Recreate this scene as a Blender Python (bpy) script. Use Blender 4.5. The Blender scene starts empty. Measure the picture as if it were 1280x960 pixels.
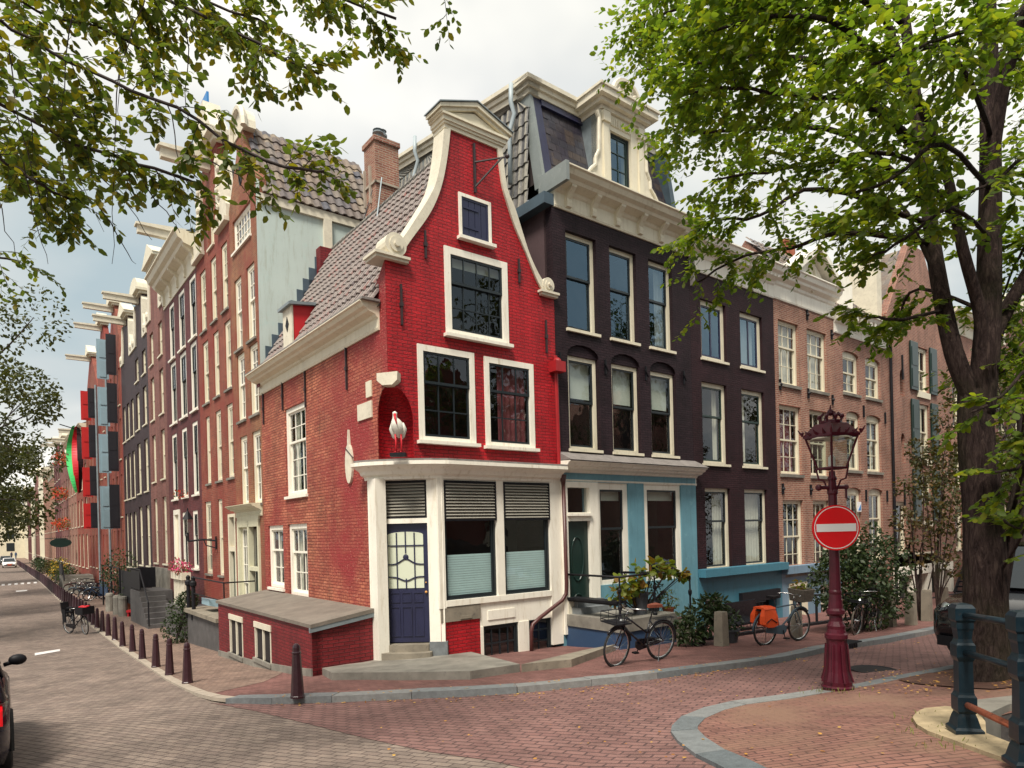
import bpy, bmesh, math, random
from mathutils import Vector, Matrix
from mathutils.geometry import tessellate_polygon
R=random.Random(7); PI=math.pi; rad=math.radians
scene=bpy.context.scene; COL=scene.collection
# ------------------------------------------------------------------ camera and surveying helpers
F=832.4; CY=662.7; RO=0.02566; EYE=4.0
cR,sR=math.cos(RO),math.sin(RO)
def ray(px,py):
    A=(px-640)/F; B_=(CY-py)/F
    return (cR*A+sR*B_, 1.0, -sR*A+cR*B_)
A1=rad(37.9); C=(-2.31,12.8)
e1=(math.cos(A1),math.sin(A1)); e2=(-e1[1],e1[0]); n1=(e1[1],-e1[0]); n2=(-e1[0],-e1[1])
class Fr:                       # a facade frame: s along the wall, d outwards, z up
    def __init__(s,o,e,n): s.o=o; s.e=e; s.n=n
    def __call__(s,a,d,z): return (s.o[0]+s.e[0]*a+s.n[0]*d, s.o[1]+s.e[1]*a+s.n[1]*d, z)
    def at(s,px,py,d=0.0):
        r=ray(px,py); ox=s.o[0]+s.n[0]*d; oy=s.o[1]+s.n[1]*d
        t=(ox*s.n[0]+oy*s.n[1])/(r[0]*s.n[0]+r[1]*s.n[1])
        x,y,z=r[0]*t,r[1]*t,EYE+r[2]*t
        return ((x-s.o[0])*s.e[0]+(y-s.o[1])*s.e[1], z)
FR=Fr(C,e1,n1); SD=Fr(C,e2,n2)
GZ=[(-40,2.9),(-8,2.75),(0,2.35),(2.4,2.15),(4.4,1.85),(7,1.65),(11,1.38),(16,.95),(25,.5),(40,.3),(100,.2),(400,.15)]
def G(x,y):
    u=x*e2[0]+y*e2[1]; sv=(x-C[0])*e1[0]+(y-C[1])*e1[1]
    z=GZ[-1][1]
    if u<=GZ[0][0]: z=GZ[0][1]
    else:
        for (a,b),(c2,d) in zip(GZ,GZ[1:]):
            if u<=c2: z=b+(d-b)*(u-a)/(c2-a); break
    f=min(max((14-u)/3,0),1)
    return z-.035*min(max(sv,0),22)*f
def POFF(x,y):
    u=x*e2[0]+y*e2[1]
    return .03+.07*min(max((13.5-u)/3,0),1)
def gp(px,py,pav=False,off=0.0):
    r=ray(px,py); lo,hi=1.0,500.0
    for i in range(50):
        m=(lo+hi)/2; x,y=r[0]*m,m
        if EYE+r[2]*m>G(x,y)+(POFF(x,y) if pav else 0)+off: lo=m
        else: hi=m
    return (r[0]*lo,lo,EYE+r[2]*lo)
def pv(x,y): return G(x,y)+POFF(x,y)
def at_depth(px,py,Y): r=ray(px,py); return Vector((r[0]*Y,Y,EYE+r[2]*Y))
# ------------------------------------------------------------------ materials
MATS={}
def nmat(name):
    m=bpy.data.materials.new(name); m.use_nodes=True; nt=m.node_tree
    b=nt.nodes['Principled BSDF']; MATS[name]=m
    return m,nt,b
def N(nt,t,**k):
    n=nt.nodes.new(t)
    for a,v in k.items():
        setattr(n,a,v)
    return n
def L(nt,a,b): nt.links.new(a,b)
def ramp(nt,fac,stops):
    r=N(nt,'ShaderNodeValToRGB'); e=r.color_ramp.elements
    while len(e)<len(stops): e.new(.5)
    for i,(p,c) in enumerate(stops): e[i].position=p; e[i].color=(c[0],c[1],c[2],1)
    L(nt,fac,r.inputs[0]); return r.outputs[0]
def mixc(nt,fac,a,b,bt='MIX'):
    m=N(nt,'ShaderNodeMix'); m.data_type='RGBA'; m.blend_type=bt
    for sock,v in ((0,fac),(6,a),(7,b)):
        if hasattr(v,'is_output'): L(nt,v,m.inputs[sock])
        elif sock==0: m.inputs[0].default_value=v
        else: m.inputs[sock].default_value=(v[0],v[1],v[2],1)
    return m.outputs[2]
def noise(nt,sc,det=4,vec=None,rough=.6):
    n=N(nt,'ShaderNodeTexNoise'); n.inputs['Scale'].default_value=sc; n.inputs['Detail'].default_value=det; n.inputs['Roughness'].default_value=rough
    if vec is None:
        g=N(nt,'ShaderNodeNewGeometry'); vec=g.outputs['Position']
    L(nt,vec,n.inputs['Vector']); return n.outputs['Fac']
def bump(nt,b,h,dist=.01,st=.6):
    n=N(nt,'ShaderNodeBump'); n.inputs['Distance'].default_value=dist; n.inputs['Strength'].default_value=st
    L(nt,h,n.inputs['Height']); L(nt,n.outputs[0],b.inputs['Normal'])
def sc3(c,k): return tuple(min(1,x*k) for x in c)
def plain(name,c,rough=.5,var=.18,scale=3.0,metal=0,bmp=0,spec=.5,dirt=None):
    m,nt,b=nmat(name)
    f=noise(nt,scale,5)
    col=ramp(nt,f,[(.3,sc3(c,1-var)),(.7,sc3(c,1+var*.6))])
    if dirt:
        f2=noise(nt,scale*3.7,6,rough=.75); k=ramp(nt,f2,[(.56,(0,0,0)),(.72,(1,1,1))]); col=mixc(nt,k,col,dirt)
    L(nt,col,b.inputs['Base Color']); b.inputs['Roughness'].default_value=rough; b.inputs['Metallic'].default_value=metal
    b.inputs['Specular IOR Level'].default_value=spec
    if name in ('white','cream','door_cream','blue_paint','teal_paint','pale_blue','teal_wall','plaster_plum','navy'):   # weathered paint: run marks and grime
        gg=N(nt,'ShaderNodeNewGeometry'); mp=N(nt,'ShaderNodeMapping'); mp.inputs['Scale'].default_value=(7,7,.8); L(nt,gg.outputs['Position'],mp.inputs[0])
        k=ramp(nt,noise(nt,1.4,6,vec=mp.outputs[0],rough=.7),[(.30,(.80,.76,.70)),(.46,(1,1,1)),(.7,(1.03,1.03,1.03))]); col=mixc(nt,1.0,col,k,'MULTIPLY')
        k=ramp(nt,noise(nt,22,6,rough=.8),[(.30,(.72,.67,.60)),(.40,(1,1,1))]); col=mixc(nt,1.0,col,k,'MULTIPLY'); L(nt,col,b.inputs['Base Color']); bump(nt,b,noise(nt,18,5),.004)
        return m
    if bmp: bump(nt,b,noise(nt,scale*12,4),bmp)
    return m
def uvnode(nt,rot=0,sc=1):
    u=N(nt,'ShaderNodeUVMap'); mp=N(nt,'ShaderNodeMapping'); mp.inputs['Rotation'].default_value=(0,0,rot); mp.inputs['Scale'].default_value=(sc,sc,sc)
    L(nt,u.outputs[0],mp.inputs[0]); return mp.outputs[0]
def wob(nt,vec,amt,scale):
    n=N(nt,'ShaderNodeTexNoise'); n.inputs['Scale'].default_value=scale; L(nt,vec,n.inputs['Vector'])
    s=N(nt,'ShaderNodeVectorMath',operation='SUBTRACT'); s.inputs[1].default_value=(.5,.5,.5); L(nt,n.outputs['Color'],s.inputs[0])
    k=N(nt,'ShaderNodeVectorMath',operation='SCALE'); k.inputs['Scale'].default_value=amt; L(nt,s.outputs[0],k.inputs[0])
    a=N(nt,'ShaderNodeVectorMath',operation='ADD'); L(nt,vec,a.inputs[0]); L(nt,k.outputs[0],a.inputs[1]); return a.outputs[0]
def brick(name,c1,c2,mort,bw=.21,rh=.062,ms=.007,rough=.75,var=.25,bmp=.012,rot=0,weather=None,wsc=.6,wob_=.012,spec=.35,fleck=None,off=.5,bst=.8):
    m,nt,b=nmat(name); v=wob(nt,uvnode(nt,rot),wob_,3.0)
    t=N(nt,'ShaderNodeTexBrick'); L(nt,v,t.inputs['Vector']); t.offset=off
    t.inputs['Color1'].default_value=(*c1,1); t.inputs['Color2'].default_value=(*c2,1); t.inputs['Mortar'].default_value=(*mort,1)
    t.inputs['Scale'].default_value=1; t.inputs['Brick Width'].default_value=bw; t.inputs['Row Height'].default_value=rh
    t.inputs['Mortar Size'].default_value=ms; t.inputs['Mortar Smooth'].default_value=.3; t.inputs['Bias'].default_value=-.1
    col=t.outputs['Color']
    f=noise(nt,1.3,6); k=ramp(nt,f,[(.3,(1-var,)*3),(.7,(1+var*.5,)*3)]); col=mixc(nt,1.0,col,k,'MULTIPLY')
    # rain streaks and faded patches of the surface itself
    gg=N(nt,'ShaderNodeNewGeometry'); mp=N(nt,'ShaderNodeMapping'); mp.inputs['Scale'].default_value=(2.6,2.6,.35); L(nt,gg.outputs['Position'],mp.inputs[0])
    col=mixc(nt,1.0,col,ramp(nt,noise(nt,1.3,5,vec=mp.outputs[0],rough=.65),[(.32,(.74,.74,.74)),(.5,(1,1,1)),(.7,(1.13,1.10,1.08))]),'MULTIPLY')
    if weather:
        f=noise(nt,wsc,4,rough=.7); k=ramp(nt,f,[(.42,(0,0,0)),(.62,(1,1,1))]); col=mixc(nt,k,col,weather)
    if fleck:
        f=noise(nt,26,3,rough=.8); k=ramp(nt,f,[(.60,(0,0,0)),(.70,(1,1,1))]); col=mixc(nt,k,col,fleck)
    L(nt,col,b.inputs['Base Color']); b.inputs['Roughness'].default_value=rough; b.inputs['Specular IOR Level'].default_value=spec
    inv=N(nt,'ShaderNodeMath',operation='MULTIPLY_ADD'); L(nt,t.outputs['Fac'],inv.inputs[0]); inv.inputs[1].default_value=-1
    L(nt,noise(nt,30,4),inv.inputs[2]); bump(nt,b,inv.outputs[0],bmp,bst)
    return m
def tile_mat(name,cols,tw=.24,th=.30,rough=.6,streak=None,spec=.4,crest=None):
    m,nt,b=nmat(name); u=N(nt,'ShaderNodeUVMap'); sp=N(nt,'ShaderNodeSeparateXYZ'); L(nt,u.outputs[0],sp.inputs[0])
    cx=N(nt,'ShaderNodeCombineXYZ')
    for i,w in ((0,tw),(1,th)):
        d=N(nt,'ShaderNodeMath',operation='DIVIDE'); L(nt,sp.outputs[i],d.inputs[0]); d.inputs[1].default_value=w
        fl=N(nt,'ShaderNodeMath',operation='FLOOR'); L(nt,d.outputs[0],fl.inputs[0]); L(nt,fl.outputs[0],cx.inputs[i])
    wn=N(nt,'ShaderNodeTexWhiteNoise'); L(nt,cx.outputs[0],wn.inputs['Vector'])
    n=len(cols); col=ramp(nt,wn.outputs['Value'],[(i/(n),c) for i,c in enumerate(cols)])
    f=noise(nt,9,5,rough=.75); k=ramp(nt,f,[(.3,(.62,)*3),(.7,(1.2,)*3)]); col=mixc(nt,1.0,col,k,'MULTIPLY')
    if crest:      # pale lichen tone on each crest, painting in light against the shadowed troughs
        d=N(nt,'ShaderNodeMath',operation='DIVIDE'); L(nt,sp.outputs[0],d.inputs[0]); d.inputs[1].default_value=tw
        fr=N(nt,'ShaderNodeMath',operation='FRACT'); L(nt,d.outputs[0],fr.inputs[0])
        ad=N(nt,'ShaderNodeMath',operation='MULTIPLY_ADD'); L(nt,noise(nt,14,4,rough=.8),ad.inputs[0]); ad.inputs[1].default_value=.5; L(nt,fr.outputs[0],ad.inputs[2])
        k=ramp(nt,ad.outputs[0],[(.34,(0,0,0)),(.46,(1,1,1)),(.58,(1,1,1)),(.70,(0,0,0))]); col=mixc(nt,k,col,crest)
    if streak:
        f=noise(nt,6,5,rough=.8); k=ramp(nt,f,[(.47,(0,0,0)),(.6,(1,1,1))]); col=mixc(nt,k,col,streak)
    L(nt,col,b.inputs['Base Color']); b.inputs['Roughness'].default_value=rough; b.inputs['Specular IOR Level'].default_value=spec
    bump(nt,b,noise(nt,40,4),.006); return m
def glass_mat(name,tint=(.82,.86,.85),refl=1.0,base=.03,gcol=(.92,.95,1)):
    m,nt,b=nmat(name); nt.nodes.remove(b); out=nt.nodes['Material Output']
    tr=N(nt,'ShaderNodeBsdfTransparent'); tr.inputs[0].default_value=(*tint,1)
    gl=N(nt,'ShaderNodeBsdfGlossy'); gl.inputs['Roughness'].default_value=.015; gl.inputs[0].default_value=(*gcol,1)
    g0=N(nt,'ShaderNodeNewGeometry'); io=N(nt,'ShaderNodeMath',operation='MULTIPLY_ADD'); L(nt,g0.outputs['Backfacing'],io.inputs[0]); io.inputs[1].default_value=.6579-1.52; io.inputs[2].default_value=1.52
    fr=N(nt,'ShaderNodeFresnel'); L(nt,io.outputs[0],fr.inputs[0])
    w=N(nt,'ShaderNodeTexNoise'); w.inputs['Scale'].default_value=1.6; g=N(nt,'ShaderNodeNewGeometry'); L(nt,g.outputs['Position'],w.inputs['Vector'])
    bp=N(nt,'ShaderNodeBump'); bp.inputs['Distance'].default_value=.02; bp.inputs['Strength'].default_value=.35; L(nt,w.outputs['Fac'],bp.inputs['Height']); L(nt,bp.outputs[0],gl.inputs['Normal'])
    ma=N(nt,'ShaderNodeMath',operation='MULTIPLY_ADD'); L(nt,fr.outputs[0],ma.inputs[0]); ma.inputs[1].default_value=refl; ma.inputs[2].default_value=base; ma.use_clamp=True
    mx=N(nt,'ShaderNodeMixShader'); L(nt,ma.outputs[0],mx.inputs[0]); L(nt,tr.outputs[0],mx.inputs[1]); L(nt,gl.outputs[0],mx.inputs[2]); L(nt,mx.outputs[0],out.inputs[0])
    return m
def leaf_mat(name,cols,trans=.45,rough=.5):
    m,nt,b=nmat(name); nt.nodes.remove(b); out=nt.nodes['Material Output']
    g=N(nt,'ShaderNodeNewGeometry'); n=len(cols)
    col=ramp(nt,g.outputs['Random Per Island'],[(i/n,c) for i,c in enumerate(cols)])
    d=N(nt,'ShaderNodeBsdfPrincipled'); d.inputs['Roughness'].default_value=rough; d.inputs['Specular IOR Level'].default_value=.35; L(nt,col,d.inputs['Base Color'])
    t=N(nt,'ShaderNodeBsdfTranslucent'); c2=mixc(nt,1.0,col,(1.5,1.6,.7),'MULTIPLY'); L(nt,c2,t.inputs[0])
    mx=N(nt,'ShaderNodeMixShader'); mx.inputs[0].default_value=trans; L(nt,d.outputs[0],mx.inputs[1]); L(nt,t.outputs[0],mx.inputs[2]); L(nt,mx.outputs[0],out.inputs[0]); return m
M=MATS
brick('red_paint',(.46,.010,.018),(.36,.008,.014),(.20,.006,.010),bw=.22,rh=.07,ms=.009,rough=.5,var=.22,bmp=.022,weather=None,spec=.35)
brick('side_brick',(.52,.185,.105),(.34,.085,.05),(.17,.032,.024),bw=.22,rh=.07,ms=.010,rough=.65,var=.35,bmp=.03,weather=(.30,.03,.032),wsc=.26,fleck=(.68,.36,.25),wob_=.02,bst=1.0)
brick('shed_brick',(.20,.015,.020),(.13,.009,.013),(.08,.008,.010),bw=.22,rh=.07,ms=.009,rough=.55,var=.2)
brick('black_brick',(.030,.016,.021),(.020,.011,.015),(.010,.005,.008),rough=.6,var=.3,bmp=.014,spec=.18)
brick('purple_brick',(.036,.014,.018),(.025,.010,.013),(.013,.005,.008),rough=.6,var=.3,bmp=.014,spec=.18)
brick('pink_brick',(.35,.145,.098),(.225,.073,.052),(.40,.30,.23),ms=.012,rough=.8,fleck=(.42,.2,.14))
brick('brown_brick',(.32,.125,.088),(.21,.068,.052),(.36,.27,.21),ms=.012,rough=.8)
brick('orange_brick',(.29,.075,.045),(.18,.04,.028),(.26,.13,.09),ms=.01,rough=.75,weather=(.22,.04,.03),wsc=.5)
brick('ochre_brick',(.30,.12,.058),(.20,.07,.038),(.28,.18,.11),ms=.01,rough=.75,weather=(.23,.06,.04),wsc=.5)
brick('wine_brick',(.13,.028,.03),(.085,.018,.024),(.12,.06,.06),rough=.7)
brick('mauve_brick',(.22,.09,.075),(.17,.06,.055),(.24,.16,.14),rough=.8)
brick('dark_brick',(.04,.02,.026),(.03,.014,.02),(.05,.03,.03),rough=.6)
brick('chimney_brick',(.33,.15,.10),(.22,.06,.045),(.36,.28,.22),rough=.85,ms=.012,fleck=(.45,.35,.25))
brick('road_red',(.235,.13,.115),(.185,.097,.088),(.092,.054,.052),bw=.22,rh=.11,ms=.012,rough=.75,var=.22,rot=rad(30),bmp=.01,fleck=(.29,.15,.125),wob_=.03)
brick('island_red',(.265,.135,.105),(.20,.095,.076),(.085,.045,.04),bw=.22,rh=.075,ms=.008,rough=.75,var=.25,rot=rad(-4),bmp=.008,weather=(.23,.135,.095),wsc=.8,wob_=.06)
brick('pave_red',(.215,.105,.09),(.16,.073,.065),(.07,.036,.035),bw=.21,rh=.07,ms=.005,rough=.75,rot=rad(38),bmp=.007,wob_=.03)
brick('pave_beige',(.26,.18,.14),(.185,.125,.10),(.09,.06,.05),bw=.20,rh=.07,ms=.006,rough=.8,rot=rad(38),bmp=.008,wob_=.03)
brick('road_beige',(.245,.193,.16),(.18,.138,.118),(.09,.068,.06),bw=.22,rh=.105,ms=.009,rough=.75,rot=rad(30),bmp=.008,var=.3,wob_=.03)
def kerbm():
    m,nt,b=nmat('kerb_stone'); g=N(nt,'ShaderNodeNewGeometry'); c=ramp(nt,g.outputs['Random Per Island'],[(0,(.12,.14,.15)),(.35,(.19,.205,.21)),(.7,(.155,.17,.18)),(.9,(.23,.235,.23))])
    c=mixc(nt,1.0,c,ramp(nt,noise(nt,9,6,rough=.75),[(.3,(.7,)*3),(.7,(1.15,)*3)]),'MULTIPLY'); L(nt,c,b.inputs['Base Color']); b.inputs['Roughness'].default_value=.65; bump(nt,b,noise(nt,40,5),.005)
kerbm()
plain('kerb_pale',(.36,.31,.25),.7,.2,4,bmp=.004)
plain('stone',(.22,.205,.175),.75,.4,2.2,bmp=.005,dirt=(.12,.11,.10))
plain('dark_stone',(.085,.08,.08),.75,.3,3,bmp=.006,dirt=(.05,.05,.05))
plain('old_stone',(.23,.20,.155),.8,.3,2.5,bmp=.006,dirt=(.10,.09,.08))
plain('quay_stone',(.10,.085,.08),.8,.35,3,bmp=.01,dirt=(.04,.035,.035))
plain('yellow_stone',(.42,.33,.20),.85,.35,5,bmp=.01,dirt=(.22,.18,.12))
plain('white',(.84,.80,.70),.45,.06,1.5,dirt=None)
plain('cream',(.70,.645,.50),.45,.08,1.5)
plain('cream_old',(.66,.61,.49),.6,.14,4,dirt=(.42,.38,.30),bmp=.003)
plain('door_cream',(.62,.60,.44),.5,.08,2)
plain('navy',(.018,.02,.055),.35,.12,3)
plain('sash_dark',(.012,.018,.022),.35,.1,3)
plain('green_dark',(.010,.028,.024),.3,.15,3)
plain('blue_paint',(.12,.275,.345),.6,.14,1.2,bmp=.003,dirt=(.17,.35,.41))
plain('teal_paint',(.05,.175,.245),.55,.12,1.0,bmp=.002)
plain('pale_blue',(.16,.25,.34),.6,.12,1.0,bmp=.002)
plain('deep_blue',(.022,.055,.12),.6,.12,1.2)
plain('teal_wall',(.47,.55,.52),.8,.10,.5,bmp=.003,dirt=(.42,.55,.52))
plain('plaster_plum',(.085,.05,.055),.85,.2,1.5,bmp=.003)
plain('slate_blue',(.06,.095,.125),.7,.25,3)
plain('lead',(.22,.26,.28),.5,.25,3,metal=.3)
plain('lead_old',(.20,.18,.17),.6,.3,5,dirt=(.3,.28,.25))
plain('grey_trim',(.20,.225,.22),.5,.15,2,dirt=(.28,.30,.28))
plain('iron',(.008,.008,.011),.55,.3,6,spec=.25)
plain('iron_dark',(.03,.018,.02),.5,.3,6)
plain('bollard_paint',(.035,.012,.018),.3,.25,7,dirt=(.06,.03,.03))
plain('lamp_paint',(.075,.007,.017),.34,.3,6,spec=.35,dirt=(.04,.006,.012))
plain('rail_paint',(.006,.018,.027),.35,.25,8,spec=.35,dirt=(.03,.03,.03))
plain('rust',(.30,.08,.035),.8,.4,9,dirt=(.03,.03,.035))
plain('brown_pipe',(.075,.022,.02),.4,.15,4)
plain('red_pipe',(.33,.014,.018),.4,.15,4)
plain('grey_pipe',(.36,.42,.45),.5,.12,4)
plain('sign_red',(.74,.006,.012),.25,.05,2); plain('sign_white',(.82,.80,.80),.25,.03,2)
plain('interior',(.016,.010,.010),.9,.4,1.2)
plain('curtain',(.62,.58,.48),.9,.08,5); plain('blind',(.66,.68,.60),.8,.06,5); plain('blind_blue',(.62,.80,.80),.7,.05,5)
plain('drape_red',(.22,.05,.06),.9,.1,5)
plain('louvre',(.36,.34,.29),.4,.1,5)
plain('milk_glass',(.62,.66,.52),.25,.05,3)
plain('tile_under',(.03,.02,.02),.9,.2,3)
plain('twig',(.030,.018,.016),.8,.3,9)
plain('soil',(.10,.045,.03),.95,.4,5,bmp=.02,dirt=(.25,.13,.07))
plain('black_paint',(.008,.008,.012),.25,.2,4); plain('rubber',(.012,.012,.013),.8,.2,8); plain('chrome',(.55,.55,.55),.25,.05,5,metal=1)
plain('car_blue',(.004,.005,.018),.12,.1,3,spec=.7); plain('car_black',(.006,.006,.008),.12,.1,3,spec=.7)
plain('leather',(.22,.06,.035),.5,.2,8); plain('orange_cloth',(.80,.085,.01),.6,.08,7); plain('wicker',(.12,.10,.08),.9,.3,30,bmp=.01)
plain('crimson',(.55,.01,.02),.5,.1,4); plain('pot_clay',(.32,.10,.05),.8,.15,5); plain('shed_roof',(.17,.145,.12),.8,.3,2.0,bmp=.004,dirt=(.11,.10,.085))
plain('pot_dark',(.05,.055,.065),.6,.15,4)
plain('shutter_blue',(.26,.38,.44),.5,.08,2); plain('shutter_black',(.010,.010,.016),.5,.1,2); plain('shutter_red',(.48,.015,.015),.5,.08,2)
plain('flag_green',(.05,.55,.14),.7,.05,2); plain('bird_white',(.72,.70,.62),.6,.1,14,bmp=.006); plain('tag_blue',(.03,.2,.5),.5,.1,2)
plain('water',(.02,.03,.025),.05,.2,1)
plain('red_soffit',(.5,.012,.018),.5,.1,2)
plain('skin',(.5,.3,.22),.6,.1,3); plain('cloth_dark',(.03,.03,.05),.9,.1,3); plain('moss',(.16,.17,.04),.95,.3,9)
plain('shelf_white',(.72,.72,.68),.5,.05,3); plain('lit',(.6,.3,.08),.5,.1,3); plain('awning',(.75,.22,.03),.7,.1,2)
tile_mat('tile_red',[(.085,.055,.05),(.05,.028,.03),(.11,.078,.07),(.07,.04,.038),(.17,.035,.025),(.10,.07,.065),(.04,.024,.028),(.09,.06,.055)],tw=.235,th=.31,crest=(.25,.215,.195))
tile_mat('tile_brown',[(.19,.145,.115),(.10,.09,.10),(.235,.18,.13),(.13,.108,.105),(.26,.21,.155),(.085,.085,.105),(.17,.13,.105)],tw=.26,th=.34)
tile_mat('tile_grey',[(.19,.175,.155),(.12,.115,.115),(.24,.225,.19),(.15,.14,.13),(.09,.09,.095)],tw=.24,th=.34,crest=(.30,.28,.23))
tile_mat('slate',[(.035,.03,.045),(.022,.02,.03),(.05,.042,.05),(.03,.03,.042),(.065,.05,.045)],tw=.3,th=.2,rough=.4)
glass_mat('glass'); glass_mat('glass_lamp',(.80,.84,.80),.8,.04)
glass_mat('glass_hi',(.62,.70,.76),1.7,.12,(.42,.62,.80))
leaf_mat('leaf_elm',[(.12,.175,.020),(.07,.12,.016),(.18,.225,.022),(.09,.145,.018),(.14,.19,.020),(.24,.25,.02),(.075,.12,.022)],.58)
leaf_mat('leaf_left',[(.075,.115,.022),(.11,.135,.02),(.06,.095,.025),(.15,.16,.018),(.085,.12,.022),(.05,.08,.025),(.20,.17,.018)],.5)
leaf_mat('leaf_far',[(.040,.052,.016),(.055,.062,.016),(.03,.042,.014),(.075,.08,.018)],.35)
leaf_mat('leaf_hedge',[(.025,.045,.016),(.018,.034,.013),(.04,.06,.02),(.03,.048,.014)],.2)
leaf_mat('leaf_vine',[(.13,.19,.02),(.09,.14,.02),(.20,.22,.02),(.07,.12,.02),(.30,.24,.02),(.20,.10,.02)],.45)
leaf_mat('leaf_autumn',[(.045,.05,.02),(.08,.055,.02),(.035,.045,.02),(.13,.075,.02),(.05,.055,.018)],.3)
leaf_mat('petal_pink',[(.6,.03,.16),(.7,.08,.25),(.10,.13,.03),(.4,.02,.1),(.12,.10,.03)],.2)
leaf_mat('petal_red',[(.6,.03,.01),(.45,.02,.02),(.7,.1,.02),(.08,.11,.02)],.2)
leaf_mat('petal_yellow',[(.6,.38,.02),(.5,.3,.02),(.08,.12,.02),(.06,.1,.02)],.2)
leaf_mat('leaf_fallen',[(.50,.26,.04),(.42,.20,.05),(.60,.38,.08),(.3,.13,.04)],.1)
def bark_mat():
    m,nt,b=nmat('bark'); g=N(nt,'ShaderNodeNewGeometry'); mp=N(nt,'ShaderNodeMapping'); mp.inputs['Scale'].default_value=(15,15,3.4); L(nt,g.outputs['Position'],mp.inputs[0])
    f=noise(nt,1.5,8,vec=wob(nt,mp.outputs[0],2.2,.8),rough=.75); f2=noise(nt,1.2,4)
    c=ramp(nt,f,[(.36,(.014,.009,.009)),(.5,(.045,.029,.027)),(.66,(.095,.066,.057))]); c=mixc(nt,ramp(nt,f2,[(.5,(0,0,0)),(.75,(.6,.6,.6))]),c,(.045,.05,.022)); L(nt,c,b.inputs['Base Color']); b.inputs['Roughness'].default_value=.95; b.inputs['Specular IOR Level'].default_value=.15
    bump(nt,b,f,.06,1.0)
bark_mat()
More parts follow.
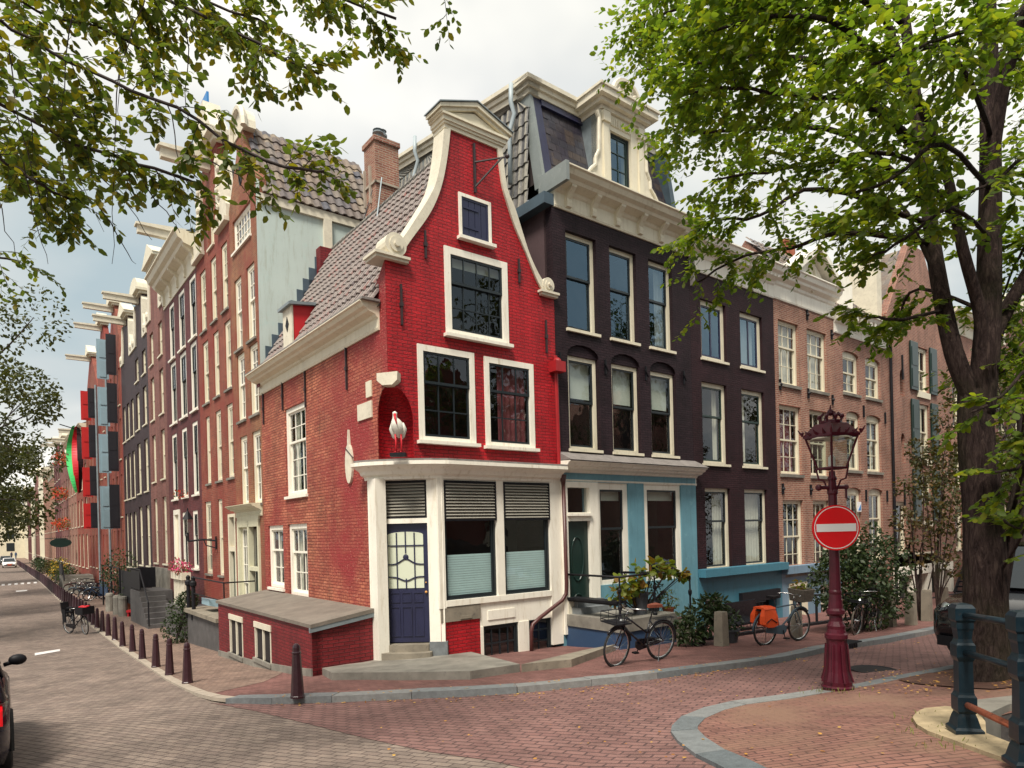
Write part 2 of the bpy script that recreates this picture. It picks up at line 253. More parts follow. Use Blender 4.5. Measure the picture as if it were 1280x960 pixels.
# ------------------------------------------------------------------ mesh building
WL={}
def tag(o,label=None,cat=None,group=None,kind=None):
    if label: o['label']=label
    if cat: o['category']=cat
    if group: o['group']=group
    if kind: o['kind']=kind
    return o
def thing(name,label,cat,loc=(0,0,0),group=None):
    o=bpy.data.objects.new(name,None); COL.objects.link(o); o.location=loc; o.empty_display_size=.2
    WL[o.name]=Vector(loc); return tag(o,label,cat,group)
class B:
    def __init__(s,T=None): s.v=[]; s.f=[]; s.T=T; s.cuv=None
    def P(s,a,b,c):
        s.v.append(tuple(s.T(a,b,c)) if s.T else (a,b,c)); return len(s.v)-1
    def face(s,pts): s.f.append([s.P(*p) for p in pts])
    def box(s,a0,a1,b0,b1,c0,c1):
        i=[s.P(a,b,c) for a in (a0,a1) for b in (b0,b1) for c in (c0,c1)]
        for q in ((0,1,3,2),(4,6,7,5),(0,4,5,1),(2,3,7,6),(0,2,6,4),(1,5,7,3)): s.f.append([i[k] for k in q])
    def prism(s,poly,d0,d1,ax='d'):        # poly in (a,c) extruded along b, or (a,b) extruded along c
        n=len(poly)
        f=(lambda p,t:(p[0],t,p[1])) if ax=='d' else ((lambda p,t:(p[0],p[1],t)) if ax=='z' else (lambda p,t:(t,p[0],p[1])))
        i=[s.P(*f(p,d0)) for p in poly]; j=[s.P(*f(p,d1)) for p in poly]
        s.f.append(i[:]); s.f.append(j[::-1])
        for k in range(n): s.f.append([i[k],i[(k+1)%n],j[(k+1)%n],j[k]])
    def tube(s,pts,r,n=6,cap=True,closed=False):
        pts=[Vector(p) for p in pts]; rs=r if isinstance(r,(list,tuple)) else [r]*len(pts)
        rings=[]; m=len(pts)
        up=None
        for k,p in enumerate(pts):
            if closed: t=(pts[(k+1)%m]-pts[k-1])
            else: t=(pts[min(k+1,m-1)]-pts[max(k-1,0)])
            if t.length<1e-9: t=Vector((0,0,1))
            t.normalize()
            if up is None:
                up=Vector((0,0,1)) if abs(t.z)<.9 else Vector((1,0,0))
            a=up-t*up.dot(t)
            if a.length<1e-4: a=Vector((0,1,0))-t*t.y
            a.normalize(); up=a; b=t.cross(a)
            rings.append([s.P(*(p+(a*math.cos(2*PI*q/n)+b*math.sin(2*PI*q/n))*rs[k])) for q in range(n)])
        for k in range(m if closed else m-1):
            A,Bq=rings[k],rings[(k+1)%m]
            for q in range(n): s.f.append([A[q],A[(q+1)%n],Bq[(q+1)%n],Bq[q]])
        if cap and not closed: s.f.append(rings[0][::-1]); s.f.append(rings[-1][:])
    def lathe(s,prof,c=(0,0),n=16,ph=0.0,sx=1,sy=1):   # prof: (r,z) list
        rings=[[s.P(c[0]+sx*r*math.cos(2*PI*q/n+ph),c[1]+sy*r*math.sin(2*PI*q/n+ph),z) for q in range(n)] for r,z in prof]
        for A,Bq in zip(rings,rings[1:]):
            for q in range(n): s.f.append([A[q],A[(q+1)%n],Bq[(q+1)%n],Bq[q]])
        s.f.append(rings[0][::-1]); s.f.append(rings[-1][:])
    def ball(s,c,r,n=10,m=6,sz=(1,1,1)):
        rings=[]
        for i in range(1,m):
            a=PI*i/m; rings.append([s.P(c[0]+r*sz[0]*math.sin(a)*math.cos(2*PI*q/n),c[1]+r*sz[1]*math.sin(a)*math.sin(2*PI*q/n),c[2]+r*sz[2]*math.cos(a)) for q in range(n)])
        t=s.P(c[0],c[1],c[2]+r*sz[2]); b=s.P(c[0],c[1],c[2]-r*sz[2])
        for q in range(n): s.f.append([t,rings[0][q],rings[0][(q+1)%n]]); s.f.append([b,rings[-1][(q+1)%n],rings[-1][q]])
        for A,Bq in zip(rings,rings[1:]):
            for q in range(n): s.f.append([A[q],Bq[q],Bq[(q+1)%n],A[(q+1)%n]])
    def build(s,name,mat,parent=None,smooth=False,recalc=True,uv=True):
        o0=WL.get(parent.name,Vector((0,0,0))) if parent else Vector((0,0,0))
        me=bpy.data.meshes.new(name)
        me.from_pydata([(x-o0[0],y-o0[1],z-o0[2]) for x,y,z in s.v],[],s.f)
        if recalc:
            bm=bmesh.new(); bm.from_mesh(me); bmesh.ops.recalc_face_normals(bm,faces=bm.faces); bm.to_mesh(me); bm.free()
        if uv:
            ul=me.uv_layers.new(name='UVMap'); vs=me.vertices; lp=me.loops; dat=[0.0]*(2*len(lp))
            for p in me.polygons:
                if s.cuv is not None:
                    for li in p.loop_indices: q=s.cuv[lp[li].vertex_index]; dat[2*li]=q[0]; dat[2*li+1]=q[1]
                    continue
                n=p.normal
                if abs(n.z)>.985: tx,ty,tz=1,0,0; bx,by,bz=0,1,0
                else:
                    h=math.hypot(n.x,n.y); tx,ty,tz=-n.y/h,n.x/h,0
                    b_=Vector((n.x,n.y,n.z)).cross(Vector((tx,ty,0))); bx,by,bz=b_
                for li in p.loop_indices:
                    c=vs[lp[li].vertex_index].co; x,y,z=c.x+o0[0],c.y+o0[1],c.z+o0[2]
                    dat[2*li]=x*tx+y*ty+z*tz; dat[2*li+1]=x*bx+y*by+z*bz
            ul.data.foreach_set('uv',dat)
        if smooth: me.polygons.foreach_set('use_smooth',[True]*len(me.polygons))
        me.materials.append(M[mat] if isinstance(mat,str) else mat)
        o=bpy.data.objects.new(name,me); COL.objects.link(o)
        if parent: o.parent=parent; WL[o.name]=o0
        else: WL[o.name]=Vector((0,0,0))
        if parent is None: pass
        return o
def struct(b,name,mat,**k):
    o=b.build(name,mat,None,**k); o['kind']='structure'; return o
def top(b,name,*a,group=None,kind=None,**k):
    if a[0] not in MATS: a=({'awning':'awning','quay_coping':'stone','bridge_coping':'yellow_stone'}.get(name,'iron'),)+a
    mat,label,cat=a
    """a thing that is one mesh: origin moved to its base"""
    cx=sum(v[0] for v in b.v)/len(b.v); cy=sum(v[1] for v in b.v)/len(b.v); cz=min(v[2] for v in b.v)
    t=bpy.data.objects.new('tmp',None); WL['tmp']=Vector((cx,cy,cz))
    class Q: name='tmp'
    o0=Vector((cx,cy,cz)); b.v=[(x-cx,y-cy,z-cz) for x,y,z in b.v]; bpy.data.objects.remove(t)
    o=b.build(name,mat,None,**k); o.location=o0; return tag(o,label,cat,group,kind)
def copy_tree(o,parent=None):
    c=o.copy(); COL.objects.link(c); c.parent=parent
    for ch in [x for x in CH.get(o.name,[])]: copy_tree(ch,c)
    if o.name in CH: CH[c.name]=[x for x in c.children]
    return c
CH={}
def register(root):
    CH.clear()
    def rec(o):
        k=[x for x in bpy.data.objects if x.parent==o]
        if k: CH[o.name]=k
        for x in k: rec(x)
    rec(root)
def offset_line(pts,d):
    out=[]
    for i,p in enumerate(pts):
        a=pts[max(i-1,0)]; b=pts[min(i+1,len(pts)-1)]
        tx,ty=b[0]-a[0],b[1]-a[1]; h=math.hypot(tx,ty) or 1
        out.append((p[0]-ty/h*d,p[1]+tx/h*d))
    return out
SUNAZ=-165; SUNROT=-165; SUNE=3.7; SKYS=.11; EXPO=0.5
# ------------------------------------------------------------------ walls and windows
def arch_loop(s0,s1,z0,zs,zt,n=8):      # opening with a curved head
    c=(s0+s1)/2; h=(s1-s0)/2
    return [(s0,z0),(s1,z0)]+[(c+h*math.cos(PI*k/n),zs+(zt-zs)*math.sin(PI*k/n)) for k in range(n+1)]
def wall(fr,outline,holes,mat,parent,name='wall',depth=.30,rev=.26,d=0.0):
    """front skin with real openings, their reveals, and the edge thickness"""
    b=B(fr); loops=[outline]+holes; flat=[p for l in loops for p in l]
    tris=tessellate_polygon([[Vector((p[0],p[1],0)) for p in l] for l in loops])
    idx=[b.P(p[0],d,p[1]) for p in flat]
    for t in tris:
        q=[idx[k] for k in t]
        a,c,e=[flat[k] for k in t]
        if (c[0]-a[0])*(e[1]-a[1])-(c[1]-a[1])*(e[0]-a[0])<0: q=q[::-1]
        b.f.append(q)
    k0=0
    for li,l in enumerate(loops):
        n=len(l); dd=depth if li==0 else rev
        back=[b.P(p[0],d-dd,p[1]) for p in l]
        for k in range(n): b.f.append([idx[k0+k],idx[k0+(k+1)%n],back[(k+1)%n],back[k]])
        k0+=n
    return b.build(name,mat,parent)
def rect(s0,s1,z0,z1): return [(s0,z0),(s1,z0),(s1,z1),(s0,z1)]
def window(fr,h,s0,s1,z0,z1,rec=.1,fw=.10,frame='cream',sash='sash_dark',cols=1,up=1,lo=1,split=.5,cur=None,sill=True,sd=.05,glass='glass',mw=.022,arch=0,proud=.0,fdep=.07,simple=False,sillw=.07,sillmat=None,seed=None,left=True):
    f=B(fr); dz=-rec
    a0,a1=dz-fdep,dz+proud
    f.box(s0,s0+fw,a0,a1,z0,z1); f.box(s1-fw,s1,a0,a1,z0,z1); f.box(s0+fw,s1-fw,a0,a1-.002,z1-fw,z1); f.box(s0+fw,s1-fw,a0,a1-.002,z0,z0+fw*.7)
    if arch:
        c=(s0+s1)/2; hw=(s1-s0)/2; n=8
        f.prism([(c+hw*math.cos(PI*k/n),z1+arch*math.sin(PI*k/n)-.001) for k in range(n+1)],a0,a1)
    w=f.build('window',frame,h)
    if sill:
        q=B(fr); q.box(s0-.05,s1+.05,dz-.05,max(.06,dz+.10),z0-sillw,z0-.002); q.build('sill',sillmat or frame,w)
    i0,i1,j0,j1=s0+fw,s1-fw,z0+fw*.7,z1-fw
    g=B(fr); 
    if simple:
        g.face([(i0,dz-.05,j0),(i1,dz-.05,j0),(i1,dz-.05,j1),(i0,dz-.05,j1)]); g.build('pane',glass,w,recalc=False); 
    zm=j0+(j1-j0)*split
    b=B(fr); t=.045
    def ring(a,c,e,g_,dd):
        b.box(a,a+t,dd-.035,dd,e,g_); b.box(c-t,c,dd-.035,dd,e,g_); b.box(a+t,c-t,dd-.035,dd-.001,g_-t,g_); b.box(a+t,c-t,dd-.035,dd-.001,e,e+t*1.2)
    if lo: ring(i0,i1,j0,zm+.03,dz-.055)
    ring(i0,i1,zm-.01 if lo else j0,j1,dz-.018)
    for k in range(1,cols):
        x=i0+(i1-i0)*k/cols
        b.box(x-mw/2,x+mw/2,dz-.045,dz-.022,(zm if lo else j0)+.01,j1-.02)
        if lo: b.box(x-mw/2,x+mw/2,dz-.085,dz-.06,j0+.02,zm)
    for k in range(1,up):
        z=zm+(j1-zm)*k/up if lo else j0+(j1-j0)*k/up; b.box(i0+.03,i1-.03,dz-.046,dz-.023,z-mw/2,z+mw/2)
    for k in range(1,lo):
        z=j0+(zm-j0)*k/lo; b.box(i0+.03,i1-.03,dz-.086,dz-.061,z-mw/2,z+mw/2)
    b.build('sash',sash,w)
    if not simple:
        g.face([(i0,dz-.04,zm if lo else j0),(i1,dz-.04,zm if lo else j0),(i1,dz-.04,j1),(i0,dz-.04,j1)])
        if lo: g.face([(i0,dz-.078,j0),(i1,dz-.078,j0),(i1,dz-.078,zm),(i0,dz-.078,zm)])
        g.build('pane',glass,w,recalc=False)
    if cur:
        c=B(fr); dd=-.19-rec
        def pleat(x0,x1,y0,y1):
            n=max(6,int((x1-x0)/.035)); row=[]
            for k in range(n+1):
                x=x0+(x1-x0)*k/n; o=.022*math.sin(k*PI*.5+R.random()*.6)
                row.append((c.P(x,dd+o,y0),c.P(x+R.uniform(-.004,.004),dd+o*.7,y1)))
            for k in range(n): c.f.append([row[k][0],row[k+1][0],row[k+1][1],row[k][1]])
        W=i1-i0; H=j1-j0; mat='curtain'; nm='curtain'
        if cur=='full': pleat(i0,i1,j0,j1)
        elif cur=='left': pleat(i0-.02,i0+W*.42,j0,j1)
        elif cur=='right': pleat(i1-W*.42,i1+.02,j0,j1)
        elif cur=='sides': pleat(i0-.02,i0+W*.25,j0,j1); pleat(i1-W*.25,i1+.02,j0,j1)
        elif cur=='redside': pleat(i0+W*.3,i1,j0,j1); mat='drape_red'
        elif cur=='top': c.box(i0-.03,i1+.03,dd,dd+.01,j0+H*.72,j1); mat='blind'; nm='blind'
        elif cur=='half': c.box(i0-.03,i1+.03,dd,dd+.01,j0+H*.58,j1); mat='blind'; nm='blind'
        elif cur=='toptop': c.box(i0-.03,i1+.03,dd,dd+.01,j0+H*.88,j1); mat='blind'; nm='blind'
        c.build(nm,mat,w,smooth=(nm=='curtain'),recalc=False)
    return w
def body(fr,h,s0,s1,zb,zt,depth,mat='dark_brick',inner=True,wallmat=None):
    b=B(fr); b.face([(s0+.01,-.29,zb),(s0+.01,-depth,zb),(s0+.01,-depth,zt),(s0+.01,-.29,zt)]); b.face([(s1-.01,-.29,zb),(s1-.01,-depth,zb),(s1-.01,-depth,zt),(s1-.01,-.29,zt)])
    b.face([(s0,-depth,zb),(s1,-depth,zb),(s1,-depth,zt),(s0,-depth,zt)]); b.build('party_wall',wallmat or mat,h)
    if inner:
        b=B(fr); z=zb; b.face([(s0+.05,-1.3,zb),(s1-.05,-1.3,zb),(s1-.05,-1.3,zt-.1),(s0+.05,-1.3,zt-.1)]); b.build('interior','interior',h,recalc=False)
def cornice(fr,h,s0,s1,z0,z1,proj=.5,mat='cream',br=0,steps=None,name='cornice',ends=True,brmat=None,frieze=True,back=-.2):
    """moulded cornice: frieze board, bed moulding, crown and optional brackets"""
    H=z1-z0; prof=[(back,z0),(.035,z0),(.05,z0+.05),(.03,z0+.07),(.03,z0+H*.45),(.07,z0+H*.5),(.09,z0+H*.58),(proj*.55,z0+H*.66),(proj*.62,z0+H*.74),(proj*.8,z0+H*.8),(proj*.9,z0+H*.93),(proj,z0+H*.96),(proj,z1),(back,z1+.03)]
    b=B(fr); b.prism([(p[0],p[1]) for p in prof],s0,s1,ax='x'); o=b.build(name,mat,h)
    if br:
        for k in range(br):
            q=B(fr)
            x=s0+(s1-s0)*(k+.5)/br if br>5 else s0+.22+(s1-s0-.44)*k/(br-1); w=.075
            pr=[(.03,z0+H*.08),(.10,z0+H*.10),(.12,z0+H*.22),(.09,z0+H*.34),(.16,z0+H*.46),(proj*.52,z0+H*.60),(proj*.54,z0+H*.68),(.03,z0+H*.68)]
            q.prism(pr,x-w,x+w,ax='x'); q.build('bracket',brmat or mat,o)
    return o
def pantiles(b,P0,U,V,w,h,tw=.235,th=.31,amp=.035,lift=.03,clip=None):
    """real pantile relief: waves across the slope, stepped courses up it"""
    P0,U,V=Vector(P0),Vector(U).normalized(),Vector(V).normalized(); Nn=U.cross(V).normalized()
    if Nn.z<0: Nn=-Nn
    TW0,TH0=tw,th
    nu=max(1,int(w/tw+.5)); nv=max(1,int(h/th+.5)); tw=w/nu; th=h/nv
    prof=[(0,0),(.12,.75),(.3,1),(.48,.7),(.62,.15),(.8,-.12)]
    if b.cuv is None: b.cuv=[]
    for j in range(nv):
        rows=[]
        for (fv,l) in ((0,lift),(1.12,0.0)):
            r=[]
            for i in range(nu*6+1):
                ti,pi=divmod(i,6); pu,ph=prof[pi] if i<nu*6 else (0,0)
                jit=.006*math.sin(ti*12.9+j*78.2); u=(ti+pu)*tw; v=(j+fv)*th+ (jit if fv==0 else 0)
                if clip: 
                    lo,hi=clip(v); u=min(max(u,lo),hi)
                r.append(b.P(*(P0+U*u+V*v+Nn*(ph*amp+l+jit*.5)))); b.cuv.append(((ti+pu+.02)*TW0,(j+min(fv,.97)+.02)*TH0))
            rows.append(r)
        for i in range(nu*6): b.f.append([rows[0][i],rows[0][i+1],rows[1][i+1],rows[1][i]])
        # butt edge of the course
        low=[b.P(*(Vector(b.v[k])-Nn*lift*1.1)) for k in rows[0]]; b.cuv+= [b.cuv[k] for k in rows[0]]
        for i in range(nu*6): b.f.append([low[i],low[i+1],rows[0][i+1],rows[0][i]])
def anchors(fr,h,pts):
    for px,py,L_ in pts:
        s,z=fr.at(px,py); k=.0185*L_*.5*((abs(s)*.04)+.9); b=B(fr)
        b.box(s-.018,s+.018,.0,.045,z-k,z+k); b.box(s-.035,s+.035,.0,.055,z-.04,z+.04); b.build('wall_anchor','iron_dark',h)
# ================================================================== RED CORNER HOUSE
H=thing('corner_house','narrow red corner house with white bell gable and white shop front','house',(C[0],C[1],1.3))
W=4.34
def fpx(*a): return [FR.at(x,y) for x,y in a]
inL=fpx((561.8,162),(558.3,193.7),(552.4,226.6),(544,252),(532.5,273.4),(513.8,299),(500.9,318))
inR=fpx((620.4,185.5),(626,229),(632,252),(642.7,285),(656.7,318),(670.8,353),(680,366))
outL=fpx((553.6,162),(550.5,194),(544.5,226),(536.5,245),(521,270),(503,297),(488,312))
outR=fpx((626.5,187),(632,233.6),(642.7,262),(652,292),(662,322),(676,350),(688,362))
ztop=inL[0][1]+.15
shl=9.28; shr=9.36
# openings (outer frame) read from the photograph
RW=[(572.3,239.9,614,307.4),(554.3,306.7,635.6,431.6),(520.8,429.5,594.6,555.2),(604.2,445.2,668.4,561.3)]
hol=[]; rw=[]
for x0,y0,x1,y1 in RW:
    a=FR.at(x0,y0); c=FR.at(x1,y1); rw.append((a[0],c[0],c[1],a[1])); hol.append(rect(a[0],c[0],c[1],a[1]))
nzt=FR.at(488,479)[1]; nzb=5.46; nzs=nzb+(nzt-nzb)*.52
nb=FR.at(516.5,520)[0]; na=abs(SD.at(471.6,520)[0])
def nf(z): return 1.0 if z<nzs else math.sqrt(max(0,1-((z-nzs)/(nzt-nzs))**2))
NZ=[nzb+(nzt-nzb)*k/14 for k in range(15)]
out=[(W,5.43),(W,shr)]+[(p[0],p[1]) for p in inR[::-1]]+[(inR[0][0],ztop),(inL[0][0],ztop)]+[(p[0],p[1]) for p in inL]+[(.004,shl)]+[(max(.004,nb*nf(z)),z) for z in NZ[::-1]]+[(nb,5.43)]
wall(FR,out,hol,'red_paint',H,depth=.015)
# side wall facing the other street
SL=7.62
sw=[(355.9,512.5,384.2,617),(335.4,657.4,355.6,736),(360.2,655.5,385.8,747)]
sh_=[]; sws=[]
for x0,y0,x1,y1 in sw:
    a=SD.at(x0,y0); c=SD.at(x1,y1); sws.append((c[0],a[0],c[1],a[1])); sh_.append(rect(c[0],a[0],c[1],a[1]))
out=[(SL,.6),(SL,8.2),(.004,8.2)]+[(max(.004,na*nf(z)),z) for z in NZ[::-1]]+[(na,5.45),(.93,5.45),(.93,.8)]
wall(SD,out,sh_,'side_brick',H,depth=.015)
b=B(SD); b.prism([(.008,8.2),(.008,9.27),(.42,8.9),(.55,8.2)],-.0,-.28); b.build('corner_pier','side_brick',H)
# niche shell
b=B(); rows=[]
for z in NZ+[nzt+.001]:
    k=nf(z); Lp=Vector(SD(na*k,0,z)); Rp=Vector(FR(nb*k,0,z)); mid=(Lp+Rp)/2; hw=(Rp-Lp).length/2
    inn=-(Vector((n1[0]+n2[0],n1[1]+n2[1],0)).normalized())
    r=[]
    for q in range(13):
        t=PI*q/12; p=mid+(Lp-mid)*math.cos(t)+inn*math.sin(t)*(hw*1.05+.05*k); r.append(b.P(p.x,p.y,z))
    rows.append(r)
for A_,B_2 in zip(rows,rows[1:]):
    for q in range(12): b.f.append([A_[q],A_[q+1],B_2[q+1],B_2[q]])
b.build('niche','red_paint',H,smooth=True)
b=B(FR); b.prism([(W-.02,5.45),(W,5.45),(W,shr),(W-.02,shr)],-.3,-.016); b.build('return_wall','red_paint',H)
b=B(); p=Vector(FR(0,0,nzt))
for (sx,z0,z1) in ((.20,nzt-.06,nzt+.20),):
    f=Fr(C,((n1[1]+n2[1])*-.707,(n1[0]+n2[0])*.707),((n1[0]+n2[0])*.707,(n1[1]+n2[1])*.707))
    b=B(f); b.prism([(-.20,z0+.10),(-.10,z0+.01),(.10,z0+.01),(.20,z0+.10),(.21,z1),(-.20,z1-.02)],-.16,.07)
b.build('keystone','cream_old',H)
# coping of the bell gable
def ribbon(inn,out_,d0,d1,name,mat):
    b=B(FR); n=len(inn); dn=[]
    for i in range(n-1):
        for q in (0,):
            a=[(inn[i][0],inn[i][1]),(inn[i+1][0],inn[i+1][1]),(out_[i+1][0],out_[i+1][1]),(out_[i][0],out_[i][1])]
            b.prism(a,d0,d1)
    return b.build(name,mat,H)
def dens(pts,k=3):
    o=[]
    for i in range(len(pts)-1):
        p0=pts[max(i-1,0)];p1=pts[i];p2=pts[i+1];p3=pts[min(i+2,len(pts)-1)]
        for q in range(k):
            t=q/k; o.append(tuple(.5*((2*p1[c])+(-p0[c]+p2[c])*t+(2*p0[c]-5*p1[c]+4*p2[c]-p3[c])*t*t+(-p0[c]+3*p1[c]-3*p2[c]+p3[c])*t**3) for c in (0,1)))
    return o+[pts[-1]]
ribbon(dens(inL),dens(outL),-.36,.05,'coping','cream_old'); ribbon(dens(inR),dens(outR),-.36,.05,'coping','cream_old')
for (px,py,r,x0,x1,zs) in ((493,309,.23,466.5,508,shl),(683.5,357,.17,672,694,shr)):
    s,z=FR.at(px,py); z=zs+.075+r*1.0; b=B(FR); n=20
    b.prism([(s+r*math.cos(2*PI*k/n),z+r*math.sin(2*PI*k/n)) for k in range(n)],-.34,.07)
    b.prism([(s+r*.62*math.cos(2*PI*k/n),z+r*.62*math.sin(2*PI*k/n)) for k in range(n)],.07,.10)
    b.prism([(s+r*.25*math.cos(2*PI*k/n),z+r*.25*math.sin(2*PI*k/n)) for k in range(n)],.10,.15)
    b.build('scroll','cream_old',H)
    b=B(FR); a0=FR.at(x0,330)[0]; a1=FR.at(x1,330 if px<500 else 372)[0]
    b.box(a0+.02,a1,-.38,.10,zs-.02,zs+.035); b.box(a0-.02,a1+.02,-.40,.14,zs+.035,zs+.085); b.build('ledge','cream_old',H)
# pediment crowning the gable
nl,nr=inL[0][0]-.12,inR[0][0]+.12; zb=ztop-.16; cx=(nl+nr)/2
b=B(FR)
for (z0,z1,o) in ((0,.08,.02),(.08,.13,.05),(.13,.22,.08),(.22,.27,.12)): b.box(nl-o,nr+o,-.42,.02+o,zb+z0,zb+z1)
za=zb+.25; apz=za+.27
b.prism([(nl-.16,za),(nr+.16,za),(cx,apz)],-.38,.06)
for k,(o,dz,dd) in enumerate(((.14,.0,.12),(.19,.06,.17))):
    for sg,e in ((-1,nl),(1,nr)):
        xe=e+sg*o; b.prism([(xe,za+dz-.002),(xe,za+.07+dz),(cx,apz+.13+dz),(cx,apz+.04+dz)],-.42,dd)
b.build('pediment','cream',H)
b=B(FR)
for sg,e in ((-1,nl),(1,nr)): xe=e+sg*.22; b.prism([(xe,za+.131),(xe,za+.155),(cx,apz+.222),(cx,apz+.20)],-.44,.20)
b.build('lead_capping','lead',H)
# windows of the front
a=rw[0]; wf=window(FR,H,*a,rec=-.03,fw=.07,frame='white',sash='navy',cols=1,up=1,lo=0)
b=B(FR); 
for k in range(4): s0=a[0]+.10+(a[1]-a[0]-.20)*k/4; b.box(s0+.006,s0+(a[1]-a[0]-.2)/4-.006,-.10,.0,a[2]+.09,a[3]-.09)
for z in (a[2]+.24,a[3]-.28): b.box(a[0]+.09,a[0]+.5,.0,.018,z-.02,z+.02)
b.build('shutter','navy',wf)
for i,(a,c,u,l,sp_,cu) in enumerate(((rw[1],4,1,2,.62,'toptop'),(rw[2],3,1,2,.63,None),(rw[3],3,1,2,.64,'redside'))):
    window(FR,H,*a,rec=-.03,fw=.145 if i==0 else .125,frame='white',sash='sash_dark',cols=c,up=u,lo=l,split=sp_,cur=cu,glass='glass',mw=.026,sd=.05)
for a in sws: window(SD,H,*a,rec=.06,fw=.12,frame='white',sash='white',cols=3 if a is not sws[1] else 2,up=2 if a is sws[0] else 1,lo=3 if a is sws[0] else 2,split=.62,cur='sides',proud=.02)
anchors(FR,H,[(531,306,32),(501,381,47),(648,339,28),(682,421,38)]); anchors(SD,H,[(434,461,50),(354,495,36),(382.5,487,44),(330,511,40)])
# hoist bracket under the pediment
b=B(FR); s,z=FR.at(592,205); q=.022
b.box(s-q,s+q,0,.05,z-.62,z+.42); b.tube([(s,.04,z+.02),(s+.52,.42,z+.12)],.022); b.tube([(s,.04,z-.5),(s+.46,.38,z+.1)],.022); b.ball((s+.56,.45,z+.14),.05); b.build('hoist_bracket','iron_dark',H)
# eaves cornice along the side wall
cornice(SD,H,.28,7.66,7.98,8.50,.42,'cream',name='eaves_cornice')
b=B(SD); b.box(.2,7.7,.02,.40,8.505,8.55); b.build('gutter','lead_old',H)
# roof
ez,rz=8.52,12.5; hw=W/2; 
U=Vector((e2[0],e2[1],0)); inn=Vector((-n2[0],-n2[1],0)); P0=Vector(SD(.26,.12,ez)); Vv=(inn*(hw+.12)+Vector((0,0,rz-ez)))
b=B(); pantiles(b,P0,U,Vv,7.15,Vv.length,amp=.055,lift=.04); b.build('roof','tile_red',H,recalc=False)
b=B(SD); b.face([(.2,.05,ez-.1),(7.5,.05,ez-.1),(7.5,-hw,rz-.1),(.2,-hw,rz-.1)]); b.face([(.2,-W+.05,shr-.3),(7.5,-W+.05,shr-.3),(7.5,-hw,rz-.1),(.2,-hw,rz-.1)]); b.prism([(-.05,1),(-.05,8.4),(-hw,rz-.1),(-W+.03,9),(-W+.03,1)],7.30,7.55,ax='x')
b.build('roof_backing','tile_under',H)
b=B(SD); 
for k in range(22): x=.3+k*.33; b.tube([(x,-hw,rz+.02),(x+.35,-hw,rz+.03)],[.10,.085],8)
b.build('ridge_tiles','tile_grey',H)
b=B(SD); t=Vector((0,-hw-.1,rz-ez)); 
b.prism([(.10,8.40),(-hw,rz+.12),(-hw,rz-.12),(.10,8.18)],7.42,7.66,ax='x'); b.box(7.36,7.7,.0,-.62+.2,8.2,8.42); b.build('rear_coping','shed_brick',H)
b=B(SD); b.box(7.3,7.72,-hw+.45,-hw-.2,rz-1.0,rz+.02); b.build('parapet_stack','shed_brick',H)
# little dormer hatch in the roof
ds,dz_=SD.at(404,385,-.25)[0],9.05
b=B(SD); s0,s1=5.02,5.62; d1=-.02; zz0,zz1=8.85,9.82
b.prism([(d1,zz0),(d1,zz1),(-1.05,zz1+.12),(-.35,zz0)],s0,s1,ax='x'); dm=b.build('dormer','red_soffit',H)
b=B(SD); b.box(s0-.02,s1+.02,d1,d1+.04,zz0,zz1); b.build('hatch','cream_old',dm)
b=B(SD); c0=(s0+s1)/2; b.prism([(c0-.11,9.38),(c0,9.2),(c0+.11,9.38),(c0,9.58)],d1+.04,d1+.055); b.build('diamond','iron',dm)
b=B(SD); b.prism([(d1+.14,zz1-.03),(d1+.14,zz1+.04),(-1.1,zz1+.2),(-1.1,zz1+.12)],s0-.12,s1+.12,ax='x'); b.build('dormer_roof','lead',dm)
# chimney
b=B(SD); b.box(4.5,5.15,-2.85,-2.15,11.2,14.45); b.box(4.46,5.19,-2.89,-2.11,14.45,14.58); ch=b.build('chimney','chimney_brick',H)
b=B(SD)
for (x,y,r,h_) in ((4.68,-2.35,.12,.28),(4.98,-2.62,.11,.5)): 
    c=SD(x,y,0); q=B(); q.lathe([(r*.7,14.56),(r*.7,14.56+h_*.6),(r*1.3,14.56+h_*.7),(r*1.3,14.56+h_*.8),(r*.9,14.56+h_*.85),(r*.9,14.56+h_),(r*1.2,14.57+h_)],(c[0],c[1]),12); q.build('chimney_pot','lead',ch,smooth=False)
b=B(SD); z=13.35; b.box(4.45,5.2,-2.15,-2.11,z-.03,z+.03); b.box(4.45,4.49,-2.9,-2.11,z-.03,z+.03)
for s in (4.75,5.08): b.box(s-.025,s+.025,-2.15,-2.08,z-.5,z+.5)
b.build('strap','kerb_pale',ch)
b=B(SD); b.tube([(4.25,-2.2,z),(4.0,-1.9,12.1)],.02); b.tube([(4.6,-2.1,z-.2),(7.3,-2.3,11.0)],.012); b.build('stay_rod','lead',ch)
# ---- shop front: side pier, chamfered door bay, two show windows
PL=Vector(SD(.93,0,0)); PR=Vector(FR(1.12,0,0)); ec=(PR-PL); cw=ec.length; ec.normalize(); CH_=Fr((PL.x,PL.y),(ec.x,ec.y),(ec.y,-ec.x))
def cxp(px,py): return CH_.at(px,py)
dL,dT=cxp(477,655); dR,dB=cxp(537.5,803); tT=cxp(500,600.5)[1]; fl=dB
b=B(CH_); b.box(-.02,dL-.01,-.22,.04,fl-.3,5.1); b.box(dR+.01,cw+.03,-.22,.04,fl-.3,5.1); b.box(dL-.01,dR+.01,-.18,.02,dT,dT+.10); b.box(dL-.01,dR+.01,-.18,.02,tT,5.1); b.build('door_frame','white',H)
b=B(CH_); b.box(-.05,dL-.0,-.1,.07,fl-.62,fl+.02); b.build('plinth','kerb_stone',H)
b=B(CH_); b.box(dR,cw+.07,-.1,.07,fl-.62,fl+.02); b.build('plinth','kerb_stone',H)
b=B(CH_); b.box(dL,dR,-.13,-.08,fl,dT-.01)
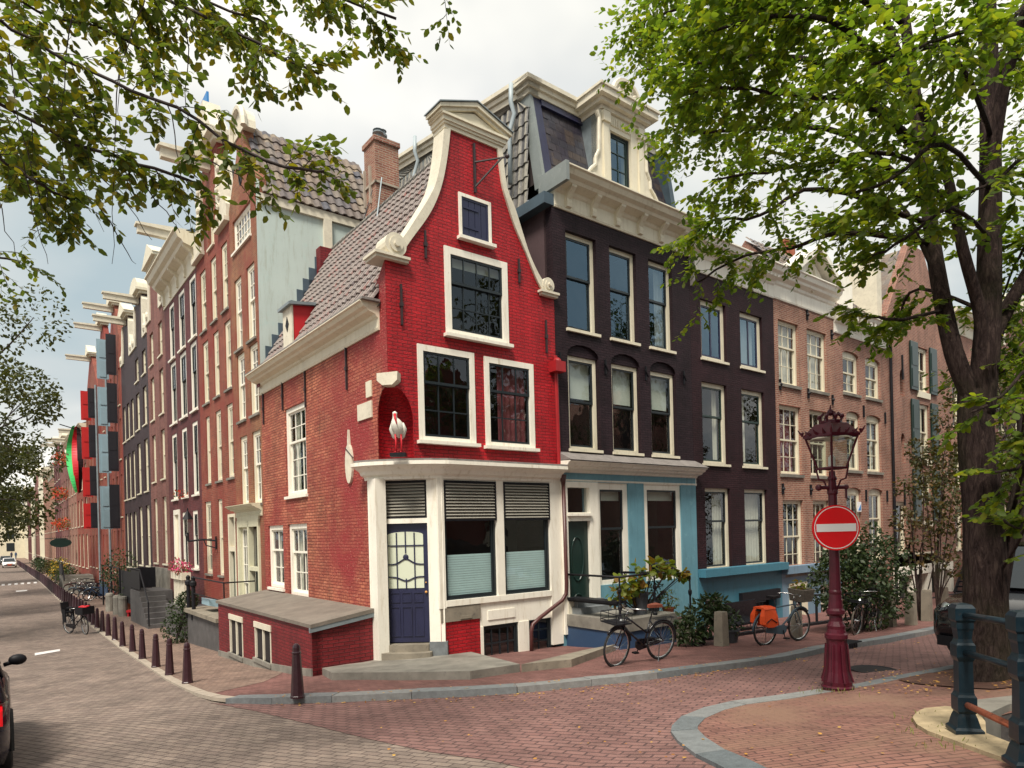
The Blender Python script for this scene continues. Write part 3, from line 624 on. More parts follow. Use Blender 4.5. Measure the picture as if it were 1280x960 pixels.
gx0,gx1,gz0,gz1=dL+.10,dR-.10,fl+(dT-fl)*.455,fl+(dT-fl)*.93
dr=b.build('door','navy',H)
b=B(CH_); n=8; cx_=(gx0+gx1)/2
gl=[(gx0,gz0),(gx1,gz0),(gx1,gz1-.06)]+[(cx_+(gx1-gx0)/2*math.cos(PI*k/n),gz1-.06+.06*math.sin(PI*k/n)) for k in range(1,n)]+[(gx0,gz1-.06)]
b.prism(gl,-.082,-.074); b.build('door_glass','milk_glass',dr)
b=B(CH_)
for k in (1,2,3): x=gx0+(gx1-gx0)*k/4; b.box(x-.012,x+.012,-.08,-.055,gz0 if k!=2 else gz0,gz1-.02 if k!=2 else gz0+(gz1-gz0)*.17); 
b.box(cx_-.012,cx_+.012,-.08,-.055,gz0+(gz1-gz0)*.62,gz1)
b.box(gx0,gx1,-.08,-.056,gz0+(gz1-gz0)*.745,gz0+(gz1-gz0)*.765)
for base,dip in ((.42,.10),(.20,-.07)):
    pts=[(gx0+(gx1-gx0)*k/16,-.066,gz0+(gz1-gz0)*base+ (gz1-gz0)*dip*(math.exp(-((k-8)/3.2)**2))) for k in range(17)]; b.tube(pts,.015,5)
b.ball((cx_,-.07,gz0+(gz1-gz0)*.55),.06,10,6,(1,.3,1))
for k in range(3):
    w3=(gx1-gx0)/3; x0=gx0+k*w3+.02; x1=x0+w3-.04
    for z0,z1 in ((fl+.12,fl+(dT-fl)*.30),(fl+(dT-fl)*.335,fl+(dT-fl)*.42)):
        for aa in ((x0,x1,z0,z0+.018),(x0,x1,z1-.018,z1),(x0,x0+.018,z0+.018,z1-.018),(x1-.018,x1,z0+.018,z1-.018)): b.box(aa[0],aa[1],-.08,-.064,aa[2],aa[3])
b.build('door_moulding','navy',dr)
b=B(CH_); b.ball((dR-.06,-.05,fl+(dT-fl)*.42),.028,8,5); b.ball((dR-.06,-.06,fl+(dT-fl)*.50),.016,8,5); b.build('door_knob','lit',dr)
def louvre(fr,s0,s1,z0,z1,d,parent,n=11):
    b=B(fr); b.box(s0,s0+.04,d-.04,d+.02,z0,z1); b.box(s1-.04,s1,d-.04,d+.02,z0,z1); b.box(s0+.04,s1-.04,d-.04,d+.02,z1-.05,z1); b.box(s0+.04,s1-.04,d-.04,d+.03,z0,z0+.04); o=b.build('louvre_frame','iron',parent)
    b=B(fr)
    for k in range(n): z=z0+.06+(z1-z0-.13)*k/(n-1); b.prism([(d-.035,z+.036),(d+.020,z-.008),(d+.022,z+.002),(d-.033,z+.044)],s0+.04,s1-.04,ax='x')
    b.build('slat','louvre',o)
louvre(CH_,dL,dR,dT+.10,tT,-.06,H); b=B(CH_); b.face([(dL,-.12,dT+.1),(dR,-.12,dT+.1),(dR,-.12,tT),(dL,-.12,tT)]); b.build('transom_pane','iron',H,recalc=False)
# steps
for k,(ww,dd,z0,z1) in enumerate(((.0,.16,fl-.16,fl-.02),(.06,.34,fl-.36,fl-.16),)):
    b=B(CH_); n=10
    b.prism([(dL-ww,-.1),(dR+ww,-.1)]+[( (dL+dR)/2+((dR-dL)/2+ww)*math.cos(PI*q/n),dd*.55+dd*.45*math.sin(PI*q/n)) for q in range(n+1)],z0,z1,ax='z'); b.build('doorstep','old_stone',H)
b=B(SD); b.box(.60,.95,-.2,.03,1.2,5.1); b.build('side_pier','white',H)
# show windows
sill=2.50; zt=5.08
px1=[(552.9,599.3,622,750),(627.5,601.6,688.5,742)]
sx=[(FR.at(a[0],a[1])[0],FR.at(a[2],a[3])[0]) for a in px1]; zw0=FR.at(560,752)[1]+.02
b=B(FR)
b.box(1.02,sx[0][0],-.16,.04,sill-.05,zt); b.box(sx[0][1],sx[1][0],-.16,.035,zw0,zt); b.box(sx[1][1],W-.005,-.16,.04,1.35,zt)
b.box(sx[0][0],sx[1][1],-.16,.045,zw0-.12,zw0); b.box(sx[0][0],sx[1][1],-.16,.02,zt-.04,zt+.04)
pn=FR.at(600.5,790)[0]; b.box(pn,sx[1][1],-.14,.0,1.98,zw0-.12); b.box(pn,pn+.07,-.14,.02,1.25,1.98)
m0,m1=FR.at(648.6,800)[0],FR.at(661,800)[0]; b.box(m0,m1,-.14,.02,1.25,1.98); b.box(pn+.2,m0-.1,0,.02,2.1,2.3)
b.build('shop_front','white',H)
for i,(s0,s1) in enumerate(sx):
    w=window(FR,H,s0,s1,zw0,zt-.04,rec=.03,fw=.05,frame='sash_dark',sash='sash_dark',cols=1,up=1,lo=0,sill=False,glass='glass')
    b=B(FR); b.box(s0+.04,s1-.04,-.125,-.115,zw0,zw0+.92); b.build('pleated_blind','blind_blue',w)
    b=B(FR); 
    for k in range(18): z=zw0+.02+k*.05; b.box(s0+.04,s1-.04,-.115,-.111,z,z+.006)
    b.build('pleat','grey_pipe',w)
    lz=FR.at(590,651)[1]; louvre(FR,s0,s1,lz,zt-.03,.03,w,12)
b=B(FR); b.box(1.05,pn,-.2,.0,1.0,2.16); b.build('panel','red_paint',H)
b=B(FR); b.box(1.05,pn,-.18,.03,2.165,zw0-.13); b.box(1.5,1.78,.03,.05,2.2,2.26); b.build('lintel','old_stone',H)
window(FR,H,pn+.07,m0,1.2,1.975,rec=.03,fw=.04,frame='sash_dark',cols=4,up=2,lo=0,sill=False,mw=.03)
window(FR,H,m1,sx[1][1],1.2,2.02,rec=.03,fw=.04,frame='sash_dark',cols=2,up=3,lo=0,sill=False,mw=.03)
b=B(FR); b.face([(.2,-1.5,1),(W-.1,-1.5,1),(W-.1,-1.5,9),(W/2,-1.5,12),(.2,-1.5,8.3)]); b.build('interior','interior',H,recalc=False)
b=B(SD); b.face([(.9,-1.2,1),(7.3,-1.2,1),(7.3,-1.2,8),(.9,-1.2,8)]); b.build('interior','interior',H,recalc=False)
# shop cornice running round the corner (side - chamfer - front)
pth=[Vector(SD(1.06,-.02,0)),Vector(SD(.90,0,0))]
q0,q1,q2=Vector(SD(.93,0,0)),Vector(FR(.0,.0,0)),Vector(FR(1.15,0,0))
ctl=(PL+PR)/2
for k in range(9):
    t=k/8; pth.append(PL*(1-t)**2+((PL+PR)/2+Vector((CH_.n[0],CH_.n[1],0))*.22)*2*t*(1-t)+PR*t*t)
pth.append(Vector(FR(W-.01,0,0)))
prof=[(0,0),(.05,0),(.06,.06),(.13,.10),(.16,.17),(.26,.24),(.34,.27),(.34,.34),(.0,.40)]
b=B(); rows=[]
for i,p in enumerate(pth):
    a=pth[max(i-1,0)]; c=pth[min(i+1,len(pth)-1)]; t=(c-a); t.z=0; t.normalize(); nn=Vector((t.y,-t.x,0))
    rows.append([b.P(p.x+nn.x*o,p.y+nn.y*o,zt+z) for o,z in prof])
for A_,B_2 in zip(rows,rows[1:]):
    for q in range(len(prof)-1): b.f.append([A_[q],B_2[q],B_2[q+1],A_[q+1]])
b.f.append(rows[0][::-1]); b.f.append(rows[-1][:])
b.build('shop_cornice','white',H)
b=B(); tp=[]
for i,p in enumerate(pth[1:]):
    a=pth[i]; c=pth[min(i+2,len(pth)-1)]; t=(c-a); t.z=0; t.normalize(); nn=Vector((t.y,-t.x,0)); tp.append((p.x+nn.x*.32,p.y+nn.y*.32))
inner=[FR(W-.01,-.05,0)[:2],FR(.2,-.3,0)[:2],SD(.9,-.3,0)[:2]]
b.prism(tp+inner,zt+.345,zt+.385,ax='z'); b.build('cornice_lead','lead_old',H)

# rain pipes
b=B(FR); x=FR.at(694,520)[0]; b.tube([(x+.03,.06,5.5),(x,.06,8.0)],.045,8); 
hz=FR.at(692,460)[1]; b.box(x-.15,x+.15,0,.24,hz-.12,hz+.12); b.ball((x,.12,hz+.12),.10); b.build('rain_hopper','red_pipe',H,smooth=False)
b=B(FR); x=W+.03; b.tube([(x,.12,5.0),(x+.02,.12,2.75),(x,.12,2.5),(x-.12,.12,2.36),(3.55,.12,2.02),(3.35,.12,1.9),(3.30,.12,1.75),(3.29,.12,1.15)],.045,8); b.tube([(x,.12,5.0),(x,.12,5.25)],[.045,.08],8); b.build('drain_pipe','brown_pipe',H,smooth=True)
for (x0,y0,x1,y1,m,nm) in ((448,507,466,523,'cream_old','street_plate'),(458.5,478,465.5,497,'cream','vent_box')):
    a=SD.at(x0,y0); c=SD.at(x1,y1); b=B(SD); b.box(min(a[0],c[0]),max(a[0],c[0]),0,.03,min(a[1],c[1])+.03,max(a[1],c[1])); b.build(nm,m,H)
s,z=SD.at(438,577); b=B(SD); n=16
b.prism([(s+.17*math.cos(2*PI*k/n),z-.05+.42*math.sin(2*PI*k/n)) for k in range(n)],0,.05); b.prism([(s-.04,z+.35),(s+.04,z+.35),(s,z+.68)],0,.05); b.build('wall_ornament','cream_old',H)
b=B(SD); b.tube([(s-.25,.05,z+.05),(s+.12,.06,z+.3)],.012,5); b.build('ornament_rod','iron_dark',H)
def fwin(px): # list of px rects on the front plane -> metres
    o=[]
    for x0,y0,x1,y1 in px:
        a=FR.at(x0,y0); c=FR.at(x1,y1); o.append((a[0],c[0],c[1],a[1]))
    return o
def swin(px):
    o=[]
    for x0,y0,x1,y1 in px:
        a=SD.at(x0,y0); c=SD.at(x1,y1); o.append((c[0],a[0],c[1],a[1]))
    return o
def level(ws):      # make one row of windows share sill and head heights, as they do on a real facade
    z0=sum(w[2] for w in ws)/len(ws); z1=sum(w[3] for w in ws)/len(ws); return [(w[0],w[1],z0,z1) for w in ws]
# ================================================================== BLACK HOUSE with mansard
s0,s1=W+.005,9.42
H=thing('black_house','black brick house with blue shop front, cream bracket cornice and slate mansard dormer','house',FR(s0,0,1.2))
r2=level(fwin([(706.4,285.4,747.5,417),(761.1,305.9,797.4,431),(810.1,324,842.1,440)]))
r1=level(fwin([(709.9,441.5,750.5,563.3),(764.6,452.6,801.7,567.5),(813.3,463.3,846.6,570.1)]))
holes=[rect(*w) for w in r2]
for w in r1: holes.append(arch_loop(w[0]-.02,w[1]+.02,w[2],w[3]+.02,w[3]+.27))
wall(FR,[(s0,5.35),(s1,5.35),(s1,11.5),(s0,11.5)],holes,'black_brick',H)
for i,w in enumerate(r2): window(FR,H,*w,rec=.11,fw=.10,split=.56,cur=[None,'top','right'][i] if i!=1 else None,glass='glass_hi',sash='sash_dark',cols=1)
for i,w in enumerate(r1):
    window(FR,H,*w,rec=.10,fw=.10,split=.52,cur='half',sash='sash_dark')
    q=arch_loop(w[0]-.03,w[1]+.03,w[3]-.001,w[3]+.03,w[3]+.28); b=B(FR); b.prism(q,-.2,-.06); b.build('relieving_arch','black_brick',H)
b=B(FR); b.box(s0,s0+.02,-9,-.01,5.5,11.6); b.build('flank','plaster_plum',H); b=B(FR); b.box(s0-.012,s0,-.22,0,5.5,11.5); b.build('quoin','black_brick',H)
body(FR,H,s0+.02,s1,1,11.5,11,'purple_brick')
for px,py in ((699,450),(756,459),(806.5,467),(854,472)):
    s,z=FR.at(px,py); b=B(FR); b.box(s-.02,s+.02,0,.05,z-.18,z+.18); b.tube([(s-.07,.05,z+.08),(s,.06,z),(s+.07,.05,z-.1)],.018,5); b.build('wall_anchor','iron',H)
zc0=FR.at(691,258)[1]; zc1=12.30
cn=cornice(FR,H,s0+.05,s1+.02,zc0,zc1,.55,'cream',br=6)
b=B(FR); b.box(s0-.05,s0+.05,-.4,.57,zc1-.42,zc1+.02); b.build('cornice_return','grey_trim',cn)
b=B(FR); b.box(s0-.25,s0+.1,-8,.02,zc0+.02,zc0+.28); b.build('side_gutter','slate_blue',H)
# mansard: front slope of slate, flank of pantiles
zb,zt_=12.28,14.62; F0=-.28; F1=-.75
def mb(): return B(FR)
b=mb(); b.prism([(F0,zb),(F1,zt_),(F1-.1,zt_),(F0-.1,zb)],s0+.1,s1-.05,ax='x'); b.build('mansard_front','slate',H)
b=mb()
for j in range(11):      # slate courses
    z=zb+.05+j*.21; t=(z-zb)/(zt_-zb); d=F0+(F1-F0)*t; n=17
    for k in range(n):
        w=(s1-s0-.5)/n; x=s0+.35+k*w+(w/2 if j%2 else 0)
        if x+w>s1-.1: continue
        b.prism([(d+.012,z),(d-.04,z+.24),(d-.05,z+.24),(d-.0,z)],x+.008,x+w-.008,ax='x')
b.build('slates','slate',H)
b=mb(); b.prism([(F0-.03,zb-.1),(F0+.05,zb-.1),(F1+.06,zt_-.05),(F1-.02,zt_-.05)],s0+.06,s0+.30,ax='x'); b.build('corner_board','navy',H)
b=mb(); b.prism([(F1+.08,zt_-.35),(F1+.16,zt_-.35),(F1+.09,zt_-.02),(F1,zt_-.02)],s0+.30,s1-.5,ax='x'); b.build('head_board','navy',H)
b=mb(); b.prism([(F0+.06,zb-.2),(F0-.26,zb-.2),(F1-.22,zt_-.02),(F1+.07,zt_-.02)],s0-.04,s0+.06,ax='x'); b.build('corner_post','grey_trim',H)
b=mb(); b.prism([(s1-.22,zb),(s1-.02,zb),(s1-.52,14.4),(s1-.66,14.4)],F1-.1,F0+.02); b.build('hip_board','slate_blue',H)
zR=16.2
b=mb(); Lb=11
for (o,z0_,z1_) in ((.10,-.30,-.16),(.16,-.16,-.05),(.24,-.05,.05)):
    for (sa,sb) in ((s0-o,s1-.6),):
        b.v+= []; 
    b.box(s0-o,s1-.55,F1-.3,F1+.05+o,zt_+z0_+.12,zt_+z1_+.12)
    ii=[b.P(x,d,zt_+zz+.12+(0 if d>-2 else (zR-zt_))) for x in (s0-o,s0+.2) for d in (F1+.05+o,-Lb) for zz in (z0_,z1_)]
    for q in ((0,1,3,2),(4,6,7,5),(0,4,5,1),(2,3,7,6),(0,2,6,4),(1,5,7,3)): b.f.append([ii[k] for k in q])
b.build('roof_cornice','cream_old',H)
b=mb(); b.face([(s0+.02,F0,zb),(s0+.02,-Lb,zb),(s0+.02,-Lb,zR),(s0+.02,F1,zt_)]); b.face([(s0,F1,zt_+.05),(s1-.5,F1,zt_+.05),(s1-.5,-Lb,zR),(s0,-Lb,zR)]); b.face([(s1-.02,F0,zb),(s1-.02,-Lb,zb),(s1-.5,-Lb,zR),(s1-.5,F1,zt_)]); b.build('roof_deck','tile_under',H)
b=mb(); b.prism([(F0-.35,zt_-.15),(F0-.35,zt_-.5),(-Lb,zR-.55),(-Lb,zR-.2)],s0-.05,s0+.01,ax='x'); b.build('fascia','grey_trim',H)
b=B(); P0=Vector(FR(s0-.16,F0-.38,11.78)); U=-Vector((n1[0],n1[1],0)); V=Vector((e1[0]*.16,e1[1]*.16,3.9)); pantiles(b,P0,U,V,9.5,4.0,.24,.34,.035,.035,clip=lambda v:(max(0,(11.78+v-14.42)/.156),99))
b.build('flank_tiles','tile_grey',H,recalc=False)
for dd,zz in ((-1.0,0),(-5.6,.95)):
    b=mb(); x=s0-.22; z=zt_+.05+zz; b.tube([(x-.1,dd,z+.1),(x-.12,dd,z-.35),(x-.02,dd,z-.6),(x-.1,dd-.1,z-1.0),(x-.12,dd-.1,zb+.1)],.055,8); b.build('downpipe','grey_pipe',H,smooth=True)
b=mb(); b.box(s0-.12,s0+1.4,-13.0,-10.9,13.0,15.6); b.build('roof_extension','navy',H)
b=mb(); b.box(s0-.45,s0+1.6,-13.3,-10.5,15.6,15.85); b.build('extension_roof','slate_blue',H)
# dormer
dwn=fwin([(760.5,163,788,240)])[0]
x0,x1=fwin([(750,163,803,240)])[0][:2]; zd0=12.34; zd1=14.35
b=mb(); b.box(x0,dwn[0],-.3,.06,zd0,zd1); b.box(dwn[1],x1,-.3,.06,zd0,zd1); b.box(dwn[0],dwn[1],-.3,.04,dwn[3],zd1); b.box(dwn[0],dwn[1],-.3,.05,zd0,dwn[2])
for x in (x0+.12,x1-.12): b.box(x-.09,x+.09,.06,.10,zd0,zd1-.3); b.box(x-.12,x+.12,.06,.15,zd1-.3,zd1-.05)
for k in range(12): x=dwn[0]+(dwn[1]-dwn[0])*(k+.5)/12; b.box(x-.02,x+.02,.04,.07,dwn[3]+.12,dwn[3]+.32)
dm=b.build('dormer','cream',H)
window(FR,dm,*dwn,rec=.03,fw=.05,frame='sash_dark',sash='green_dark',cols=2,up=3,lo=0,sill=False,glass='glass_hi')
# sub-part levels: keep dormer window directly on the house
b=mb()
for (o,z0_,z1_) in ((.03,0,.1),(.15,.1,.2),(.28,.2,.36),(.32,.36,.42)): b.box(x0-o,x1+o,-1.4,.08+o,zd1+z0_,zd1+z1_)
b.build('dormer_cornice','cream_old',H)
cx=(x0+x1)/2; n=14; zz=zd1+.42
b=mb(); b.prism([(cx+.5*math.cos(PI*k/n),zz+.46*math.sin(PI*k/n)) for k in range(n+1)],-.1,.2); b.tube([(cx+.48*math.cos(PI*k/n),.2,zz+.46*math.sin(PI*k/n)) for k in range(n+1)],.07,6)
for k in range(1,6): a=PI*k/6; b.tube([(cx,.21,zz+.02),(cx+.36*math.cos(a),.23,zz+.34*math.sin(a))],[.02,.05],5)
b.build('shell_pediment','cream_old',H)
for sg,xe in ((-1,x0),(1,x1)):
    b=mb(); pts=[(xe,zd0),(xe+sg*.55,zd0),(xe+sg*.56,zd0+.22),(xe+sg*.40,zd0+.42),(xe+sg*.25,zd0+.55),(xe+sg*.24,zd0+.75),(xe+sg*.12,zd0+.95),(xe+sg*.08,zd1-.25),(xe+sg*.16,zd1-.1),(xe,zd1)]
    b.prism(pts,-.02,.05); b.tube([(p[0],.06,p[1]) for p in pts[2:9]],.045,6); b.ball((xe+sg*.3,.05,zd0+.22),.13,10,6,(1,.4,1)); b.build('dormer_scroll','cream_old',H)
b=mb(); b.face([(x0,-.02,zd0),(x0,-1.3,zd0+.3),(x0,-1.3,zd1),(x0,-.02,zd1)]); b.face([(x1,-.02,zd0),(x1,-1.3,zd0+.3),(x1,-1.3,zd1),(x1,-.02,zd1)]); b.build('dormer_cheek','lead',H)
# ground floor shop front (blue)
wn=fwin([(743.3,603.4,786.6,728),(803,604.5,852.3,722)]); dl=fwin([(707,652.6,737,772)])[0]; tr=fwin([(705.8,609.2,730,637.3)])[0]; bw=fwin([(826.5,764,865,792)])[0]
zt1=5.12; bw=(bw[0],min(bw[1],s1-.05),.75,1.55)
hs=[rect(*w) for w in wn]+[(lambda a:rect(*a))((dl[0]-.02,dl[1]+.06,dl[2],tr[3]+.02)),rect(*bw)]
wall(FR,[(s0,.2),(s1,.2),(s1,5.4),(s0,5.4)],hs,'blue_paint',H,name='ground_floor_wall',d=.04)
for w in wn: window(FR,H,*w,rec=.0,fw=.16,frame='white',split=.56,cur='toptop',sill=False)
window(FR,H,*bw,rec=.06,fw=.08,frame='white',cols=2,up=1,lo=0,sill=False)
b=B(FR); b.box(dl[0]-.18,dl[0]-.01,-.1,.10,dl[2]-.3,zt1-.02); b.box(dl[1]+.02,wn[0][0]+.02,-.1,.09,dl[2]-.2,zt1-.02); b.box(dl[0]-.01,dl[1]+.02,-.1,.10,dl[3]+.02,dl[3]+.22); b.box(dl[0]-.03,dl[1]+.05,.1,.16,dl[3]+.14,dl[3]+.20); b.box(dl[0]-.01,dl[1]+.02,-.1,.09,tr[3],zt1-.02); b.build('door_frame','white',H)
b=B(FR); b.face([(dl[0],-.03,dl[3]+.2),(dl[1]+.02,-.03,dl[3]+.2),(dl[1]+.02,-.03,tr[3]),(dl[0],-.03,tr[3])]); b.build('fanlight','glass',H,recalc=False)
b=B(FR); b.box(dl[0]-.01,dl[1]+.02,-.06,-.01,dl[2],dl[3]+.02); d_=b.build('door','green_dark',H)
b=B(FR); cx=(dl[0]+dl[1])/2; zc=dl[2]+(dl[3]-dl[2])*.62
b.tube([(cx+.20*math.cos(2*PI*k/20),.0,zc+.52*math.sin(2*PI*k/20)) for k in range(20)],.018,6,closed=True); b.tube([(cx+.17*math.cos(2*PI*k/16),.0,dl[2]+.36+.24*math.sin(2*PI*k/16)) for k in range(16)],.018,6,closed=True); b.build('door_moulding','green_dark',d_)
b=B(FR); b.ball((dl[1]-.05,.04,dl[2]+1.0),.035,8,5); b.build('door_knob','chrome',d_)
cornice(FR,H,s0-.02,s1+.04,5.10,5.56,.42,'white',name='shop_cornice')
b=B(FR); b.prism([(.46,5.575),(.0,5.80),(.0,5.59)],s0-.02,s1+.06,ax='x'); b.build('lead_flashing','lead_old',H)
# ================================================================== PURPLE HOUSE
s0,s1=9.425,13.70
H=thing('purple_house','dark purple brick house with two windows a floor above a teal basement','house',FR(s0,0,1.0))
r2=level(fwin([(875.2,373,908.5,453.4),(924.4,387.7,953.8,464.4)])); r1=level(fwin([(876.7,475.7,910.5,580),(926.7,485.7,957,585)])); r0=level(fwin([(880.9,609.2,914.9,708.8),(930.3,611.6,961,706.5)]))
wall(FR,[(s0,2.75),(s1,2.75),(s1,11.2),(s0,11.2)],[rect(*w) for w in r2+r1+r0],'purple_brick',H)
for i,w in enumerate(r2): window(FR,H,*w,rec=.09,fw=.13,cols=2,up=1,lo=0,cur=[None,'full'][i],sash='navy',glass='glass_hi',mw=.05)
for i,w in enumerate(r1): window(FR,H,*w,rec=.09,fw=.12,split=.6,cur='sides' if i==0 else 'left',sash='green_dark')
for i,w in enumerate(r0): window(FR,H,*w,rec=.09,fw=.10,split=.60,cur='right' if i==0 else 'full',sill=False,sash='sash_dark')
body(FR,H,s0,s1,.5,11.2,11,'purple_brick')
led=FR.at(870,712)[1]
bz=fwin([(878.8,748,903.8,772.6),(922.6,742,969.5,790)])
hs=[rect(bz[0][0],bz[0][1],.9,bz[0][3]),rect(bz[1][0],min(bz[1][1],s1-.1),.1,bz[1][3])]
wall(FR,[(s0,.0),(s1,.0),(s1,led-.1),(s0,led-.1)],hs,'teal_paint',H,name='basement_wall',d=.06)
b=B(FR); b.box(s0,s1+.02,0,.30,led-.22,led+.0); b.build('ledge','teal_paint',H)
window(FR,H,bz[0][0],bz[0][1],.9,bz[0][3],rec=.02,fw=.08,frame='white',cols=1,lo=0,sill=False)
b=B(FR); x0,x1=bz[1][0],min(bz[1][1],s1-.1); b.box(x0-.05,x1+.05,-.2,.18,bz[1][3]-.28,bz[1][3]+.02); b.box(x0,x1,-.26,-.2,.1,bz[1][3]-.28); b.build('basement_porch','iron',H)
cornice(FR,H,s0+.03,s1,11.16,12.05,.5,'white',br=0)
b=B(FR); 
for k in range(20): x=s0+.1+k*.21; b.box(x,x+.10,.1,.30,11.72,11.82)
b.build('dentils','white',H)
b=B(FR); b.box(s0+.03,s0+.10,.0,.12,10.7,12.0); b.build('gutter_pipe','lead_old',H)
b=B(FR); b.prism([(.3,12.07),(-4,14.2),(-11,14.2),(-11,12)],s0,s1,ax='x'); b.build('roof','slate_blue',H)
# ================================================================== PINK HOUSE with pediment
def brick_house_right(nm,lab,s0,s1,rows,base,zc,mat,opt):
    H=thing('brick_house',lab,'house',FR(s0,0,.9))
    holes=[]; 
    for ws,k in rows:
        for w in ws: holes.append(arch_loop(w[0],w[1],w[2],w[3],w[3]+.14) if k.get('arch') else rect(*w))
    wall(FR,[(s0,base),(s1,base),(s1,zc),(s0,zc)],holes,mat,H)
    for ws,k in rows:
        for i,w in enumerate(ws):
            kk=dict(k); c=kk.pop('cur',None); kk['cur']=c[i%len(c)] if isinstance(c,list) else c
            if kk.get('arch'): kk['arch']=.13
            window(FR,H,*w,**kk)
    body(FR,H,s0,s1,.2,zc,11,mat)
    return H
rA2=level(fwin([(972,396.6,999.4,481.5),(1008.3,411.2,1034.5,494)])); rA1=level(fwin([(973.7,504.4,1002.8,593.4),(1011.6,511.9,1036.5,596)])); rA0=level(fwin([(978.3,623.3,1006,715),(1016,626.7,1038.3,711.7)]))
s0,s1=13.705,17.60
cm=dict(rec=.09,fw=.08,frame='cream',sash='cream',sillmat='stone',sillw=.1)
H=brick_house_right('a','pink brick house with a white pediment and oval window on its cornice',s0,s1,[(rA2,dict(cm,cols=3,up=2,lo=2,split=.6,cur='full')),(rA1,dict(cm,cols=3,up=2,lo=2,split=.5,cur=['redside',None])),(rA0,dict(cm,cols=3,up=2,lo=2,split=.5,cur=None))],2.62,11.2,'pink_brick',{})
cornice(FR,H,s0,s1,11.18,12.15,.42,'white')
b=B(FR); px=(s0+s1)/2+.15; b.prism([(px-1.25,11.9),(px+1.45,11.9),(px+.1,12.98)],-.2,.12)
for sg,xe in ((-1,px-1.45),(1,px+1.65)): b.prism([(xe,12.02),(xe,12.22),(px+.1,13.3),(px+.1,13.08)],-.3,.5)
b.build('pediment','white',H)
b=B(FR); n=16; b.tube([(px+.1+.22*math.cos(2*PI*k/n),.14,12.2+.42*math.sin(2*PI*k/n)) for k in range(n)],.05,6,closed=True); b.build('oval_frame','cream',H)
b=B(FR); b.prism([(px+.1+.2*math.cos(2*PI*k/n),12.2+.4*math.sin(2*PI*k/n)) for k in range(n)],.12,.13); b.build('oval_pane','cream_old',H)
wall(FR,[(s0,0),(s1,0),(s1,2.4),(s0,2.4)],[rect(14.2,15.15,.1,2.0),rect(16.1,17.0,.55,1.85)],'pale_blue',H,name='basement_wall',d=.06)
b=B(FR); b.box(s0+.02,s1,.0,.26,2.38,2.62); b.build('ledge','pale_blue',H)
b=B(FR); b.box(14.1,14.2,0,.12,0,2.05); b.box(14.98,15.15,0,.12,0,2.05); b.box(14.2,14.98,0,.12,1.95,2.05); b.build('door_frame','cream',H); b=B(FR); b.box(14.2,14.98,-.12,-.06,0,1.95); b.build('door','iron',H)
window(FR,H,16.1,17.0,.55,1.85,rec=.03,fw=.09,frame='cream_old',sash='cream_old',cols=2,up=1,lo=1,sill=True)
for (x,z) in ((13.95,8.45),(15.7,8.35),(17.35,8.3),(13.95,5.1),(15.7,5.1),(15.75,11.0),(17.4,10.6)): b=B(FR); b.box(x-.03,x+.03,0,.06,z-.17,z+.17); b.ball((x,.05,z),.06,6,4); b.build('wall_anchor','iron',H)
b=B(FR); b.prism([(.3,12.15),(-4,14),(-11,14),(-11,12)],s0,s1,ax='x'); b.build('roof','tile_brown',H)
# ================================================================== BROWN HOUSE with arched windows and tiled roof
s0,s1=17.605,21.95
rB2=level(fwin([(1053,440.6,1074.4,493.8),(1081.3,450.5,1101,501)])); rB1=level(fwin([(1057.8,518,1076.6,589),(1082.8,522,1102.5,590.6)])); rB0=level(fwin([(1057.7,614,1078,675),(1085.5,615,1104.8,680)]))
rB0=[(w[0],w[1],2.5,w[3]) for w in rB0]
cm=dict(rec=.09,fw=.10,frame='cream',sash='cream',sillmat='stone',sillw=.1,arch=1)
H=brick_house_right('b','brick house with arched windows, white block cornice and brown tiled roof','s0' and s0,s1,[(rB2,dict(cm,cols=2,up=1,lo=2,split=.55,cur='sides')),(rB1,dict(cm,cols=2,up=1,lo=2,split=.62,cur='sides')),(rB0,dict(cm,cols=2,up=1,lo=2,split=.62,cur=None))],.1,10.75,'brown_brick',{})
cornice(FR,H,s0,s1,10.72,11.5,.5,'white')
b=B(FR)
for k in range(12): x=s0+.15+k*.36; b.box(x,x+.14,.1,.42,11.18,11.32)
b.build('dentils','white',H)
b=B(FR); b.face([(s0,-.1,11.45),(s1,-.1,11.45),(s1,-3.4,15.2),(s0,-3.4,15.2)]); b.face([(s0,-6.8,11.45),(s1,-6.8,11.45),(s1,-3.4,15.2),(s0,-3.4,15.2)]); b.face([(s1,-.1,11.45),(s1,-6.8,11.45),(s1,-3.4,15.2)]); b.face([(s0,-.1,11.45),(s0,-6.8,11.45),(s0,-3.4,15.2)]); b.build('roof_backing','brown_brick',H)
b=B(); V=Vector((-n1[0]*3.3,-n1[1]*3.3,3.75)); pantiles(b,FR(s0-.1,.0,11.5),(e1[0],e1[1],0),V,4.6,V.length,.27,.36,.04,.035); b.build('roof','tile_brown',H,recalc=False)
b=B(FR); b.prism([(19.1,11.6),(20.2,11.6),(20.2,13.0),(19.65,13.7),(19.1,13.0)],-2.4,-.5); dm=b.build('dormer','white',H)
b=B(FR); b.box(21.6,22.0,-2.2,-.2,11.4,14.6); b.build('parapet','cream_old',H)
for x in (20.6,21.1): 
    c=FR(x,-3.4,0); b=B(); b.lathe([(.14,15.1),(.14,15.8),(.18,15.85),(.18,15.95)],(c[0],c[1]),10); b.build('chimney_pot','pot_clay',H)
for (x,z) in ((21.5,8.0),(19.7,8.1),(19.72,4.95),(21.5,4.95)): b=B(FR); b.box(x-.025,x+.025,0,.06,z-.22,z+.22); b.build('wall_anchor','iron',H)
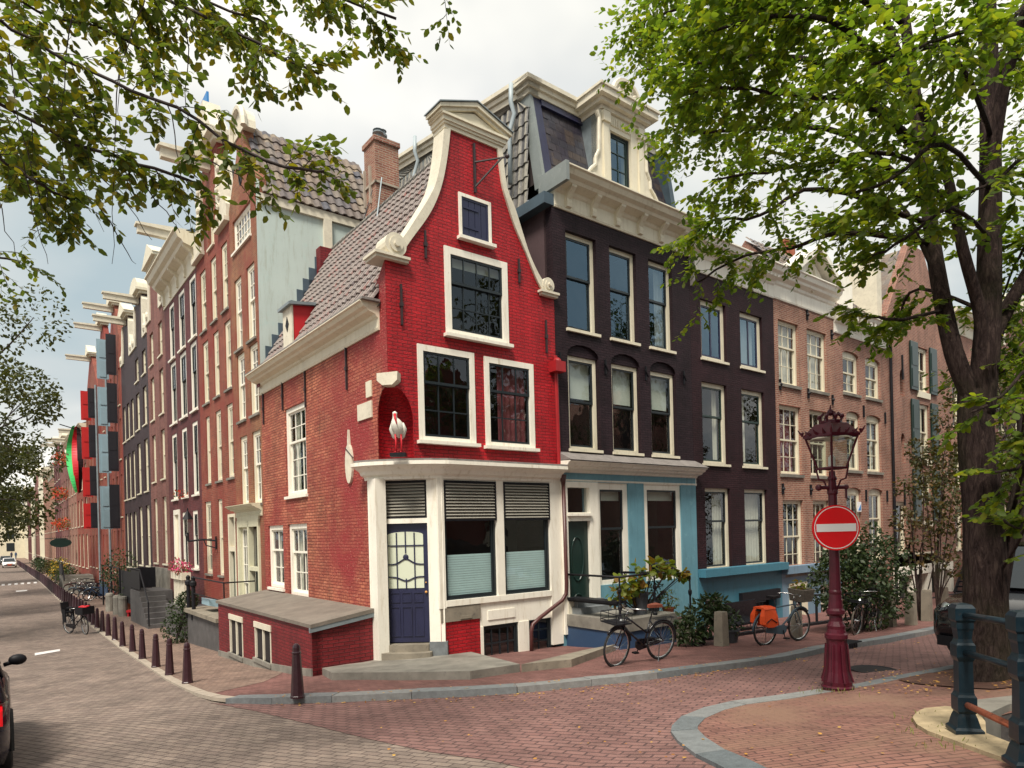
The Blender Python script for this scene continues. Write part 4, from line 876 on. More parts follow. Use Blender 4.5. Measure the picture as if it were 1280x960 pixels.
b=B(FR); s,z=FR.at(1063,595); b.box(s+.45,s+.75,0,.02,4.35,4.72); nb_=b.build('wall_plaque','sign_white',H); b=B(FR); b.prism([(s+.5,4.4),(s+.7,4.4),(s+.7,4.62)],.02,.03); b.build('plaque_mark','tag_blue',nb_)
b=B(FR); b.tube([(s1,.10,.4),(s1,.10,11.3)],.055,8); b.build('downpipe','iron',H)
# ================================================================== WAREHOUSE with shutters
s0,s1=21.955,27.9
H=thing('warehouse','tall brick warehouse with pairs of black shutters and small arched niches','house',FR(s0,0,.5))
sx0,sx1=fwin([(1147,500,1161,500)])[0][:2]
rows=[(9.4,11.3),(6.55,8.9),(3.95,6.0)]
niche=[(fwin([(1124.5,460.5,1131.3,496.4)])[0]),(fwin([(1126,541,1132,578.6)])[0])]
gw=[fwin([(1119.7,626.7,1133.8,690)])[0],fwin([(1145,629,1164.7,689)])[0]]
holes=[rect(sx0,sx1,a,c) for a,c in rows]+[arch_loop(w[0],w[1],w[2],w[3]-.3,w[3]) for w in niche]+[rect(*w) for w in gw]
wall(FR,[(s0,1.9),(s1,1.9),(s1,12.2),((s0+s1)/2+.7,15.5),((s0+s1)/2-.7,15.5),(s0,12.2)],holes,'brown_brick',H)
for a,c in rows:
    w=window(FR,H,sx0,sx1,a,c,rec=.08,fw=.12,frame='cream',sash='cream',cols=2,up=1,lo=2,cur='sides',sillw=.25)
    for sg,x in ((-1,sx0),(1,sx1)):
        b=B(FR); xa,xb=(x-.78,x-.06) if sg<0 else (x+.06,x+.78); b.box(xa,xb,.03,.09,a+.0,c+.1)
        for zz in (a+.12,(a+c)/2+.06): b.box(xa+.08,xb-.08,.09,.11,zz,zz+(c-a)/2-.2)
        b.build('shutter','green_dark',H)
for w in niche: b=B(FR); b.box(w[0]+.05,w[0]+.25,-.2,-.1,w[2],w[3]-.1); b.build('niche_window','cream',H)
for w in gw: window(FR,H,*w,rec=.08,fw=.12,frame='cream',sash='cream',cols=1,up=1,lo=1)
b=B(FR); b.box(s0,s1,-.2,.08,1.75,2.1)
for x in (s0,s0+1.7,s0+3.2,s0+4.6,s1-.3): b.box(x,x+.35,-.2,.06,-.3,1.75)
b.build('stone_base','white',H); b=B(FR); b.box(s0,s1,-.3,-.22,-.3,1.8); b.build('base_recess','iron',H)
body(FR,H,s0,s1,0,12,11,'brown_brick')
b=B(FR); cx=(s0+s1)/2; b.face([(s0,-.2,12.1),(cx,-.2,15.6),(cx,-10,15.6),(s0,-10,12.1)]); b.face([(s1,-.2,12.1),(cx,-.2,15.6),(cx,-10,15.6),(s1,-10,12.1)]); b.build('roof','tile_brown',H)
for (x,z) in ((23.1,5.0),(25.2,5.2),(27.0,5.1),(23.2,10.2)): b=B(FR); b.box(x-.03,x+.03,0,.06,z-.5,z+.5); b.build('wall_anchor','iron',H)
# iron stair in front of it
b=B(FR)
for k in range(8): b.box(27.4+k*.22,27.66+k*.22,.2,1.2,.55+k*.2,.60+k*.2)
for d in (.2,1.2): b.prism([(27.35,.35),(27.35,.65),(29.2,2.35),(29.2,2.05)],d-.02,d+.02)
b.box(29.1,30.5,.1,1.3,2.1,2.2); b.tube([(27.4,1.2,1.5),(29.2,1.2,3.2),(30.5,1.2,3.2)],.025)
for x,z in ((27.4,.5),(29.2,2.2),(30.5,2.2)): b.tube([(x,1.2,z),(x,1.2,z+1.0)],.02)
for x in (29.2,30.4): b.tube([(x,1.15,.1),(x,1.15,2.1)],.04)
top(b,'iron_stair','black open iron stair rising to a door behind the thick tree','stair')
# ================================================================== generic row houses
def row_house(fr,s0,s1,zb,zt_,mat,lab,nwin,rows,gable='cornice',trim='cream',wfrac=.5,depth=11,nm='row_house',beam=True,simple=True,wcol='cream',sash='cream',cur=None,ground='door',cc=1,gh=2.2):
    H=thing(nm,lab,'house',fr(s0,0,zb)); w=(s1-s0)/nwin; ws=[]
    for (a,c) in rows:
        for k in range(nwin): x=s0+w*(k+.5); ws.append((x-w*wfrac/2,x+w*wfrac/2,a,c))
    cx=(s0+s1)/2; nw=(s1-s0)*.24
    if gable=='neck': out=[(s0,zb),(s1,zb),(s1,zt_),(cx+nw,zt_+.05),(cx+nw,zt_+gh),(cx-nw,zt_+gh),(cx-nw,zt_+.05),(s0,zt_)]
    elif gable=='spout': out=[(s0,zb),(s1,zb),(s1,zt_),(cx+.6,zt_+gh),(cx-.6,zt_+gh),(s0,zt_)]
    else: out=[(s0,zb),(s1,zb),(s1,zt_),(s0,zt_)]
    wall(fr,out,[rect(*q) for q in ws],mat,H)
    for i,q in enumerate(ws): window(fr,H,*q,rec=.08,fw=.11,frame=wcol,sash=sash,cols=cc,up=1,lo=1,sill=True,simple=simple,cur=(cur[i%len(cur)] if cur else None),sillmat=None)
    body(fr,H,s0,s1,zb,zt_,depth,mat)
    if gable=='cornice':
        cornice(fr,H,s0,s1,zt_-.05,zt_+.85,.55,trim,br=4 if s1-s0>3 else 0)
        b=B(fr); b.prism([(.3,zt_+.86),(-3,zt_+2.4),(-depth,zt_+2.4),(-depth,zt_)],s0+.02,s1-.02,ax='x'); b.build('roof','tile_brown',H)
    else:
        zz=zt_+gh; b=B(fr); b.face([(s0,-.32,zt_-.1),(cx,-.32,zz-.3),(cx,-depth,zz-.3),(s0,-depth,zt_-.1)]); b.face([(s1,-.32,zt_-.1),(cx,-.32,zz-.3),(cx,-depth,zz-.3),(s1,-depth,zt_-.1)]); b.build('roof','tile_brown',H)
        x0,x1=(cx-nw,cx+nw) if gable=='neck' else (cx-.65,cx+.65)
        b=B(fr); b.box(x0-.12,x1+.12,-.32,.14,zz,zz+.12); b.box(x0-.25,x1+.25,-.34,.3,zz+.12,zz+.24)
        n=10
        if int(s0*7)%2: b.prism([(cx+(x1-x0+.5)/2*math.cos(PI*k/n),zz+.24+.7*math.sin(PI*k/n)) for k in range(n+1)],-.3,.25)
        else: b.prism([(x0-.3,zz+.24),(x1+.3,zz+.24),(cx,zz+.95)],-.3,.28)
        b.build('gable_top',trim,H)
        if gable=='neck':
            for sg,xe,xo in ((-1,cx-nw,s0),(1,cx+nw,s1)):
                b=B(fr); pts=[(xe,zt_),(xo,zt_),(xo,zt_+.35),(xe+(xo-xe)*.6,zt_+.6),(xe+(xo-xe)*.35,zt_+1.1),(xe+(xo-xe)*.3,zt_+gh-.35),(xe,zt_+gh-.1)]
                b.prism(pts,-.25,.06); b.ball((xe+(xo-xe)*.6,.06,zt_+.35),.22,8,5,(1,.4,1)); b.build('gable_scroll','cream_old',H)
    if beam:
        zz=zt_+(gh-.15 if gable!='cornice' else .7); b=B(fr); b.box(cx-.1,cx+.1,-.2,1.55,zz-.12,zz+.14); b.prism([(-.2,zz+.14),(1.6,zz+.14),(1.6,zz+.22),(-.2,zz+.3)],cx-.16,cx+.16,ax='x'); b.build('hoist_beam','cream_old',H)
    return H
row_house(FR,27.95,34,0,12.6,'brown_brick','brick house with tall white windows just behind the thick tree trunk',3,[(2.6,4.6),(5.4,7.4),(8.2,10.2)],'cornice',wfrac=.42)
row_house(FR,34.05,41,0,13,'mauve_brick','pale pink brick house seen right of the thick tree trunk',3,[(2.4,4.8),(5.5,7.6),(8.4,10.4)],'neck')
row_house(FR,41.05,48,0,12,'pink_brick','pink brick house near the right edge with orange awnings',3,[(2.2,4.8),(5.6,7.7),(8.5,10.4)],'cornice')
row_house(FR,48.05,56,0,13,'brown_brick','farthest brick house along the right street',4,[(2.2,4.6),(5.6,7.7),(8.5,10.4)],'cornice')
b=B(FR)
for x in (41.6,44,46.2): b.prism([(.05,5.0),(1.0,4.3),(1.0,4.1),(.05,4.8)],x,x+1.6,ax='x')
aw=top(b,'awning','orange striped awning over the windows at the right edge','awning')
# ================================================================== LEFT STREET, near houses
def lwin(rows): return [level(swin(r)) for r in rows]
# --- ochre house with the pale side wall
s0,s1=7.63,10.32
H=thing('ochre_brick_house','narrow ochre brick house with a pale green side wall and tiled roof','house',SD(s0,0,.9))
R_=lwin([[(292.8,352.8,303.5,432.5),(307.8,336,320,421)],[(296,446,307.5,523.7),(311.3,432.8,324,515.3)],[(300,548,311,631),(315,539.7,327.5,628)]])
tw=swin([(290.5,276,314,291)])[0]; tw=(8.15,9.95,12.75,13.75)
out=[(s0,.3),(s1,.3),(s1,14.2),(9.35,15.6),(9.35,16.0),(8.65,16.0),(8.65,15.6),(s0,14.2)]
sf=(8.0,10.12,.9,4.62)
wall(SD,out,[rect(*w) for r in R_ for w in r]+[rect(*tw),rect(*sf)],'ochre_brick',H)
for r in R_:
    for w in r: window(SD,H,*w,rec=.04,fw=.12,frame='cream',sash='white',cols=2,up=2,lo=2,split=.55,cur='full',sillmat='stone')
window(SD,H,*tw,rec=.06,fw=.08,frame='white',sash='white',cols=6,up=3,lo=0,cur='full')
b=B(SD); b.box(8.0,8.12,-.1,.06,.7,4.5); b.box(9.98,10.12,-.1,.06,.7,4.5); b.box(8.95,9.1,-.1,.05,.7,4.5); b.box(8.0,10.12,-.1,.05,4.3,4.62); b.box(8.12,8.95,-.08,.05,3.0,3.12); b.build('shop_frame','door_cream',H)
cornice(SD,H,7.75,10.3,4.6,4.95,.35,'door_cream',name='shop_cornice')
window(SD,H,9.1,9.98,1.2,4.3,rec=.05,fw=.05,frame='door_cream',sash='white',cols=3,up=3,lo=2,split=.45,cur='sides',sill=False)
b=B(SD); b.box(8.12,8.95,-.2,-.14,.9,3.0); b.build('door','green_dark',H)
b=B(SD); n=10; cx=9.0; b.prism([(cx+.6*math.cos(PI*k/n),16.0+.75*math.sin(PI*k/n)) for k in range(n+1)],-.3,.03); b.tube([(cx+.6*math.cos(PI*k/n),.05,16.0+.75*math.sin(PI*k/n)) for k in range(n+1)],.1,6); b.build('gable_top','cream_old',H)
b=B(SD); b.prism([(9.0+.2*math.cos(2*PI*k/14),14.85+.34*math.sin(2*PI*k/14)) for k in range(14)],0,.012); b.build('oval_window','iron',H)
o=(SD(s0,0,0)[0],SD(s0,0,0)[1]); TW=Fr(o,(-n2[0],-n2[1]),(-e2[0],-e2[1]))   # along e1 direction, facing us
b=B(TW); b.face([(0.0,.01,1),(12,.01,1),(12,.01,13.5),(2.9,.01,13.5),(2.9,.01,13.45),(.1,.01,13.5),(.1,.01,14.1),(0,.01,14.15)]); b.build('side_wall','teal_wall',H,recalc=False)
b=B(TW); b.box(.08,3.4,-.05,.10,13.47,13.72); b.box(1.95,2.2,.0,.12,9,13.5); b.build('fascia','cream_old',H)
b=B(TW); 
for k in range(9):   # stepped dark flashing
    x=.15+k*.19; z0=9.05+k*.36; b.box(x,x+.42,.01,.035,z0-.55,z0+.36)
b.build('stepped_flashing','slate_blue',H)
b=B(); P0=TW(.15,.12,13.72); Nn=Vector((-e2[0],-e2[1],0)); pantiles(b,P0,Vector((-n2[0],-n2[1],0)),-Nn*1.0+Vector((0,0,1.75)),3.7,3.0,.27,.36,.045,.04,clip=None); b.build('roof','tile_brown',H,recalc=False)
b=B(TW); b.prism([(-.05,13.7),(-1.55,16.1),(-2.6,14)],.2,12,ax='x'); b.build('roof_backing','tile_under',H)
body(SD,H,s0+.04,s1,.3,14,11,'ochre_brick')
# --- orange-red house with neck gable
s0,s1=10.33,14.62
H=thing('neck_gable_house','orange red brick house with a white neck gable and hoist beam','house',SD(s0,0,.7))
R_=lwin([[(249.7,342.5,258.5,408),(262.8,326.6,271.8,402.5),(276,309.7,285.6,382)],[(253,429,261.9,502),(266.3,417.8,275,493.8),(280.3,405.6,290,483.4)],[(256.9,523.8,264,603.8),(269,514,278,600),(283,506,292.9,596)],[(256,628,265.8,718),(272,624,280,719)]])
dr=(10.45,11.25,1.35,4.75); cx=(s0+s1)/2
tw=(12.1,12.85,13.9,15.4)
out=[(s0,.3),(s1,.3),(s1,14.0),(13.45,14.05),(13.45,17.0),(11.5,17.0),(11.5,14.05),(s0,14.0)]
wall(SD,out,[rect(*w) for r in R_ for w in r]+[rect(*dr),rect(*tw)],'orange_brick',H)
for r in R_:
    for w in r: window(SD,H,*w,rec=.04,fw=.13,frame='cream',sash='cream',cols=2,up=2,lo=2,split=.5,cur='half',sillmat='stone')
window(SD,H,*tw,rec=.1,fw=.09,cols=1,frame='cream',sash='cream')
b=B(SD); b.box(dr[0],dr[0]+.1,-.15,.02,1.3,4.75); b.box(dr[1]-.1,dr[1],-.15,.02,1.3,4.75); b.box(dr[0]+.1,dr[1]-.1,-.15,.01,3.55,3.7); b.box(dr[0]+.1,dr[1]-.1,-.15,.01,4.65,4.75); b.build('door_frame','cream',H)
b=B(SD); b.box(dr[0]+.1,dr[1]-.1,-.14,-.10,1.3,3.55); b.build('door','green_dark',H)
b=B(SD); b.box(11.3,13.65,-.35,.15,17.0,17.15); b.box(11.15,13.8,-.35,.35,17.15,17.32); b.prism([(11.2,17.32),(13.75,17.32),(13.0,18.3),(12.9,18.6),(12.1,18.6),(12.0,18.3)],-.3,.25); b.build('gable_top','cream_old',H)
for sg,xe,xo in ((-1,11.5,s0),(1,13.45,s1)):
    b=B(SD); pts=[(xe,14.05),(xo,14.05),(xo,14.5),(xe+(xo-xe)*.7,14.9),(xe+(xo-xe)*.55,15.6),(xe+(xo-xe)*.4,16.3),(xe,16.6)]
    b.prism(pts,-.3,.08)
    for q in range(7): b.ball((xe+(xo-xe)*(.2+.08*(q%3)),.1,14.4+q*.3),.13,7,5,(1,.5,1))
    b.box(min(xe,xo)-.05,max(xe,xo)+.05,-.3,.16,13.95,14.08); b.build('gable_scroll','cream_old',H)
b=B(SD); b.box(12.35,12.6,-.3,1.5,16.45,16.75); b.prism([(-.3,16.75),(1.6,16.75),(1.6,16.85),(-.3,16.98)],12.25,12.7,ax='x'); b.build('hoist_beam','cream_old',H)
b=B(SD); b.box(12.1,12.9,.05,.12,18.6,18.95); b.build('beam_cover','tag_blue',H)
body(SD,H,s0,s1,.3,14,11,'orange_brick'); b=B(SD); b.face([(s0,-.32,13.9),(cx,-.32,16.8),(cx,-10,16.8),(s0,-10,13.9)]); b.face([(s1,-.32,13.9),(cx,-.32,16.8),(cx,-10,16.8),(s1,-10,13.9)]); b.build('roof','tile_brown',H)
# wall lamp on it
b=B(SD); s,z=13.55,3.9; b.tube([(s-.9,.05,z-.3),(s-.9,.05,z+.15)],.03); b.tube([(s-.9,.05,z),(s-.5,.35,z+.05),(s-.1,.75,z)],.03); b.tube([(s-.9,.05,z-.25),(s-.6,.3,z-.15),(s-.5,.35,z+.05)],.02); b.tube([(s-.1,.75,z),(s-.1,.75,z+.3)],.03); wl=b.build('lamp_bracket','iron',H)
c=SD(s-.1,.75,0); b=B(); b.lathe([(.06,z+.3),(.16,z+.75),(.16,z+.76)],c[:2],6); b.build('lantern_glass','glass_lamp',wl); b=B(); b.lathe([(.20,z+.76),(.06,z+1.0),(.03,z+1.05),(.02,z+1.15)],c[:2],6); b.build('lantern_cap','iron',wl)
# --- wine dark house, white windows, big cornice
s0,s1=14.625,20.38
H=thing('wine_brick_house','wine dark brick house with tall white windows and a heavy cream bracket cornice','house',SD(s0,0,.5))
R_=lwin([[(211,384.7,218.8,442),(222.5,367.8,232,434.4),(236,351,246,420)],[(212.8,457,221.6,527.5),(224.4,445,234.4,519),(237.6,431,247.5,509.7)],[(214.7,545,222.9,624),(227,537,235.6,621.6),(240,528.4,249,615)],[(227.8,641,235.6,706),(240.7,638.4,249,714)]])
dr=(18.3,19.4,1.3,5.2)
wall(SD,[(s0,.2),(s1,.2),(s1,13.95),(s0,13.95)],[rect(*w) for r in R_ for w in r]+[rect(*dr)],'wine_brick',H)
for r in R_:
    for w in r: window(SD,H,*w,rec=.02,fw=.14,frame='white',sash='sash_dark',cols=2,up=1,lo=1,split=.6,cur='sides')
b=B(SD); b.box(dr[0],dr[0]+.15,-.1,.04,1.3,5.2); b.box(dr[1]-.15,dr[1],-.1,.04,1.3,5.2); b.box(dr[0]+.15,dr[1]-.15,-.1,.04,5.0,5.2); b.build('door_frame','white',H); b=B(SD); b.box(dr[0]+.15,dr[1]-.15,-.12,-.06,1.3,5.0); b.build('door','cream',H)
cornice(SD,H,s0,s1,13.9,15.15,.75,'cream',br=5)
body(SD,H,s0,s1,.2,13.9,11,'wine_brick'); b=B(SD); b.prism([(.3,15.2),(-2.5,16.3),(-11,16.3),(-11,14)],s0,s1,ax='x'); b.build('roof','slate_blue',H)
b=B(SD); b.box(16.6,16.85,-.3,1.55,15.55,15.82); b.prism([(-.3,15.82),(1.62,15.82),(1.62,15.9),(-.3,16.05)],16.52,16.93,ax='x'); b.build('hoist_beam','cream_old',H)
# --- mauve house
H=row_house(SD,20.385,24.55,.2,14.3,'mauve_brick','pale mauve brick house with an arched white neck gable',2,[(2.9,5.9),(6.7,8.9),(9.6,11.6),(12.2,13.7)],'neck',wfrac=.42,beam=False,simple=True,cur=['half'])
b=B(SD); b.box(20.6,24.3,-.1,.1,.6,2.7); b.build('stone_base','stone',H)
row_house(SD,24.555,28.6,.2,14.0,'dark_brick','near black brick gable house with paired cream windows',2,[(2.7,5.7),(6.4,9.0),(9.7,11.6),(12.2,13.4)],'neck',wfrac=.5,cur=['half'])
row_house(SD,28.605,32.8,.2,14.0,'dark_brick','dark brick gable house with closely set narrow windows',3,[(2.5,5.5),(6.3,8.8),(9.6,11.6)],'neck',wfrac=.6,cur=['half'])
def shutters(fr,H,ss,rows,mats,w=.75,so=5):
    for s in ss:
        for a,c in rows:
            b=B(fr)       # leaf standing open, square to the wall, thin edge to the street
            b.box(s-.03,s+.03,.08,.08+w,a,c); b.box(s-.045,s-.03,.08+.1,w-.02,a+.12,(a+c)/2-.06); b.box(s-.045,s-.03,.18,w-.02,(a+c)/2+.06,c-.12); b.build('shutter',mats[0],H)
            b=B(fr); b.box(s+so,s+so+.06,.3,.35+w*1.1,a,c); b.box(s+so-.03,s+so,.45,w*1.1+.22,a+.12,(a+c)/2-.1); b.box(s+so-.03,s+so,.45,w*1.1+.22,(a+c)/2+.1,c-.12); b.build('shutter',mats[1],H)
H=row_house(SD,32.805,38.0,.1,15.2,'orange_brick','red brick warehouse with open pale blue shutters',3,[(2.0,4.6),(5.4,7.9),(8.8,11.2),(12.0,14.2)],'spout',wfrac=.3,gh=3.0)
shutters(SD,H,[34.0],[(4.7,7.3),(8.1,10.45),(10.95,13.3),(13.8,16.2)],('shutter_black','shutter_blue'),.52,1.4)
row_house(SD,38.005,43.5,.1,15.4,'orange_brick','red brick warehouse between the blue and the red shutters',3,[(2.0,4.4),(5.2,7.4),(8.3,10.6),(11.4,13.6)],'spout',wfrac=.3,gh=3.0)
H=row_house(SD,43.505,51.5,.1,14.8,'orange_brick','red brick warehouse with open bright red shutters',4,[(2.0,4.4),(5.2,7.4),(8.3,10.6),(11.4,13.6)],'spout',wfrac=.3,gh=3.0)
shutters(SD,H,[43.8],[(4.9,6.7),(7.2,9.3),(9.9,12.2),(12.7,14.8)],('shutter_black','shutter_red'),.52,1.2)
for x in (38.0,43.5): b=B(SD); b.tube([(x,.15,.5),(x,.15,15)],.08,6); b.build('downpipe','lead',H)
# long flag
b=B(SD)
for (o,m) in ((0,'flag_green'),(1,'crimson'),(2,'purple_brick')):
    b=B(SD); rows=[]
    for k in range(25):
        t=k/24; z=13.3-t*5.4; x=52.6+.3*math.sin(t*5+o); bw_=math.sin(PI*(.12+.80*t))**.7; d=.45+bw_*.85-o*.36*bw_; w=.40*bw_
        rows.append((b.P(x,d,z),b.P(x+.15*math.sin(t*7+o),d-w,z+.1)))
    for A_,B_2 in zip(rows,rows[1:]): b.f.append([A_[0],A_[1],B_2[1],B_2[0]])
    if o==0: FL=thing('banner','long green, red and black banner hanging from the red brick fronts','flag',SD(52.6,0,6))
    b.build('stripe',m,FL,recalc=False)
b=B(SD); b.tube([(52.6,0,12.9),(52.6,1.7,13.4)],.04); b.build('pole','iron',FL)
pal=[('orange_brick','red brick house hung with red flower baskets, past the banner'),('brown_brick','brown brick house just past the flower baskets'),('mauve_brick','grey pink brick house halfway down the left street'),('wine_brick','dark wine house in the far stretch of the left street'),('pink_brick','pink house in the far stretch of the left street'),('brown_brick','brown house nearer the far end of the left street'),('cream','cream plastered house near the far end of the left street'),('mauve_brick','mauve house beside the far cream front'),('cream','second cream front close to the vanishing end of the street'),('wine_brick','dark front close to the vanishing end of the street'),('cream','last pale front closing the left street')]
x=51.505; wd=[9.0,8.5,9,10,11,12,13,14,16,18,22]
zt_l=[12.6,12.9,12.4,13,12.2,13.4,12.5,13.5,13,13.5,14]
for i,(m,lab) in enumerate(pal):
    g=['cornice','cornice','neck','spout'][i%4]; hh=row_house(SD,x,x+wd[i]-.02,0,zt_l[i],m,lab,3 if i<5 else 4,[(1.8,4.6),(5.3,7.6),(8.4,10.4)]+([(11.1,12.3)] if zt_l[i]>12.8 else []),g,wfrac=.42,cur=None,gh=2.4)
    x+=wd[i]
b=B(SD); b.box(x,x+20,-3,30,0,13); b.build('wall','cream',hh)
for k in range(6):
    for j in range(4): b=B(SD); b.box(x-.05,x-.01,2+k*4,3.6+k*4,2+j*3,4+j*3); b.build('window','sash_dark',hh)
# flower baskets
def flower_mass(name,label,cat,c,rad_,mat,n=260,ls=.07,group=None,fl=1.0,seed=1):
    b=leaf_cloud([(c,rad_)],n,ls,seed); o=b.build(name,mat,None,recalc=False,uv=False); o.location=(0,0,0); return tag(o,label,cat,group)
# ================================================================== foliage
def rv(r=1.0):
    while True:
        p=Vector((R.uniform(-1,1),R.uniform(-1,1),R.uniform(-1,1)))
        if p.length<=1: return p*r
def add_leaf(b,p,dirv,nrm,ls,wd=.5,fine=None):
    t=dirv.normalized(); n=(nrm-t*nrm.dot(t)); n=n.normalized() if n.length>1e-3 else Vector((0,0,1)); s=t.cross(n); w=ls*wd*.5; k=len(b.v); f=n*ls*.10
    for q in (p,p+t*ls*.3+s*w-f*.6,p+t*ls*.72+s*w*.8-f*.8,p+t*ls-f*.9,p+t*ls*.72-s*w*.8-f*.8,p+t*ls*.3-s*w-f*.6,p+t*ls*.5+f*.4): b.v.append((q.x,q.y,q.z))
    b.f+= [[k,k+1,k+6],[k+1,k+2,k+6],[k+2,k+3,k+6],[k+3,k+4,k+6],[k+4,k+5,k+6],[k+5,k,k+6]] if (ls>.13 if fine is None else fine) else [[k,k+1,k+2,k+3],[k,k+3,k+4,k+5]]
def leaf_cloud(blobs,n,ls,seed=1,wd=.6,flat=.5):
    b=B(); 
    for c,r in blobs:
        c=Vector(c); rr=Vector(r) if hasattr(r,'__len__') else Vector((r,r,r))
        for i in range(n):
            q=rv(); q=q.normalized()*(q.length**.6); p=c+Vector((q.x*rr.x,q.y*rr.y,q.z*rr.z))
            add_leaf(b,p,rv()+q*.5+Vector((0,0,-.2)),rv()+Vector((0,0,.8)),ls*R.uniform(.7,1.25),wd)
    return b
def plant(name,label,cat,blobs,n,ls,mat,stems=None,group=None,pot=None,base=None,wd=.55,stem_mat='twig'):
    base=base or tuple(blobs[0][0]); t=thing(name,label,cat,base,group)
    leaf_cloud(blobs,n,ls,wd=wd).build('foliage',mat,t,recalc=False,uv=False)
    b=B(); 
    for c,r in blobs:
        for k in range(3): b.tube([base,(Vector(base)+Vector(c))/2+rv(.05),Vector(c)+rv(.08)],[.02,.014,.006],5)
    b.build('stem',stem_mat,t,uv=False)
    if pot:
        r,h,m=pot; b=B(); z=base[2]; b.lathe([(r*.72,z),(r,z+h*.86),(r*1.08,z+h*.86),(r*1.08,z+h),(r*.9,z+h),(r*.88,z+h*.9)],base[:2],14); b.build('pot',m,t,uv=False)
    return t
def limb(b,pts,r0,r1,n=8,wig=.0):
    pts=[Vector(p) for p in pts]; P=[]
    for i in range(len(pts)-1):
        p0=pts[max(i-1,0)];p1=pts[i];p2=pts[i+1];p3=pts[min(i+2,len(pts)-1)]
        for q in range(4):
            t=q/4; P.append(.5*((2*p1)+(-p0+p2)*t+(2*p0-5*p1+4*p2-p3)*t*t+(-p0+3*p1-3*p2+p3)*t**3)+rv(wig))
    P.append(pts[-1]); m=len(P); b.tube(P,[r0+(r1-r0)*(k/(m-1))**.8 for k in range(m)],n); return P
def spray(tb,lb,p,d,length,ls,nl,droop=.25,depth=1,wd=.6,tr=.0042,upn=.9,spread=.7):
    """a leafy twig: tube with alternate leaves, and side twigs"""
    pts=[Vector(p)]; d=d.normalized(); k=6; st=length/k
    for i in range(k): d=(d+rv(.28)+Vector((0,0,-droop/k))).normalized(); pts.append(pts[-1]+d*st)
    tb.tube(pts,[tr*(1-.8*i/k) for i in range(k+1)],4,cap=False)
    for i in range(nl):
        t=(i+1)/nl*k; j=min(int(t),k-1); q=pts[j].lerp(pts[j+1],t-j); dd=(pts[j+1]-pts[j]).normalized()
        side=dd.cross(Vector((0,0,1))); side=side.normalized() if side.length>.1 else Vector((1,0,0)); side*=(1 if i%2 else -1)
        add_leaf(lb,q,side*R.uniform(.5,1)+dd*.6+rv(.45)+Vector((0,0,-.15)),Vector((0,0,upn))+rv(.75),ls*R.uniform(.65,1.2),wd)
    if depth>0:
        for i in range(3):
            j=R.randint(1,k-1); dd=(pts[j+1]-pts[j]).normalized(); a=rv(); a=(a-dd*a.dot(dd)); a=a.normalized() if a.length>.1 else Vector((1,0,0)); a.z*=.5
            spray(tb,lb,pts[j],dd*.7+a*spread,length*R.uniform(.45,.75),ls,max(3,int(nl*.7)),droop,depth-1,wd,tr*.7,upn,spread)
# ------------------------------------------------------------------ the thick elm on the right
TB=Vector(gp(1236,853)); T=thing('elm_tree','thick trunked elm tree with forking dark limbs beside the blue railing','tree',tuple(TB))
def TD(px,py,Y): return at_depth(px,py,Y)
Y0=TB.y
tb=B(); 
P=limb(tb,[TB+Vector((0,0,-.2)),TB+Vector((0,0,.25)),TD(1232,760,Y0),TD(1229,640,Y0),TD(1221,560,Y0),TD(1218,490,Y0+.05)],.30,.185,14)
# root flare
tb.v=[(x,y,z) for x,y,z in tb.v]
for i,(x,y,z) in enumerate(tb.v):
    h=z-TB.z
    if h<.5: a=math.atan2(y-TB.y,x-TB.x); k=1+(.5-max(h,0))*.5*(1+.35*math.sin(a*5)); tb.v[i]=(TB.x+(x-TB.x)*k,TB.y+(y-TB.y)*k,z)
limbs=[]
limbs.append(limb(tb,[TD(1218,500,Y0),TD(1192,440,Y0+.1),TD(1170,330,Y0+.4),TD(1157,230,Y0+.7),TD(1140,90,Y0+1.0),TD(1122,-30,Y0+1.3),TD(1090,-200,Y0+1.6)],.125,.055,10))
limbs.append(limb(tb,[TD(1225,480,Y0-.02),TD(1226,400,Y0-.1),TD(1203,310,Y0-.3),TD(1178,200,Y0-.2),TD(1120,60,Y0-.6),TD(1060,-120,Y0-1)],.09,.035,9))
limbs.append(limb(tb,[TD(1224,520,Y0),TD(1234,420,Y0),TD(1237,300,Y0+.1),TD(1238,170,Y0+.2),TD(1234,20,Y0+.2),TD(1225,-200,Y0+.3)],.17,.09,12))
limbs.append(limb(tb,[TD(1240,425,Y0),TD(1262,380,Y0+.1),TD(1300,310,Y0+.2),TD(1350,180,Y0+.4),TD(1390,0,Y0+.4)],.10,.05,8))
limbs.append(limb(tb,[TD(1238,210,Y0+.2),TD(1255,110,Y0),TD(1285,0,Y0-.4),TD(1320,-120,Y0-.8)],.09,.04,8))
tb.build('trunk','bark',T,smooth=True)
tb=B(); P=limb(tb,[TD(1238,800,Y0+.02),TD(1250,720,Y0),TD(1268,640,Y0-.05),TD(1296,540,Y0-.1),TD(1350,380,Y0-.2),TD(1420,180,Y0-.3)],.15,.025,10); tb.build('side_trunk','bark',T,smooth=True)
bb=B(); lb=B(); tw_=B()
def bough(pts,r0,dens,ls=.085,ln=.8,dp=1,start=.12,nl=9,droop=.3):
    P=limb(bb,pts,r0,.012,6,.02); m=len(P)
    for i in range(dens):
        t=start+(1-start)*(i/dens)**.85; j=min(int(t*(m-1)),m-2); dd=(P[j+1]-P[j]).normalized(); a=rv(); a=a-dd*a.dot(dd); a=a.normalized() if a.length>.05 else Vector((1,0,0)); a.z*=.55
        spray(tw_,lb,P[j],dd*.55+a,ln*R.uniform(.6,1.15),ls,nl,droop,dp,.62)
    return P
